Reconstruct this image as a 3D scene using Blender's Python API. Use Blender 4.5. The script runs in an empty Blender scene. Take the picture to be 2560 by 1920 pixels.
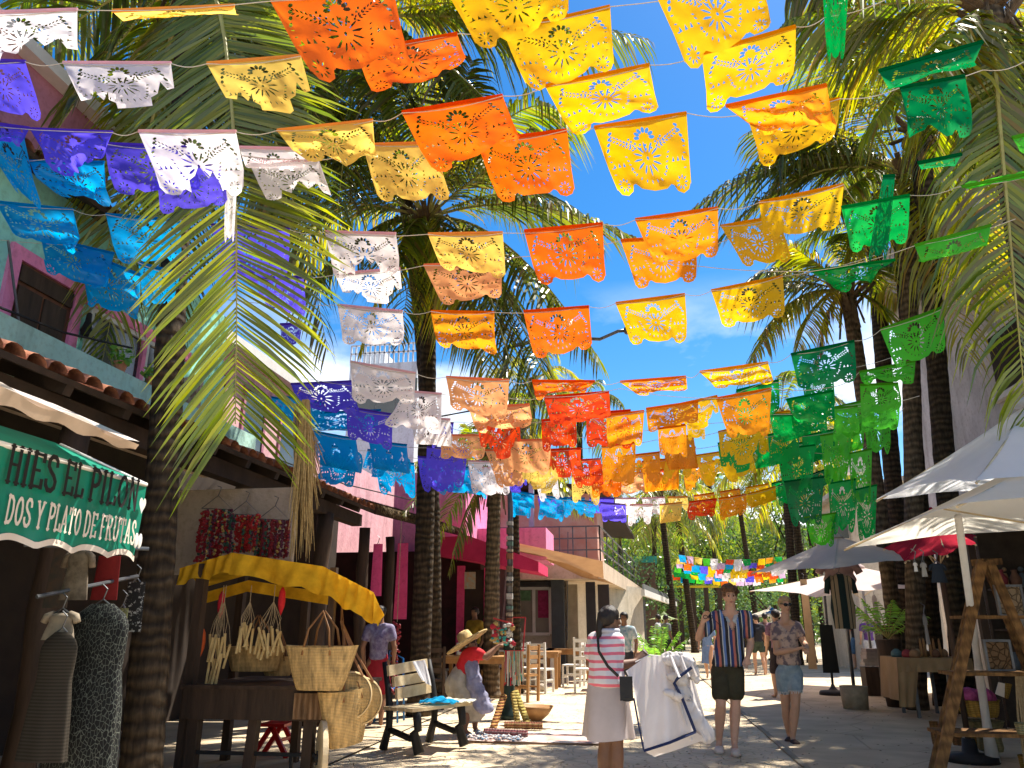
import bpy, bmesh, math, random
from mathutils import Vector, Matrix, geometry, noise
random.seed(7)
SC = bpy.context.scene
COL = SC.collection
PI = math.pi
# ---------------------------------------------------------------- camera
F = 1923.0
cam_d = bpy.data.cameras.new("camera"); cam = bpy.data.objects.new("camera", cam_d); COL.objects.link(cam)
cam_d.sensor_width = 36.0; cam_d.lens = 36.0*F/2560.0; cam_d.clip_end = 2000; cam_d.clip_start = 0.05
cam.location = (0, 0, 1.385)
cam.rotation_euler = (math.radians(90+17.38), 0, math.radians(9.02))
SC.camera = cam
# ---------------------------------------------------------------- light
SUN_EL, SUN_AZ = math.radians(62), math.radians(45)     # azimuth clockwise from +Y (street direction)
sd = Vector((math.sin(SUN_AZ)*math.cos(SUN_EL), math.cos(SUN_AZ)*math.cos(SUN_EL), math.sin(SUN_EL)))
ld = bpy.data.lights.new("sun", 'SUN'); ld.energy = 5.0; ld.angle = math.radians(0.5); ld.color = (1.0, 0.93, 0.82)
lo = bpy.data.objects.new("sun", ld); COL.objects.link(lo)
lo.rotation_euler = sd.to_track_quat('Z', 'Y').to_euler()
W = bpy.data.worlds.new("World"); SC.world = W; W.use_nodes = True
nt = W.node_tree; nt.nodes.clear()
wo = nt.nodes.new('ShaderNodeOutputWorld'); bg = nt.nodes.new('ShaderNodeBackground'); bg.inputs[1].default_value = 0.06
sky = nt.nodes.new('ShaderNodeTexSky'); sky.sky_type = 'NISHITA'; sky.sun_disc = False
sky.sun_elevation = SUN_EL; sky.sun_rotation = SUN_AZ; sky.air_density = 1.0; sky.dust_density = 0.4; sky.ozone_density = 2.0
tc = nt.nodes.new('ShaderNodeTexCoord'); mp = nt.nodes.new('ShaderNodeMapping'); mp.inputs['Scale'].default_value = (1.0, 1.0, 2.2)
mp.inputs['Location'].default_value = (0.35, 0.1, 0.0)
nz = nt.nodes.new('ShaderNodeTexNoise'); nz.inputs['Scale'].default_value = 2.6; nz.inputs['Detail'].default_value = 9; nz.inputs['Roughness'].default_value = 0.55
rp = nt.nodes.new('ShaderNodeValToRGB'); rp.color_ramp.elements[0].position = 0.48; rp.color_ramp.elements[1].position = 0.60
sep = nt.nodes.new('ShaderNodeSeparateXYZ'); rz = nt.nodes.new('ShaderNodeMapRange')
rz.inputs[1].default_value = 0.42; rz.inputs[2].default_value = 0.25; rz.inputs[3].default_value = 0.0; rz.inputs[4].default_value = 1.0
mu = nt.nodes.new('ShaderNodeMath'); mu.operation = 'MULTIPLY'
mx = nt.nodes.new('ShaderNodeMix'); mx.data_type = 'RGBA'; mx.inputs[7].default_value = (13, 13.1, 13.3, 1)
L = nt.links.new
L(tc.outputs['Generated'], mp.inputs[0]); L(mp.outputs[0], nz.inputs['Vector']); L(nz.outputs[0], rp.inputs[0])
L(tc.outputs['Generated'], sep.inputs[0]); L(sep.outputs[2], rz.inputs[0]); L(rz.outputs[0], mu.inputs[0]); L(rp.outputs[0], mu.inputs[1])
hsv = nt.nodes.new('ShaderNodeHueSaturation'); hsv.inputs['Saturation'].default_value = 1.45; hsv.inputs['Value'].default_value = 1.5; L(sky.outputs[0], hsv.inputs['Color'])
L(mu.outputs[0], mx.inputs[0]); L(hsv.outputs[0], mx.inputs[6]); L(mx.outputs[2], bg.inputs[0]); L(bg.outputs[0], wo.inputs[0])
SC.view_settings.view_transform = 'Standard'; SC.view_settings.look = 'None'; SC.view_settings.gamma = 1.0
SC.view_settings.exposure = 1.17
SC.render.engine = 'CYCLES'
SC.cycles.max_bounces = 6; SC.cycles.transmission_bounces = 4; SC.cycles.transparent_max_bounces = 6
# ---------------------------------------------------------------- pixel rays (source photo 2560 x 1920)
RM = cam.rotation_euler.to_matrix(); CP = Vector(cam.location)
def ray(px, py): return RM @ Vector(((px-1280)/F, -(py-960)/F, -1.0))
def PY(px, py, Y): r = ray(px, py); return CP + r*(Y/r.y)
def PX(px, py, X): r = ray(px, py); return CP + r*(X/r.x)
def PZ(px, py, Z=0.0): r = ray(px, py); return CP + r*((Z-CP.z)/r.z)
REG = dict(A=(0,0,.40687), B=(850,0,.40687), C=(1660,0,.40687), D=(0,600,.40687), G=(1660,650,.40687), H=(0,1245,.40687),
           I=(850,1245,.40687), J=(1660,1245,.40687), E=(700,700,.27125), F=(1200,700,.27125), K=(1200,1180,.25316),
           M=(1850,1000,.32098), N=(2040,1380,.3254), Q=(400,1380,.3256), T=(900,1500,.2411), V=(1440,1480,.2653), X=(1700,1440,.2773), S=(0,0,1))
def rr(g, x, y): a = REG[g]; return a[0]+x*a[2], a[1]+y*a[2]
def q(g, x, y, Y): return PY(*rr(g, x, y), Y)
# ---------------------------------------------------------------- naming
def tag(o, label=None, cat=None, group=None, kind=None):
    if label: o['label'] = label
    if cat: o['category'] = cat
    if group: o['group'] = group
    if kind: o['kind'] = kind
    return o
def thing(name, label, cat, loc=(0,0,0), rz=0.0, group=None):
    o = bpy.data.objects.new(name, None); COL.objects.link(o); o.location = loc; o.rotation_euler = (0,0,rz)
    o.empty_display_size = 0.1
    return tag(o, label, cat, group)
def copy_tree(o, parent=None):
    c = o.copy(); COL.objects.link(c)
    if parent is not None: c.parent = parent
    for ch in o.children: copy_tree(ch, c)
    return c
# ---------------------------------------------------------------- materials
MATS = {}
def nodes(name):
    m = bpy.data.materials.new(name); m.use_nodes = True; t = m.node_tree; t.nodes.clear()
    out = t.nodes.new('ShaderNodeOutputMaterial'); MATS[name] = m
    return m, t, out
def noise_col(t, c1, c2, scale, coord='Object', detail=5, stretch=(1,1,1), lo=.35, hi=.65):
    tc = t.nodes.new('ShaderNodeTexCoord'); mp = t.nodes.new('ShaderNodeMapping'); mp.inputs['Scale'].default_value = stretch
    n = t.nodes.new('ShaderNodeTexNoise'); n.inputs['Scale'].default_value = scale; n.inputs['Detail'].default_value = detail; n.inputs['Roughness'].default_value = .62
    r = t.nodes.new('ShaderNodeMapRange'); r.inputs[1].default_value = lo; r.inputs[2].default_value = hi
    x = t.nodes.new('ShaderNodeMix'); x.data_type = 'RGBA'; x.inputs[6].default_value = (*c1, 1); x.inputs[7].default_value = (*c2, 1)
    t.links.new(tc.outputs[coord], mp.inputs[0]); t.links.new(mp.outputs[0], n.inputs['Vector']); t.links.new(n.outputs[0], r.inputs[0]); t.links.new(r.outputs[0], x.inputs[0])
    return x, n
def solid(name, c1, c2=None, scale=4, rough=.8, bump=.0, stretch=(1,1,1), metal=0, spec=.3, bscale=None, lo=.35, hi=.65):
    m, t, out = nodes(name); b = t.nodes.new('ShaderNodeBsdfPrincipled')
    b.inputs['Roughness'].default_value = rough; b.inputs['Metallic'].default_value = metal; b.inputs['Specular IOR Level'].default_value = spec
    if c2 is None: c2 = tuple(v*.75 for v in c1)
    x, n = noise_col(t, c1, c2, scale, stretch=stretch, lo=lo, hi=hi)
    t.links.new(x.outputs[2], b.inputs['Base Color'])
    if bump:
        bp = t.nodes.new('ShaderNodeBump'); bp.inputs['Strength'].default_value = 1; bp.inputs['Distance'].default_value = bump
        _, n2 = noise_col(t, c1, c2, bscale or scale*4, stretch=stretch)
        t.links.new(n2.outputs[0], bp.inputs['Height']); t.links.new(bp.outputs[0], b.inputs['Normal'])
    t.links.new(b.outputs[0], out.inputs[0]); return m
def plaster(name, c1, c2=None, scale=2.0, grime=.45):
    m, t, out = nodes(name); b = t.nodes.new('ShaderNodeBsdfPrincipled'); b.inputs['Roughness'].default_value = .92; b.inputs['Specular IOR Level'].default_value = .15
    x, n = noise_col(t, c1, c2 or tuple(v*.82 for v in c1), scale, detail=9)
    y, n2 = noise_col(t, (1,1,1), (1-grime,1-grime*1.05,1-grime*1.1), 1.6, stretch=(1.6,1.6,.22), detail=8, lo=.52, hi=.78)
    z, n3 = noise_col(t, (1,1,1), (.8,.78,.74), 14, detail=6, lo=.5, hi=.7)
    a = t.nodes.new('ShaderNodeMix'); a.data_type = 'RGBA'; a.blend_type = 'MULTIPLY'; a.inputs[0].default_value = 1
    c = t.nodes.new('ShaderNodeMix'); c.data_type = 'RGBA'; c.blend_type = 'MULTIPLY'; c.inputs[0].default_value = 1
    t.links.new(x.outputs[2], a.inputs[6]); t.links.new(y.outputs[2], a.inputs[7]); t.links.new(a.outputs[2], c.inputs[6]); t.links.new(z.outputs[2], c.inputs[7]); t.links.new(c.outputs[2], b.inputs['Base Color'])
    bp = t.nodes.new('ShaderNodeBump'); bp.inputs['Distance'].default_value = .01; t.links.new(n3.outputs[0], bp.inputs['Height']); t.links.new(bp.outputs[0], b.inputs['Normal'])
    t.links.new(b.outputs[0], out.inputs[0]); return m
def cloth(name, c1, c2=None, trans=.3, scale=6, rough=.9, gloss=0, tcol=None, stretch=(1,1,1), bump=0):
    m, t, out = nodes(name); d = t.nodes.new('ShaderNodeBsdfDiffuse'); tr = t.nodes.new('ShaderNodeBsdfTranslucent'); mi = t.nodes.new('ShaderNodeMixShader')
    mi.inputs[0].default_value = trans
    x, n = noise_col(t, c1, c2 or tuple(v*.85 for v in c1), scale, stretch=stretch)
    t.links.new(x.outputs[2], d.inputs[0])
    if tcol: tr.inputs[0].default_value = (*tcol, 1)
    else: t.links.new(x.outputs[2], tr.inputs[0])
    if bump:
        bp = t.nodes.new('ShaderNodeBump'); bp.inputs['Distance'].default_value = bump
        t.links.new(n.outputs[0], bp.inputs['Height']); t.links.new(bp.outputs[0], d.inputs['Normal'])
    t.links.new(d.outputs[0], mi.inputs[1]); t.links.new(tr.outputs[0], mi.inputs[2]); last = mi
    if gloss:
        g = t.nodes.new('ShaderNodeBsdfGlossy'); g.inputs['Roughness'].default_value = .35; m2 = t.nodes.new('ShaderNodeMixShader'); m2.inputs[0].default_value = gloss
        g.inputs[0].default_value = (.9,.9,.9,1)
        t.links.new(mi.outputs[0], m2.inputs[1]); t.links.new(g.outputs[0], m2.inputs[2]); last = m2
    t.links.new(last.outputs[0], out.inputs[0]); return m
def leafmat(name, cols, trans=.45, gloss=.06):
    """foliage: every leaflet gets its own shade (random per island)"""
    m, t, out = nodes(name); gi = t.nodes.new('ShaderNodeNewGeometry'); r = t.nodes.new('ShaderNodeValToRGB'); cr = r.color_ramp
    for i, c in enumerate(cols):
        if i >= 2: cr.elements.new(.5)
    for i, e in enumerate(cr.elements): e.position = i/(len(cols)-1)
    for i, c in enumerate(cols): cr.elements[i].color = (*c, 1)
    d = t.nodes.new('ShaderNodeBsdfDiffuse'); tr = t.nodes.new('ShaderNodeBsdfTranslucent'); g = t.nodes.new('ShaderNodeBsdfGlossy'); g.inputs['Roughness'].default_value = .32
    g.inputs[0].default_value = (1,1,.95,1)
    mi = t.nodes.new('ShaderNodeMixShader'); mi.inputs[0].default_value = trans; m2 = t.nodes.new('ShaderNodeMixShader'); m2.inputs[0].default_value = gloss
    hs = t.nodes.new('ShaderNodeHueSaturation'); hs.inputs['Value'].default_value = 3.1; hs.inputs['Saturation'].default_value = 1.12
    t.links.new(gi.outputs['Random Per Island'], r.inputs[0]); t.links.new(r.outputs[0], d.inputs[0]); t.links.new(r.outputs[0], hs.inputs['Color']); t.links.new(hs.outputs[0], tr.inputs[0])
    t.links.new(d.outputs[0], mi.inputs[1]); t.links.new(tr.outputs[0], mi.inputs[2]); t.links.new(mi.outputs[0], m2.inputs[1]); t.links.new(g.outputs[0], m2.inputs[2]); t.links.new(m2.outputs[0], out.inputs[0])
    return m
def stripes(name, axis, period, stops, rough=.9, wob=.0, trans=.0):
    """cloth with woven stripes along one axis of the object"""
    m, t, out = nodes(name); b = t.nodes.new('ShaderNodeBsdfPrincipled'); b.inputs['Roughness'].default_value = rough; b.inputs['Specular IOR Level'].default_value = .1
    tc = t.nodes.new('ShaderNodeTexCoord'); s = t.nodes.new('ShaderNodeSeparateXYZ'); a = t.nodes.new('ShaderNodeMath'); a.operation = 'MULTIPLY'; a.inputs[1].default_value = 1/period
    f = t.nodes.new('ShaderNodeMath'); f.operation = 'FRACT'; r = t.nodes.new('ShaderNodeValToRGB'); r.color_ramp.interpolation = 'CONSTANT'
    src = s.outputs[axis]; t.links.new(tc.outputs['Object'], s.inputs[0])
    if wob:
        n = t.nodes.new('ShaderNodeTexNoise'); n.inputs['Scale'].default_value = 5; t.links.new(tc.outputs['Object'], n.inputs['Vector'])
        k = t.nodes.new('ShaderNodeMath'); k.operation = 'MULTIPLY_ADD'; k.inputs[1].default_value = wob; t.links.new(n.outputs[0], k.inputs[0]); t.links.new(src, k.inputs[2]); src = k.outputs[0]
    t.links.new(src, a.inputs[0]); t.links.new(a.outputs[0], f.inputs[0]); t.links.new(f.outputs[0], r.inputs[0])
    cr = r.color_ramp
    while len(cr.elements) < len(stops): cr.elements.new(.5)
    for e, (p, c) in zip(cr.elements, stops): e.position = p
    for e, (p, c) in zip(cr.elements, stops): e.color = (*c, 1)
    t.links.new(r.outputs[0], b.inputs['Base Color']); t.links.new(b.outputs[0], out.inputs[0]); return m
def voro(name, c1, c2, scale, rough=.8, edge=.05, bump=.01, warm=None, stretch=(1,1,1), feature='DISTANCE_TO_EDGE'):
    """cells with joints: cobbles, stone walls, printed cloth"""
    m, t, out = nodes(name); b = t.nodes.new('ShaderNodeBsdfPrincipled'); b.inputs['Roughness'].default_value = rough; b.inputs['Specular IOR Level'].default_value = .2
    tc = t.nodes.new('ShaderNodeTexCoord'); mp = t.nodes.new('ShaderNodeMapping'); mp.inputs['Scale'].default_value = stretch; v = t.nodes.new('ShaderNodeTexVoronoi'); v.feature = feature; v.inputs['Scale'].default_value = scale
    n = t.nodes.new('ShaderNodeTexNoise'); n.inputs['Scale'].default_value = 1.7; n.inputs['Detail'].default_value = 8
    t.links.new(tc.outputs['Object'], mp.inputs[0]); t.links.new(mp.outputs[0], v.inputs['Vector']); t.links.new(tc.outputs['Object'], n.inputs['Vector'])
    r = t.nodes.new('ShaderNodeMapRange'); r.inputs[1].default_value = 0; r.inputs[2].default_value = edge; t.links.new(v.outputs[0], r.inputs[0])
    x = t.nodes.new('ShaderNodeMix'); x.data_type = 'RGBA'; x.inputs[6].default_value = (*c2, 1); x.inputs[7].default_value = (*c1, 1); t.links.new(r.outputs[0], x.inputs[0])
    y = t.nodes.new('ShaderNodeMix'); y.data_type = 'RGBA'; y.blend_type = 'MULTIPLY'; y.inputs[0].default_value = 1
    r2 = t.nodes.new('ShaderNodeMapRange'); r2.inputs[1].default_value = .3; r2.inputs[2].default_value = .7; r2.inputs[3].default_value = .72; r2.inputs[4].default_value = 1.08
    t.links.new(n.outputs[0], r2.inputs[0]); t.links.new(x.outputs[2], y.inputs[6]); t.links.new(r2.outputs[0], y.inputs[7])
    t.links.new(y.outputs[2], b.inputs['Base Color'])
    bp = t.nodes.new('ShaderNodeBump'); bp.inputs['Distance'].default_value = bump; t.links.new(r.outputs[0], bp.inputs['Height']); t.links.new(bp.outputs[0], b.inputs['Normal'])
    t.links.new(b.outputs[0], out.inputs[0]); return m
def bands(name, c1, c2, scale, axis='Z', rough=.9, bump=.01, dist=3, stretch=(1,1,1)):
    """ringed bark, weaving, planks"""
    m, t, out = nodes(name); b = t.nodes.new('ShaderNodeBsdfPrincipled'); b.inputs['Roughness'].default_value = rough; b.inputs['Specular IOR Level'].default_value = .15
    tc = t.nodes.new('ShaderNodeTexCoord'); w = t.nodes.new('ShaderNodeTexWave'); w.bands_direction = axis; w.inputs['Scale'].default_value = scale; w.inputs['Distortion'].default_value = dist; w.inputs['Detail'].default_value = 3; w.inputs['Detail Scale'].default_value = 1.6
    mp = t.nodes.new('ShaderNodeMapping'); mp.inputs['Scale'].default_value = stretch
    t.links.new(tc.outputs['Object'], mp.inputs[0]); t.links.new(mp.outputs[0], w.inputs['Vector'])
    x = t.nodes.new('ShaderNodeMix'); x.data_type = 'RGBA'; x.inputs[6].default_value = (*c1, 1); x.inputs[7].default_value = (*c2, 1)
    _x, n = noise_col(t, (.5,.5,.5), (1.25,1.2,1.12), 24, stretch=(1,1,.14))
    t.links.new(w.outputs[1], x.inputs[0]); y = t.nodes.new('ShaderNodeMix'); y.data_type = 'RGBA'; y.blend_type = 'MULTIPLY'; y.inputs[0].default_value = 1
    t.links.new(x.outputs[2], y.inputs[6]); t.links.new(_x.outputs[2], y.inputs[7]); t.links.new(y.outputs[2], b.inputs['Base Color'])
    bp = t.nodes.new('ShaderNodeBump'); bp.inputs['Distance'].default_value = bump; ad = t.nodes.new('ShaderNodeMath'); ad.operation = 'ADD'
    t.links.new(w.outputs[1], ad.inputs[0]); t.links.new(n.outputs[0], ad.inputs[1]); t.links.new(ad.outputs[0], bp.inputs['Height']); t.links.new(bp.outputs[0], b.inputs['Normal'])
    t.links.new(b.outputs[0], out.inputs[0]); return m
# ---------------------------------------------------------------- mesh building
_ICO = {}
def ico(sub=2):
    if sub not in _ICO:
        bm = bmesh.new(); bmesh.ops.create_icosphere(bm, subdivisions=sub, radius=1)
        bm.verts.ensure_lookup_table(); _ICO[sub] = ([v.co.copy() for v in bm.verts], [[v.index for v in f.verts] for f in bm.faces]); bm.free()
    return _ICO[sub]
class MB:
    def __init__(s): s.v = []; s.f = []; s.m = []; s.mi = 0
    def add(s, vs, fs):
        b = len(s.v); s.v += [tuple(v) for v in vs]; s.f += [[b+i for i in f] for f in fs]; s.m += [s.mi]*len(fs); return s
    def box(s, c, sz, R=None, rz=0):
        if R is None: R = Matrix.Rotation(rz, 3, 'Z')
        c = Vector(c); h = Vector(sz)/2
        vs = [c + R @ Vector((x*h.x, y*h.y, z*h.z)) for z in (-1,1) for y in (-1,1) for x in (-1,1)]
        return s.add(vs, [[0,2,3,1],[4,5,7,6],[0,1,5,4],[2,6,7,3],[0,4,6,2],[1,3,7,5]])
    def box2(s, a, b): a = Vector(a); b = Vector(b); return s.box((a+b)/2, [abs(k) for k in (b-a)])
    def bar(s, p0, p1, w, h=None, up=(0,0,1)):
        p0 = Vector(p0); p1 = Vector(p1); d = p1-p0; h = h or w; u = Vector(up)
        y = d.normalized(); x = y.cross(u)
        if x.length < 1e-3: x = y.cross(Vector((1,0,0)))
        x.normalize(); z = x.cross(y)
        return s.box((p0+p1)/2, (w, d.length, h), R=Matrix((x, y, z)).transposed())
    def tube(s, pts, r, n=8, cap=True, flat=1.0):
        pts = [Vector(p) for p in pts]; k = len(pts); rad = r if isinstance(r, (list, tuple)) else [r]*k
        vs = []; prev = None
        for i, p in enumerate(pts):
            t = (pts[min(i+1, k-1)]-pts[max(i-1, 0)]).normalized()
            if prev is None: a = t.orthogonal().normalized() if abs(t.z) < .9 else (Vector((1,0,0)) - t*t.x).normalized()
            else: a = (prev - t*prev.dot(t)).normalized()
            prev = a; b = t.cross(a)
            vs += [p + (a*math.cos(2*PI*j/n) + b*math.sin(2*PI*j/n)*flat)*rad[i] for j in range(n)]
        fs = [[i*n+j, i*n+(j+1)%n, (i+1)*n+(j+1)%n, (i+1)*n+j] for i in range(k-1) for j in range(n)]
        if cap: fs += [list(range(n))[::-1], [(k-1)*n+j for j in range(n)]]
        return s.add(vs, fs)
    def ell(s, c, r, R=None, sub=2):
        V, Fc = ico(sub); c = Vector(c); r = (r,r,r) if isinstance(r, (int,float)) else r
        vs = [Vector((v.x*r[0], v.y*r[1], v.z*r[2])) for v in V]
        if R is not None: vs = [R @ v for v in vs]
        return s.add([c+v for v in vs], Fc)
    def grid(s, fn, nu, nv):
        vs = [fn(i/nu, j/nv) for j in range(nv+1) for i in range(nu+1)]; w = nu+1
        return s.add(vs, [[j*w+i, j*w+i+1, (j+1)*w+i+1, (j+1)*w+i] for j in range(nv) for i in range(nu)])
    def quad(s, a, b, c, d): return s.add([a, b, c, d], [[0,1,2,3]])
    def slab(s, a, b, c, d, th):
        a, b, c, d = map(Vector, (a, b, c, d)); n = (b-a).cross(d-a).normalized()*th
        return s.add([a,b,c,d,a-n,b-n,c-n,d-n], [[0,1,2,3],[7,6,5,4],[0,4,5,1],[1,5,6,2],[2,6,7,3],[3,7,4,0]])
    def lathe(s, c, prof, n=20, R=None, cap=True):
        """prof: (radius, height) from bottom to top"""
        c = Vector(c); vs = []
        for r, z in prof:
            for j in range(n):
                p = Vector((r*math.cos(2*PI*j/n), r*math.sin(2*PI*j/n), z)); vs.append(c + (R @ p if R is not None else p))
        k = len(prof); fs = [[i*n+j, i*n+(j+1)%n, (i+1)*n+(j+1)%n, (i+1)*n+j] for i in range(k-1) for j in range(n)]
        if cap: fs += [list(range(n))[::-1], [(k-1)*n+j for j in range(n)]]
        return s.add(vs, fs)
    def seg(s, p0, r0, p1, r1):
        """tapered capsule / hull of two ellipsoids"""
        V, _ = ico(2); bm = bmesh.new()
        for p, r in ((p0, r0), (p1, r1)):
            r = (r,r,r) if isinstance(r, (int,float)) else r
            for v in V: bm.verts.new((p[0]+v.x*r[0], p[1]+v.y*r[1], p[2]+v.z*r[2]))
        res = bmesh.ops.convex_hull(bm, input=bm.verts[:])
        junk = [e for e in res['geom_interior'] if isinstance(e, bmesh.types.BMVert)] + [e for e in res['geom_unused'] if isinstance(e, bmesh.types.BMVert)]
        if junk: bmesh.ops.delete(bm, geom=list(set(junk)), context='VERTS')
        bm.verts.index_update(); s.add([v.co.copy() for v in bm.verts], [[v.index for v in f.verts] for f in bm.faces]); bm.free(); return s
    def build(s, name, mat=None, parent=None, smooth=False, loc=None):
        me = bpy.data.meshes.new(name); me.from_pydata(s.v, [], s.f)
        mats = mat if isinstance(mat, (list, tuple)) else [mat]
        for m in mats:
            if m: me.materials.append(m)
        if len(mats) > 1: me.polygons.foreach_set('material_index', s.m)
        if smooth: me.polygons.foreach_set('use_smooth', [True]*len(me.polygons))
        me.update(); o = bpy.data.objects.new(name, me); COL.objects.link(o)
        if parent is not None: o.parent = parent
        if loc is not None: o.location = loc
        return o
    def local(s, origin):
        o = Vector(origin); s.v = [tuple(Vector(v)-o) for v in s.v]; return s
def remeshed(mb, name, mat, parent, voxel=.01, smooth=4, wr=0.0, wscale=8, cut=None):
    """fuse overlapping hulls into one continuous smooth surface"""
    o = mb.build('tmp', None)
    m = o.modifiers.new('r', 'REMESH'); m.mode = 'VOXEL'; m.voxel_size = voxel; m.use_smooth_shade = True
    if smooth: sm = o.modifiers.new('s', 'SMOOTH'); sm.iterations = smooth; sm.factor = .5
    dg = bpy.context.evaluated_depsgraph_get(); dg.update()
    me = bpy.data.meshes.new_from_object(o.evaluated_get(dg)); bpy.data.objects.remove(o)
    if wr:
        for v in me.vertices:
            p = v.co*wscale; k = noise.noise(p) + .5*noise.noise(Vector((p.x*2.3, p.y*2.3, p.z*1.2)))
            v.co += v.normal*(wr*k)
    if cut:
        bm = bmesh.new(); bm.from_mesh(me)
        for co, no in cut: bmesh.ops.bisect_plane(bm, geom=bm.verts[:]+bm.edges[:]+bm.faces[:], plane_co=co, plane_no=no, clear_outer=True)
        bm.to_mesh(me); bm.free()
    me.name = name; me.materials.clear()
    for mm in (mat if isinstance(mat, (list,tuple)) else [mat]): me.materials.append(mm)
    me.polygons.foreach_set('use_smooth', [True]*len(me.polygons))
    ob = bpy.data.objects.new(name, me); COL.objects.link(ob)
    if parent is not None: ob.parent = parent
    return ob
def lerp(a, b, t): return a + (b-a)*t
def rnd(a, b): return random.uniform(a, b)
# shared materials
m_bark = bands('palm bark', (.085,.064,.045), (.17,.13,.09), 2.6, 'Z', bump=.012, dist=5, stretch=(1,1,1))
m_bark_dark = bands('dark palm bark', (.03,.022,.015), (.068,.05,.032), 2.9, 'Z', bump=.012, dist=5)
m_wood_dark = solid('dark wood', (.035,.022,.014), (.075,.045,.028), 9, .7, .004, (1,1,.15))
m_wood = solid('brown wood', (.30,.15,.055), (.42,.23,.09), 8, .6, .003, (1,1,.2))
m_wood_pale = solid('pale wood', (.48,.36,.20), (.66,.54,.34), 7, .7, .004, (.3,1,1))
m_white = solid('white paint', (.72,.70,.66), (.62,.60,.56), 5, .6, .002)
m_steel = solid('grey metal', (.16,.17,.18), (.11,.11,.12), 12, .45, metal=.7)
m_black = solid('black', (.012,.012,.013), (.02,.02,.02), 10, .6)
m_string = solid('string', (.55,.50,.42), (.45,.4,.33), 20, .9)
m_rope = solid('rope', (.42,.33,.20), (.3,.22,.12), 40, .9)
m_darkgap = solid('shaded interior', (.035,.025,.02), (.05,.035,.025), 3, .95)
m_glass = solid('window glass', (.02,.03,.03), (.04,.05,.04), 3, .08, spec=.8)
# ================================================================ ground
m_road = voro('cobbled street', (.72,.58,.40), (.54,.43,.28), 6.5, .9, .05, .008)
m_pave = voro('pavement', (.58,.46,.31), (.40,.31,.20), .62, .85, .012, .003, stretch=(1,1.4,1))
m_earth = solid('earth', (.36,.31,.24), (.26,.22,.16), 3, .95, .01)
def sheet(name, x0, x1, y0, y1, z, m, nx=1, ny=1, amp=0):
    mb = MB(); mb.grid(lambda u, v: Vector((lerp(x0,x1,u), lerp(y0,y1,v), z + amp*noise.noise(Vector((lerp(x0,x1,u)*1.7, lerp(y0,y1,v)*1.7, 0))))), nx, ny)
    return tag(mb.build(name, m, smooth=True), kind='structure')
sheet('ground', -300, 300, -60, 600, 0, m_earth)
sheet('street', -3.2, 1.6, -3, 60, .016, m_road, 40, 400, .012)
sheet('pavement', 1.6, 14, -3, 60, .034, m_pave)
sheet('shop_pavement', -12, -3.2, -3, 60, .032, m_pave)
mb = MB(); mb.box2((1.54,-3,0),(1.6,60,.036)); tag(mb.build('kerb', m_earth), kind='structure')
mb = MB(); mb.grid(lambda u, v: Vector((lerp(-90,110,u), 95+30*v, (15+5*noise.noise(Vector((u*7,0,0))))*min(1,v*1.6)**.6-.5)), 80, 12); tag(mb.build('hill', solid('wooded slope', (.05,.085,.02), (.02,.04,.01), .9, .95, .5, bscale=2), smooth=True), kind='structure')
# ================================================================ left: turquoise shop house
m_teal = plaster('turquoise plaster', (.36,.80,.68), (.28,.68,.58), 2.2)
m_teal2 = plaster('pale turquoise plaster', (.50,.76,.66), (.40,.66,.58), 2.5)
m_pink = plaster('pink paint', (.90,.30,.50), (.80,.25,.44), 3)
m_mauve = plaster('mauve plaster', (.50,.22,.30), (.42,.17,.24), 3)
m_cream = plaster('cream plaster', (.62,.50,.38), (.5,.4,.3), 2)
m_tile = solid('clay tile', (.42,.17,.09), (.20,.08,.05), 7, .9, .01, lo=.4, hi=.6)
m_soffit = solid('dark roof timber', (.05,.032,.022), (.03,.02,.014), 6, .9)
m_door = solid('varnished door', (.16,.06,.03), (.09,.035,.02), 8, .5, .002, (1,1,.1))
def tile_roof(parent, xe, ze, xr, zr, y0, y1, name='roof_tiles', rows=3, mat=None):
    mb = MB(); n = int((y1-y0)/.21)
    for i in range(n):
        y = y0 + (i+.5)*(y1-y0)/n
        for r in range(rows):
            t0, t1 = r/rows - .03, (r+1)/rows + .02
            if random.random() < .05: t0 -= .03
            z_j = rnd(-.012, .012); y_j = rnd(-.012, .012)
            def fn(u, v, t0=t0, t1=t1, y=y, z_j=z_j, y_j=y_j):
                a = PI*u; t = lerp(t0, t1, v); rad = .085 + .02*(1-v)
                return Vector((lerp(xe, xr, t), y+y_j - rad*math.cos(a), lerp(ze, zr, t) + rad*math.sin(a)*.8 + .02*(1-v) + z_j))
            mb.grid(fn, 6, 2)
    mb.build(name, mat or m_tile, parent, smooth=True)
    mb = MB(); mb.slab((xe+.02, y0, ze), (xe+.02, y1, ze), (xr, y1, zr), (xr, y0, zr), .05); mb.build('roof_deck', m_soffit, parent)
def opening(parent, X, y0, y1, z0, z1, fw, frame_m, fill_m, name='window', deep=.10, proud=.05, bars=1):
    """an opening in a wall whose face is at X (facing +X)"""
    mb = MB(); mb.box2((X-.02, y0, z0), (X+.012, y1, z1)); fill = mb.build(name, fill_m, parent)
    mb = MB(); mb.box2((X-.02,y0-fw,z0-.02),(X+proud,y0,z1+fw)); mb.box2((X-.02,y1,z0-.02),(X+proud,y1+fw,z1+fw)); mb.box2((X-.02,y0,z1),(X+proud-.003,y1,z1+fw))
    mb.build('frame', frame_m, fill); return fill
t_h = thing('shop_house', 'turquoise shop house with pink framed openings and a tiled eave over dark stalls', 'building', (0,0,0))
mb = MB(); mb.box2((-7.0, 2.5, 3.72), (-6.4, 10.8, 6.15)); mb.build('upper_wall', m_teal, t_h)
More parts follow.
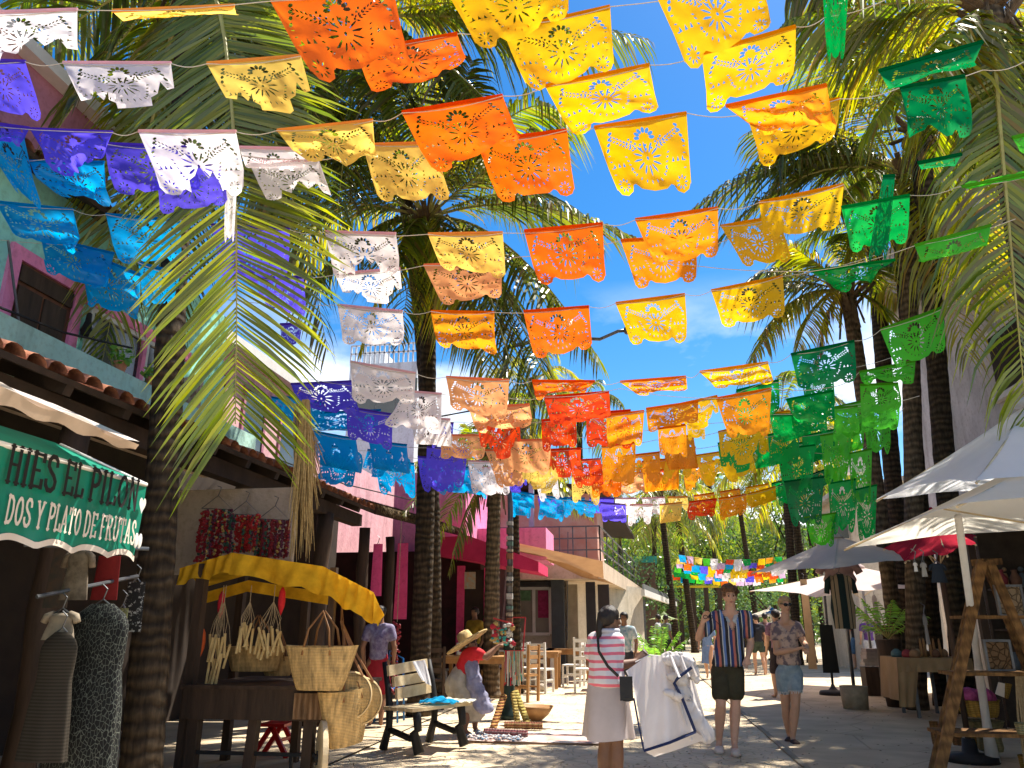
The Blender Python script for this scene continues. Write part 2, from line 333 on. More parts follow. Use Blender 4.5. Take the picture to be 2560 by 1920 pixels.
mb = MB(); mb.box2((-7.0, 2.5, 6.15), (-6.38, 7.6, 7.3)); mb.build('top_wall', m_mauve, t_h)
mb = MB(); mb.box2((-7.0, 2.5, 7.3), (-6.2, 7.7, 7.45)); mb.build('cornice', m_white, t_h)
tile_roof(t_h, -5.95, 6.02, -6.4, 6.2, 2.6, 7.9, 'upper_tiles', 1)
mb = MB(); mb.box2((-5.75, 2.5, 3.45), (-5.6, 10.6, 4.1)); mb.build('parapet', m_teal2, t_h)
mb = MB(); mb.box2((-6.4, 2.5, 3.5), (-5.75, 10.6, 3.6)); mb.build('balcony_floor', m_cream, t_h)
d = opening(t_h, -6.4, 6.55, 7.4, 3.65, 5.12, .14, m_pink, m_door, 'door')
mb = MB()
for y in (6.6, 6.98): mb.box2((-6.39, y, 3.7), (-6.368, y+.34, 4.85))
mb.box2((-6.39,6.58,4.9),(-6.36,7.38,5.08)); mb.build('door_panel', m_wood_dark, d)
w = opening(t_h, -6.4, 7.75, 8.75, 3.9, 5.0, .06, m_white, m_glass)
mb = MB(); mb.box2((-6.39, 8.72, 3.9), (-6.34, 8.80, 5.0)); mb.box2((-6.4, 7.6, 5.06), (-6.33, 9.8, 5.2)); mb.build('window_trim', m_pink, t_h)
w = opening(t_h, -6.4, 8.86, 9.6, 3.9, 5.0, .06, m_white, m_glass)
mb = MB(); mb.lathe((-6.3, 7.6, 4.62), [(.02,0),(.06,.02),(.07,.08),(.035,.2),(.03,.3),(.02,.31)], 10); mb.build('wall_lamp', m_black, t_h)
# eave over the stalls
tile_roof(t_h, -4.4, 3.25, -5.62, 3.72, 2.8, 12.6)
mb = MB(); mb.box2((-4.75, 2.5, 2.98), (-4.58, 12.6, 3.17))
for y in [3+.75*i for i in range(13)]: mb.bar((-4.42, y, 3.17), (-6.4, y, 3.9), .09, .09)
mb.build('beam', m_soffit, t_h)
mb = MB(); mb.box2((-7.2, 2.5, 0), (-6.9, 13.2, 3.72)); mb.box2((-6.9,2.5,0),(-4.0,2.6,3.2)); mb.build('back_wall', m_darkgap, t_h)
for (px, py0, w_) in ((85, 1700, .24), (800, 1450, .26), (905, 1450, .2), (972, 1450, .17)):
    p = PX(px, py0, -4.66); mb = MB()
    n = 9; pts = [Vector((p.x+rnd(-.02,.02), p.y+rnd(-.02,.02), 3.0*i/(n-1))) for i in range(n)]
    mb.tube(pts, [w_/2*rnd(.9,1.08) for _ in range(n)], 12); mb.build('post', m_wood_dark, t_h, smooth=True)
# potted plants and a folded chair on the balcony parapet
m_leaf_b = leafmat('bright leaves', [(.10,.22,.03),(.16,.30,.05),(.07,.16,.03)])
m_leaf_d = leafmat('dark leaves', [(.03,.07,.015),(.06,.12,.025),(.09,.17,.03)])
m_leaf_y = leafmat('yellow green leaves', [(.10,.17,.02),(.20,.27,.03),(.06,.12,.02)])
def leaf_cloud(mb, c, r, n, size, hang=0.0, shell=.55):
    c = Vector(c)
    for _ in range(n):
        while True:
            d = Vector((rnd(-1,1), rnd(-1,1), rnd(-1,1)))
            if .05 < d.length <= 1: break
        d = d.normalized()*(shell + (1-shell)*random.random()**.7)*(1+.25*noise.noise(d*2.3+c*.37))
        p = c + Vector((d.x*r[0], d.y*r[1], d.z*r[2])); s = size*rnd(.6,1.3)
        a = Vector((rnd(-1,1), rnd(-1,1), rnd(-.9,.3)-hang)).normalized(); b = a.orthogonal().normalized()
        b = Matrix.Rotation(rnd(0, 2*PI), 3, a) @ b
        mb.add([p, p+a*s*.5+b*s*.28, p+a*s, p+a*s*.5-b*s*.28], [[0,1,2,3]])
m_pot = solid('terracotta pot', (.5,.22,.12), (.4,.17,.09), 8)
for i, (y, lab) in enumerate(((7.45, 'small potted plant on the turquoise parapet below the brown door'), (8.05, 'small bright potted plant on the turquoise parapet below the window'), (8.3, 'trailing potted plant on the parapet right of the bright one'))):
    t = thing('potted_plant', lab, 'plant', (-5.67, y, 4.1), group='plants on the turquoise parapet')
    mb = MB(); mb.lathe((0,0,.004), [(.05,0),(.075,.1),(.08,.12)], 12); mb.build('pot', m_pot, t)
    mb = MB(); leaf_cloud(mb, (0,0,.2), (.13,.13,.11), 70, .09); mb.build('foliage', m_leaf_b, t)
t = thing('garden_chair', 'pale balcony chair draped with a patterned cloth behind the turquoise parapet', 'chair', (-5.95, 9.0, 3.602))
mb = MB()
for x, y in ((-.2,-.2),(.2,-.2),(-.2,.2),(.2,.2)): mb.bar((x,y,0),(x,y,.95 if y > 0 else .45),.035)
mb.box((0,0,.45),(.44,.44,.03)); mb.build('frame', m_white, t)
mb = MB(); mb.grid(lambda u, v: Vector((-.24+.48*u, .22-.05*math.sin(9*u), 1.05-.55*v+.03*math.sin(14*u))), 14, 6); mb.build('cloth_cover', cloth('patterned cloth', (.6,.5,.42), (.25,.15,.1), scale=14), t, smooth=True)
# ---------------- thatched continuation of the eave with pink storey behind
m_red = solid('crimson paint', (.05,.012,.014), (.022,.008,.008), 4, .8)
m_straw = bands('old thatch', (.30,.22,.13), (.12,.085,.05), 6, 'X', bump=.02, dist=6)
t = thing('thatched_arcade', 'low shop arcade with a ragged thatched eave beside the pink house', 'building')
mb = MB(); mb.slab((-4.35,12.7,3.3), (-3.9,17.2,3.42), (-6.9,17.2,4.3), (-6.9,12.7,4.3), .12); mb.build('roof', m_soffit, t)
mb = MB()
for i in range(420):
    u = random.random(); p = Vector((-4.33+.43*u, 12.7+4.5*u, 3.32+.12*u)); k = rnd(.2,.7); b = p + Vector((-1.0*k, rnd(-.1,.1), .36*k+rnd(0,.03))); e = p + Vector((rnd(0,.14), rnd(-.1,.1), -rnd(.02,.16)))
    s = Vector((0, rnd(.01,.03), 0)); mb.add([b-s, b+s, p+s+Vector((0,0,.03)), e, p-s+Vector((0,0,.03))], [[0,1,2,3,4]])
mb.build('thatch', m_straw, t)
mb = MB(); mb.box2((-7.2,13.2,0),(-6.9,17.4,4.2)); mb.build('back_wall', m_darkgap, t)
t = thing('pink_house', 'pale pink upper house with brown tiled edge behind the big palm frond', 'building')
mb = MB(); mb.box2((-8.4,11.0,0),(-7.4,16.5,6.3)); mb.box2((-8.4,16.5,0),(-7.4,23.6,5.5)); mb.build('wall', plaster('pale pink plaster', (.75,.45,.46), (.65,.36,.38), 3), t)
mb = MB(); mb.box2((-8.5,11.0,6.3),(-7.1,16.7,6.5)); mb.build('roof_edge', m_white, t)
for y in (11.8, 13.4, 15.0):
    mb = MB(); mb.box2((-7.43,y,4.6),(-7.38,y+.8,5.8)); f = mb.build('window', m_glass, t)
    mb = MB(); mb.box2((-7.42,y-.08,4.5),(-7.36,y,5.9)); mb.box2((-7.42,y+.8,4.5),(-7.36,y+.88,5.9)); mb.box2((-7.42,y,5.8),(-7.36,y+.8,5.9)); mb.build('frame', m_mauve, f)
# white terraced house further back
m_wh = plaster('white plaster', (.70,.72,.74), (.60,.62,.64), 2)
t = thing('white_house', 'white terraced house with roof railing seen behind the hanging banners', 'building')
a = PY(862,1110,24); b = PY(1035,1110,24)
zt = PY(900,850,24).z
mb = MB(); mb.box2((a.x,24,0),(b.x,29,zt-.9)); mb.box2((a.x,25.2,zt-.9),(b.x-1.6,29,zt)); mb.build('wall', m_wh, t)
mb = MB()
for i in range(15):
    x = lerp(a.x, b.x, i/14); mb.bar((x,24.05,zt-.9),(x,24.05,zt-.2),.05)
for z in (zt-.2, zt-.5): mb.bar((a.x,24.05,z),(b.x,24.05,z),.05)
mb.build('railing', m_wh, t)
for i in range(3):
    x = lerp(a.x, b.x, .12+.3*i); mb = MB(); mb.box2((x,23.97,zt-2.9),(x+.7,24.02,zt-1.5)); mb.build('window', m_glass, t)
# ---------------- hot pink house
m_hot = plaster('hot pink plaster', (.80,.10,.26), (.70,.07,.20), 2.5)
m_hotp = plaster('bright pink plaster', (.85,.30,.50), (.78,.25,.44), 2.5)
t = thing('hot_pink_house', 'hot pink and crimson house with a slanting pink canopy and dark doorway', 'building')
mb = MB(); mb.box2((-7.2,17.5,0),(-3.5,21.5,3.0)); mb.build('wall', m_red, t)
z2 = PY(1100,1180,17.8).z; e = PY(1362,1300,19)
mb = MB(); mb.box2((PY(985,1250,17.8).x,17.8,3.0),(PY(1165,1250,17.8).x,20.9,z2)); mb.box2((-4.4,19.2,2.9),(e.x,21.0,z2-1.2)); mb.build('upper_wall', m_hotp, t)
def fasc(pts, y0, y1):
    f_ = [PY(px,py,y0) for px,py in pts]; n = len(f_); bk = [v+Vector((0,y1-y0,0)) for v in f_]
    return f_+bk, [list(range(n))[::-1], list(range(n,2*n))] + [[i,(i+1)%n,n+(i+1)%n,n+i] for i in range(n)]
mb = MB(); mb.add(*fasc([(1060,1345),(1171,1339),(1346,1404),(1346,1430),(1060,1382)], 16.6, 18.4)); mb.build('canopy', solid('crimson canopy', (.62,.03,.12), (.5,.02,.09), 3), t)
for (x0,x1,y0,y1,m_,nm) in ((1145,1160,1415,1580,m_hot,'door_post'),(1212,1232,1420,1580,m_hot,'door_post')):
    a = PY(x0,y0,17.45); b = PY(x1,y1,17.45); mb = MB(); mb.box2((a.x,17.38,.04),(b.x,17.49,a.z)); mb.build(nm, m_, t)
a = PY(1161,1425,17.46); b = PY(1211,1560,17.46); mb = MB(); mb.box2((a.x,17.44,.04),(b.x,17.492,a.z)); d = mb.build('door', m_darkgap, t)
a = PY(1160,1430,17.4); b = PY(1188,1472,17.4); mb = MB(); mb.box2((a.x,17.40,b.z),(b.x,17.43,a.z)); mb.build('poster', solid('faded poster', (.35,.5,.42), (.5,.35,.2), 12), d)
# ---------------- beige house with balcony and brown awning
m_beige = plaster('beige plaster', (.60,.53,.43), (.5,.44,.35), 2)
m_awn = cloth('brown awning', (.40,.24,.12), (.34,.2,.1), .25, 3)
t = thing('beige_house', 'beige corner house with iron balcony rail and a brown slanted awning', 'building')
xl = PY(1262,1600,22.5).x; xr = PY(1420,1600,22.5).x
fz = PY(1300,1440,22.5).z
mb = MB(); mb.box2((xl-3,22.5,0),(xr,30,fz)); mb.build('front_wall', m_beige, t)
# side wall going away to the right
A0 = Vector((xr,22.5,0)); B0 = PY(1612,1600,31); B0 = Vector((B0.x, 31, 0))
zb = PY(1508,1446,21.3).z; zt = PY(1508,1403,21.3).z
mb = MB(); dv = (B0-A0).normalized(); nv = Vector((dv.y,-dv.x,0))
mb.bar(A0+Vector((0,.2,fz/2))-nv*.2, B0+Vector((0,0,fz/2))-nv*.2, .4, fz); mb.build('side_wall', m_beige, t)
c0 = PY(1508,1446,21.3); c1 = PZ(1605,1495,zb)
mb = MB(); mb.slab((c0.x,c0.y,zt),(c1.x,c1.y,zt),(c1.x-2.6,c1.y+.3,zt),(c0.x-3.2,c0.y+.1,zt),zt-zb); mb.build('balcony_slab', m_cream, t)
mb = MB(); c2 = Vector((c0.x-3.0, c0.y+.1, 0))
def rail(mb, p, q_, z0, h, n, th=.035):
    for i in range(n+1): k = lerp(p, q_, i/n); mb.bar((k.x,k.y,z0),(k.x,k.y,z0+h),th)
    for f_ in (.33,.66,1.0): mb.bar((p.x,p.y,z0+h*f_),(q_.x,q_.y,z0+h*f_),th)
rail(mb, c0+Vector((-.06,.08,0)), c1+Vector((-.06,-.1,0)), zt, .95, 9); rail(mb, c2, c0+Vector((-.06,.08,0)), zt, .95, 8)
mb.build('balcony_rail', m_steel, t)
mb = MB(); mb.box2((c0.x-4.6,c0.y+1.6,zt),(c0.x-.2,c0.y+6,zt+2.1)); mb.build('upper_storey', solid('salmon plaster', (.55,.25,.18), (.62,.5,.42), 1.2), t)
mb = MB(); mb.slab((c0.x+.15,c0.y+.9,zt+2.2),(c1.x-.2,c1.y,zt+2.35),(c1.x-3,c1.y,zt+2.6),(c0.x-4.8,c0.y+.9,zt+2.6),.12); mb.build('roof', m_soffit, t)
mb = MB(); mb.bar((c0.x-2.0,c0.y+.6,zt),(c0.x-2.0,c0.y+.6,zt+2.4),.14); mb.build('pillar', solid('blue grey pillar', (.35,.42,.5)), t)
aw = [q('K',320,690,17.5), q('K',1212,880,20.2), q('K',1222,1052,21.2), q('K',330,790,19.5)]
mb = MB(); mb.grid(lambda u, v: lerp(lerp(aw[0],aw[1],u), lerp(aw[3],aw[2],u), v) + Vector((0,0,-.05*math.sin(PI*v)*math.sin(PI*u))), 14, 5); mb.build('awning', m_awn, t, smooth=True)
aw = [q('K',620,850,18.6), q('K',860,905,19.4), q('K',1330,1110,22.4), q('K',1010,1040,20.4)]
mb = MB(); mb.grid(lambda u, v: lerp(lerp(aw[0],aw[1],u), lerp(aw[3],aw[2],u), v), 6, 3); mb.build('awning_flap', m_awn, t, smooth=True)
# windows of the front wall
for (x0,y0,x1,y1,m_,nm) in ((370,1150,690,1600,m_white,'window'),):
    a = q('K',x0,y0,22.45); b = q('K',x1,y1,22.45); mb = MB(); mb.box2((a.x,22.44,b.z),(b.x,22.52,a.z)); wn = mb.build('window', solid('dusty pane', (.26,.24,.19), (.2,.19,.15), 2, .3), t)
    mb = MB()
    for x in (370, 530, 690): p = q('K',x,1150,22.4); mb.box2((p.x-.04,22.38,b.z),(p.x+.04,22.46,a.z))
    for z in (a.z, b.z): mb.box2((a.x,22.375,z-.04),(b.x,22.465,z+.04))
    mb.build('frame', m_white, wn)
    for (xa,ya,xb,yb,c) in ((385,1170,500,1270,(.08,.16,.08)),(570,1170,680,1440,(.22,.02,.07))):
        a2 = q('K',xa,ya,22.4); b2 = q('K',xb,yb,22.4); mb = MB(); mb.box2((a2.x,22.42,b2.z),(b2.x,22.436,a2.z)); mb.build('poster', solid('poster %d' % xa, c, tuple(v*1.8 for v in c), 9), wn)
mb = MB(); a = q('K',345,1090,22.2); b = q('K',840,1130,22.2); mb.box2((a.x,21.9,b.z),(b.x,22.49,a.z)); mb.build('shutter_box', m_black, t)
for (x0,x1,ytop,c) in ((700,835,1065,(.05,.06,.07)),(1040,1150,1085,(.03,.03,.035)),(1160,1290,1110,(.04,.035,.035))):
    a = q('K',x0,ytop,21.8); b = q('K',x1,1640,21.8); mb = MB(); mb.box2((a.x,21.8,.04),(b.x,22.0,a.z)); mb.build('shutter', solid('dark shutter %d' % x0, c, None, 5), t)
a = q('K',850,1110,22.3); b = q('K',970,1600,22.3); mb = MB(); mb.box2((a.x,22.3,.04),(b.x,22.495,a.z)); mb.build('door', solid('tan door', (.38,.32,.22)), t)
# far side shop with dark awning
t = thing('far_shop_awning', 'long dark awning with white edge beyond the beige house', 'awning')
aw = [q('K',1600,1110,30), q('K',1960,1270,44), q('K',1900,1300,43), q('K',1610,1200,28.5)]
mb = MB(); mb.slab(*aw, .06); mb.build('canopy', solid('dark canvas', (.06,.06,.055)), t)
mb = MB(); mb.bar(q('K',1610,1190,28.4), q('K',1935,1305,42.5), .12, .22); mb.build('valance', m_white, t)
mb = MB()
for x, Y in ((1620,29),(1930,42)):
    p = q('K',x,1290,Y); mb.bar((p.x,p.y,0),(p.x,p.y,p.z+.1),.08)
mb.build('pole', m_steel, t)
t = thing('teal_kiosk', 'far kiosk with a teal roof and yellow beam among palms', 'building')
a = q('K',1520,895,40); b = q('K',1745,830,40)
mb = MB(); mb.box2((a.x,40,a.z),(b.x,42,b.z)); mb.build('roof', solid('teal paint', (.05,.35,.32)), t)
mb = MB(); mb.box2((a.x+.1,40.1,0),(b.x-.1,41.8,a.z)); mb.build('wall', solid('brown wall', (.16,.10,.07)), t)
a = q('K',1840,1145,46); b = q('K',2360,1120,46)
t = thing('yellow_beam', 'yellow painted timber gate beam across the far end of the street', 'gate')
mb = MB(); mb.box2((a.x,46,a.z),(b.x,46.3,b.z)); mb.build('beam', solid('yellow paint', (.75,.55,.03)), t)
for k in (.0,.25,.5,.75,1): x = lerp(a.x,b.x,k); MB().box2((x-.12,46,0),(x+.12,46.25,a.z)).build('post', m_wood_dark, t)
# ================================================================ right: white block and grey block behind the trunks
m_rw = plaster('weathered white render', (.55,.53,.50), (.42,.40,.37), 1.4)
t = thing('white_apartment_block', 'tall weathered white block with slanting balconies behind the right palms', 'building')
mb = MB(); mb.box2((6.6,7.0,0),(10,19,7.3)); mb.box2((7.0,12.5,7.3),(10,19,11.4)); mb.build('wall', m_rw, t)
for i in range(3):
    for j in range(2):
        y = 8.2+2.6*i; z = 3.6+1.7*j
        
        mb = MB(); mb.box2((6.57,y,z),(6.61,y+1.1,z+1.1)); w = mb.build('window', m_darkgap, t)
        mb = MB(); mb.box2((6.5,y-.1,z-.1),(6.62,y+1.2,z)); mb.box2((6.56,y-.08,z+1.1),(6.63,y+1.18,z+1.2)); mb.build('frame', m_white, w)
mb = MB(); mb.box2((5.6,13,8.0),(7.0,17.5,8.15)); mb.box2((5.6,13,8.15),(5.7,17.5,9.0)); mb.box2((5.7,12.99,8.15),(7.0,13.09,9.0)); mb.build('balcony', m_rw, t)
mb = MB(); mb.box2((6.95,13.2,8.3),(7.02,14.6,10.3)); mb.build('balcony_door', m_darkgap, t)
t = thing('tan_house', 'tan house with slanting roof beyond the right palms', 'building')
a = q('M',700,1000,26); b = q('M',1060,520,26)
mb = MB(); mb.box2((a.x+.6,26,0),(b.x+3,31,q('M',880,640,26).z)); mb.build('wall', m_beige, t)
mb = MB(); mb.slab((a.x+.2,25.6,q('M',850,700,26).z),(b.x+3,25.6,b.z),(b.x+3,31,b.z),(a.x+.2,31,q('M',850,700,26).z),.14); mb.build('roof', m_rw, t)
mb = MB(); p = q('M',762,990,25.9); mb.box2((p.x-.3,25.9,p.z-.35),(p.x+.3,26,p.z+.35)); w = mb.build('window', m_glass, t)
mb = MB(); p = q('M',905,560,25.9); mb.box2((p.x-.4,25.4,p.z-.1),(p.x+.4,25.9,p.z+.4)); mb.build('air_conditioner', m_white, t)
# dark market lean-to under the white block
t = thing('market_lean_to', 'dark timber lean-to with shelves of crafts along the white block', 'market stall')
mb = MB(); mb.box2((6.1,5.2,0),(6.2,12.4,3.0)); mb.box2((4.95,12.4,0),(6.6,12.5,3.0)); mb.build('back_panel', solid('dark boards', (.07,.05,.035), (.045,.032,.022), 6, .9, .004, (1,.2,1)), t)
mb = MB(); mb.slab((4.6,5.0,3.0),(4.6,12.7,3.0),(6.6,12.7,3.3),(6.6,5.0,3.3),.08); mb.build('roof', m_soffit, t)
for y in (6.3,8.6,12.3): MB().bar((4.8,y,0),(4.8,y,2.95),.1).build('post', m_wood_dark, t)
for z in (.75,1.3,1.85):
    mb = MB(); mb.box2((4.97,11.95,z),(6.6,12.4,z+.03)); mb.build('shelf', m_wood_dark, t)
m_goods = [solid('goods %d' % i, c, None, 15) for i, c in enumerate([(.35,.2,.1),(.42,.32,.2),(.2,.1,.06),(.5,.45,.38),(.12,.14,.15),(.3,.05,.06),(.1,.18,.2)])]
nn = 0
for z in (.785,1.335,1.885):
    for k in range(16):
        x_ = 5.05+k*.097; y = 12.15+rnd(-.08,.06); nn += 1; mb = MB(); s = rnd(.05,.09)
        kind = random.choice(['vase','box','figure'])
        if kind == 'vase': mb.lathe((x_,y,z), [(s*.6,0),(s,.06),(s*1.1,.12),(s*.45,.2),(s*.6,.24)], 12)
        elif kind == 'box': mb.box((x_,y,z+.08),(s*1.5,.12,.16),rz=rnd(-.4,.4))
        else: mb.lathe((x_,y,z), [(s*.7,0),(s*.5,.05),(s*.55,.14),(s*.3,.2)], 10); mb.ell((x_,y,z+.25), s*.5)
        cn = random.choice(range(7)); o = mb.local((x_,y,z)).build(kind if kind != 'figure' else 'figurine', m_goods[cn], smooth=(kind != 'box'), loc=(x_,y,z))
        tag(o, '%s %s, %s from the left on the %s dark market shelf' % (['rust brown','sandy','dark brown','pale','slate grey','wine red','dark teal'][cn], dict(vase='vase',box='box',figure='figurine')[kind], ['first','second','third','fourth','fifth','sixth','seventh','eighth','ninth','tenth','eleventh','twelfth','thirteenth','fourteenth','fifteenth','sixteenth'][k], {.785:'lowest',1.335:'middle',1.885:'top'}[z]), kind if kind != 'figure' else 'figurine', 'craft pieces on the dark market shelves')
# ================================================================ palms and trees
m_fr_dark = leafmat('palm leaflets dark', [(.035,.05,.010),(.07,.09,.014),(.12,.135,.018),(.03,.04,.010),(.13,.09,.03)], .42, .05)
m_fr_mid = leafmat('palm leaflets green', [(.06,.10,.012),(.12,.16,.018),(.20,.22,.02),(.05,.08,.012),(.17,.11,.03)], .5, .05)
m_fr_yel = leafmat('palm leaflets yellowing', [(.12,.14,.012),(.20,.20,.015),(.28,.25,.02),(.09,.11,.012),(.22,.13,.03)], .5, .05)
m_fr_olive = leafmat('palm leaflets olive', [(.06,.09,.010),(.11,.145,.012),(.19,.20,.015),(.05,.075,.01),(.12,.15,.012)], .45, .05)
m_fr_dead = leafmat('dry palm leaflets', [(.16,.10,.05),(.28,.19,.09),(.10,.06,.03)], .25, .03)
m_rachis = solid('palm leaf stalk', (.42,.40,.12), (.32,.26,.08), 6, .6)
m_fibre = solid('palm fibre', (.10,.065,.04), (.18,.12,.07), 18, .95, .02, (1,1,.2))
def bez(a, b, c, t): return a*(1-t)**2 + b*2*t*(1-t) + c*t*t
def frond(parent, p0, p2, arch, mat, n=52, ll=.75, side=None, hang=.6, t0=.16, wid=.022, ctrl=None, name='frond', spread=.75, tw=None, tipk=.25):
    p0 = Vector(p0); p2 = Vector(p2); up = Vector((0,0,1)); Ln = (p2-p0).length
    p1 = ctrl if ctrl is not None else (p0+p2)/2 + up*arch*Ln
    mb = MB(); mb.mi = 0; ps = None
    pts = [bez(p0,p1,p2,i/12) for i in range(13)]
    mb.tube(pts, [max(.004, .028*(1-i/12)**.8*(Ln/4)**.5) for i in range(13)], 5); mb.mi = 1
    tw = rnd(-.35,.35) if tw is None else tw
    for i in range(n):
        t = t0 + (1-t0)*((i+rnd(-.2,.2))/n); t = min(max(t,.02),.995); b = bez(p0,p1,p2,t)
        tg = (2*(1-t)*(p1-p0) + 2*t*(p2-p1)).normalized()
        if side is not None: sv = (Vector(side) - tg*tg.dot(Vector(side))).normalized()
        else:
            sv = tg.cross(up)
            if sv.length < .25 and ps is not None: sv = ps.copy()
            if ps is not None and sv.dot(ps) < 0: sv = -sv
            sv = (sv.normalized()*.7 + (ps or sv.normalized())*.3).normalized()
        ps = sv; nrm = sv.cross(tg)
        prof = min(1, .35+1.9*(t-t0)/(1-t0)) * (1 if t < .6 else max(tipk, 1-(1-tipk)*((t-.6)/.4)**1.25))
        for s in (-1, 1):
            if random.random() < .04: continue
            l = ll*prof*rnd(.78,1.12)*(.6 if random.random() < .05 else 1); svt = (sv*math.cos(tw) + nrm*math.sin(tw)*s)
            k = spread + (.55 if t > .8 else .0)*(t-.8)*5 + rnd(-.1,.1)
            d = (svt*s + tg*k + Vector((rnd(-.07,.07),rnd(-.07,.07),rnd(-.07,.07)))).normalized()
            hg = hang*rnd(.7,1.4)
            a = b + d*l*.38 - up*hg*l*.10; c = b + d*l*.74 - up*hg*l*.42; e = b + d*l*.97 - up*hg*l*.95
            wv = (tg - d*tg.dot(d)); wv = wv.normalized() if wv.length > .05 else nrm
            wv = Matrix.Rotation(rnd(-.6,.6)+.5*s, 3, d) @ wv; w = wid*rnd(.8,1.15)*(.6+.4*prof)
            mb.add([b-wv*w*.5, b+wv*w*.5, a+wv*w, a-wv*w, c+wv*w*.75, c-wv*w*.75, e], [[0,1,2,3],[3,2,4,5],[5,4,6]])
    return mb.build(name, [m_rachis, mat], parent)
def trunk(parent, pts, r0, r1, mat, rings=True):
    pts = [Vector(p) for p in pts]; n = 60; out = []; rad = []
    for i in range(n+1):
        t = i/n
        if len(pts) == 2: p = lerp(pts[0], pts[1], t)
        else: p = bez(pts[0], pts[1], pts[2], t)
        out.append(p); r = lerp(r0, r1, t)
        if t < .05: r *= 1+.25*(1-t/.05)**1.5
        rad.append(r*(1+.045*(i%2)+rnd(-.02,.02)))
    return MB().tube(out, rad, 14).build('trunk', mat, parent, smooth=True)
def crown_bits(parent, c, r=.28, nuts=5):
    mb = MB()
    for i in range(16):
        a = i*2.4; e = rnd(.1,1.2); d = Vector((math.cos(a)*math.cos(e), math.sin(a)*math.cos(e), math.sin(e)))
        mb.bar(c-Vector((0,0,rnd(.0,.35))), c+d*rnd(.3,.6), .09, .03)
    for i in range(14):
        a = rnd(0,2*PI); p = c+Vector((math.cos(a)*r*.5, math.sin(a)*r*.5, rnd(-.1,.1))); mb.bar(p, p+Vector((math.cos(a)*.12, math.sin(a)*.12, -rnd(.3,.75))), rnd(.02,.07), .01)
    mb.build('fibre', m_fibre, parent)
    for i in range(nuts):
        a = i*2.1+.5; MB().ell(c+Vector((math.cos(a)*.22, math.sin(a)*.22, -.12-rnd(0,.12))), (.1,.1,.13)).build('coconut', solid('coconut husk %d' % len(MATS), (.22,.20,.05), (.16,.12,.04), 9, .6), parent, smooth=True)
def palm(label, base, top, r0, r1, tips=(), nrand=12, L=3.2, mats=None, mat_b=None, mid=None, name='palm_tree', group=None, n=46, ll=.7, nuts=4, elmin=-.5, az=None, wid=.022, t0=.16, dY=0.0):
    t = thing(name, label, 'palm tree', group=group); mats = mats or [m_fr_dark, m_fr_mid, m_fr_yel, m_fr_yel]
    base = Vector(base); top = Vector(top)
    trunk(t, [base, mid or ((base+top)/2+Vector((rnd(-.1,.1),0,0))), top], r0, r1, mat_b or m_bark)
    crown_bits(t, top, nuts=nuts)
    for k in tips:
        k = (k[0], k[1], k[2]+dY) + tuple(k[3:])
        p = PY(*k[:3]); kw = dict(k[4]) if len(k) > 4 else {}
        frond(t, top+Vector((0,0,.1)), p, k[3], kw.pop('mat', random.choice(mats)), kw.pop('n', n), kw.pop('ll', ll), **kw)
    for i in range(nrand):
        a = i*2.39996+rnd(-.25,.25) if az is None else rnd(*az); e = lerp(1.25, elmin, (i+.5)/nrand); l = L*rnd(.85,1.1)
        d = Vector((math.cos(a)*math.cos(e), math.sin(a)*math.cos(e), math.sin(e)))
        tip = top + d*l*.8 - Vector((0,0,l*(.22+.2*math.cos(e)))); m = random.choice(mats)
        frond(t, top+Vector((0,0,.1)), tip, 0, m, n, ll, ctrl=top+d*l*.55+Vector((0,0,.12*l)), hang=.75, wid=wid, t0=t0)
    return t
# near left palm: trunk at the shop posts, one great frond hanging down over the street
top1 = PY(470,-70,6.4); base1 = Vector((PY(385,1700,6.0).x, 6.0, .03))
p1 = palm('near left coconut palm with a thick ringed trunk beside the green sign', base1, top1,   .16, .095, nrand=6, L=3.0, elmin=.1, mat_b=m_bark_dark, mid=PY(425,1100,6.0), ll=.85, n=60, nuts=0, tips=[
    (140,330,5.6,.12,dict(mat=m_fr_dark)),(20,180,6.5,.15,dict(mat=m_fr_dark)),(300,330,7.5,.1,dict(mat=m_fr_mid,hang=.7)),(420,250,8,.1,dict(mat=m_fr_yel,hang=.8,ll=.7)),
    (235,760,7.6,.25,dict(mat=m_fr_yel,n=64)),(360,600,8.3,.25,dict(mat=m_fr_mid)),(160,120,8,.1,dict(mat=m_fr_mid)),(250,20,9,.15,dict(mat=m_fr_yel)),
    (720,560,8.5,.2,dict(mat=m_fr_dark,n=70,ll=.95)),(800,300,8,.15,dict(mat=m_fr_dark,n=70,ll=.95)),(640,330,9,.2,dict(mat=m_fr_dark,n=70)),(860,90,8,.12,dict(mat=m_fr_mid)),(900,460,10,.2,dict(mat=m_fr_dark,n=70,ll=1.0)),
    (250,930,7.6,.3,dict(mat=m_fr_olive,n=70,ll=.9)),(820,880,8.5,.3,dict(mat=m_fr_dark,n=70,ll=1.0)),(430,880,8.6,.3,dict(mat=m_fr_dark,n=70,ll=.9)),
    (480,620,9.5,.2,dict(mat=m_fr_dark,n=60)),(350,420,10,.1,dict(mat=m_fr_dark))])
fa = PY(592,60,5.0); fb = PY(588,1060,4.7)
f1 = frond(p1, top1, fb, 0, m_fr_olive, n=185, ll=1.18, side=(1,0.1,0), hang=.12, t0=.2, wid=.0165, ctrl=PY(612,-130,5.2), name='frond', spread=.62, tw=.08, tipk=.62)
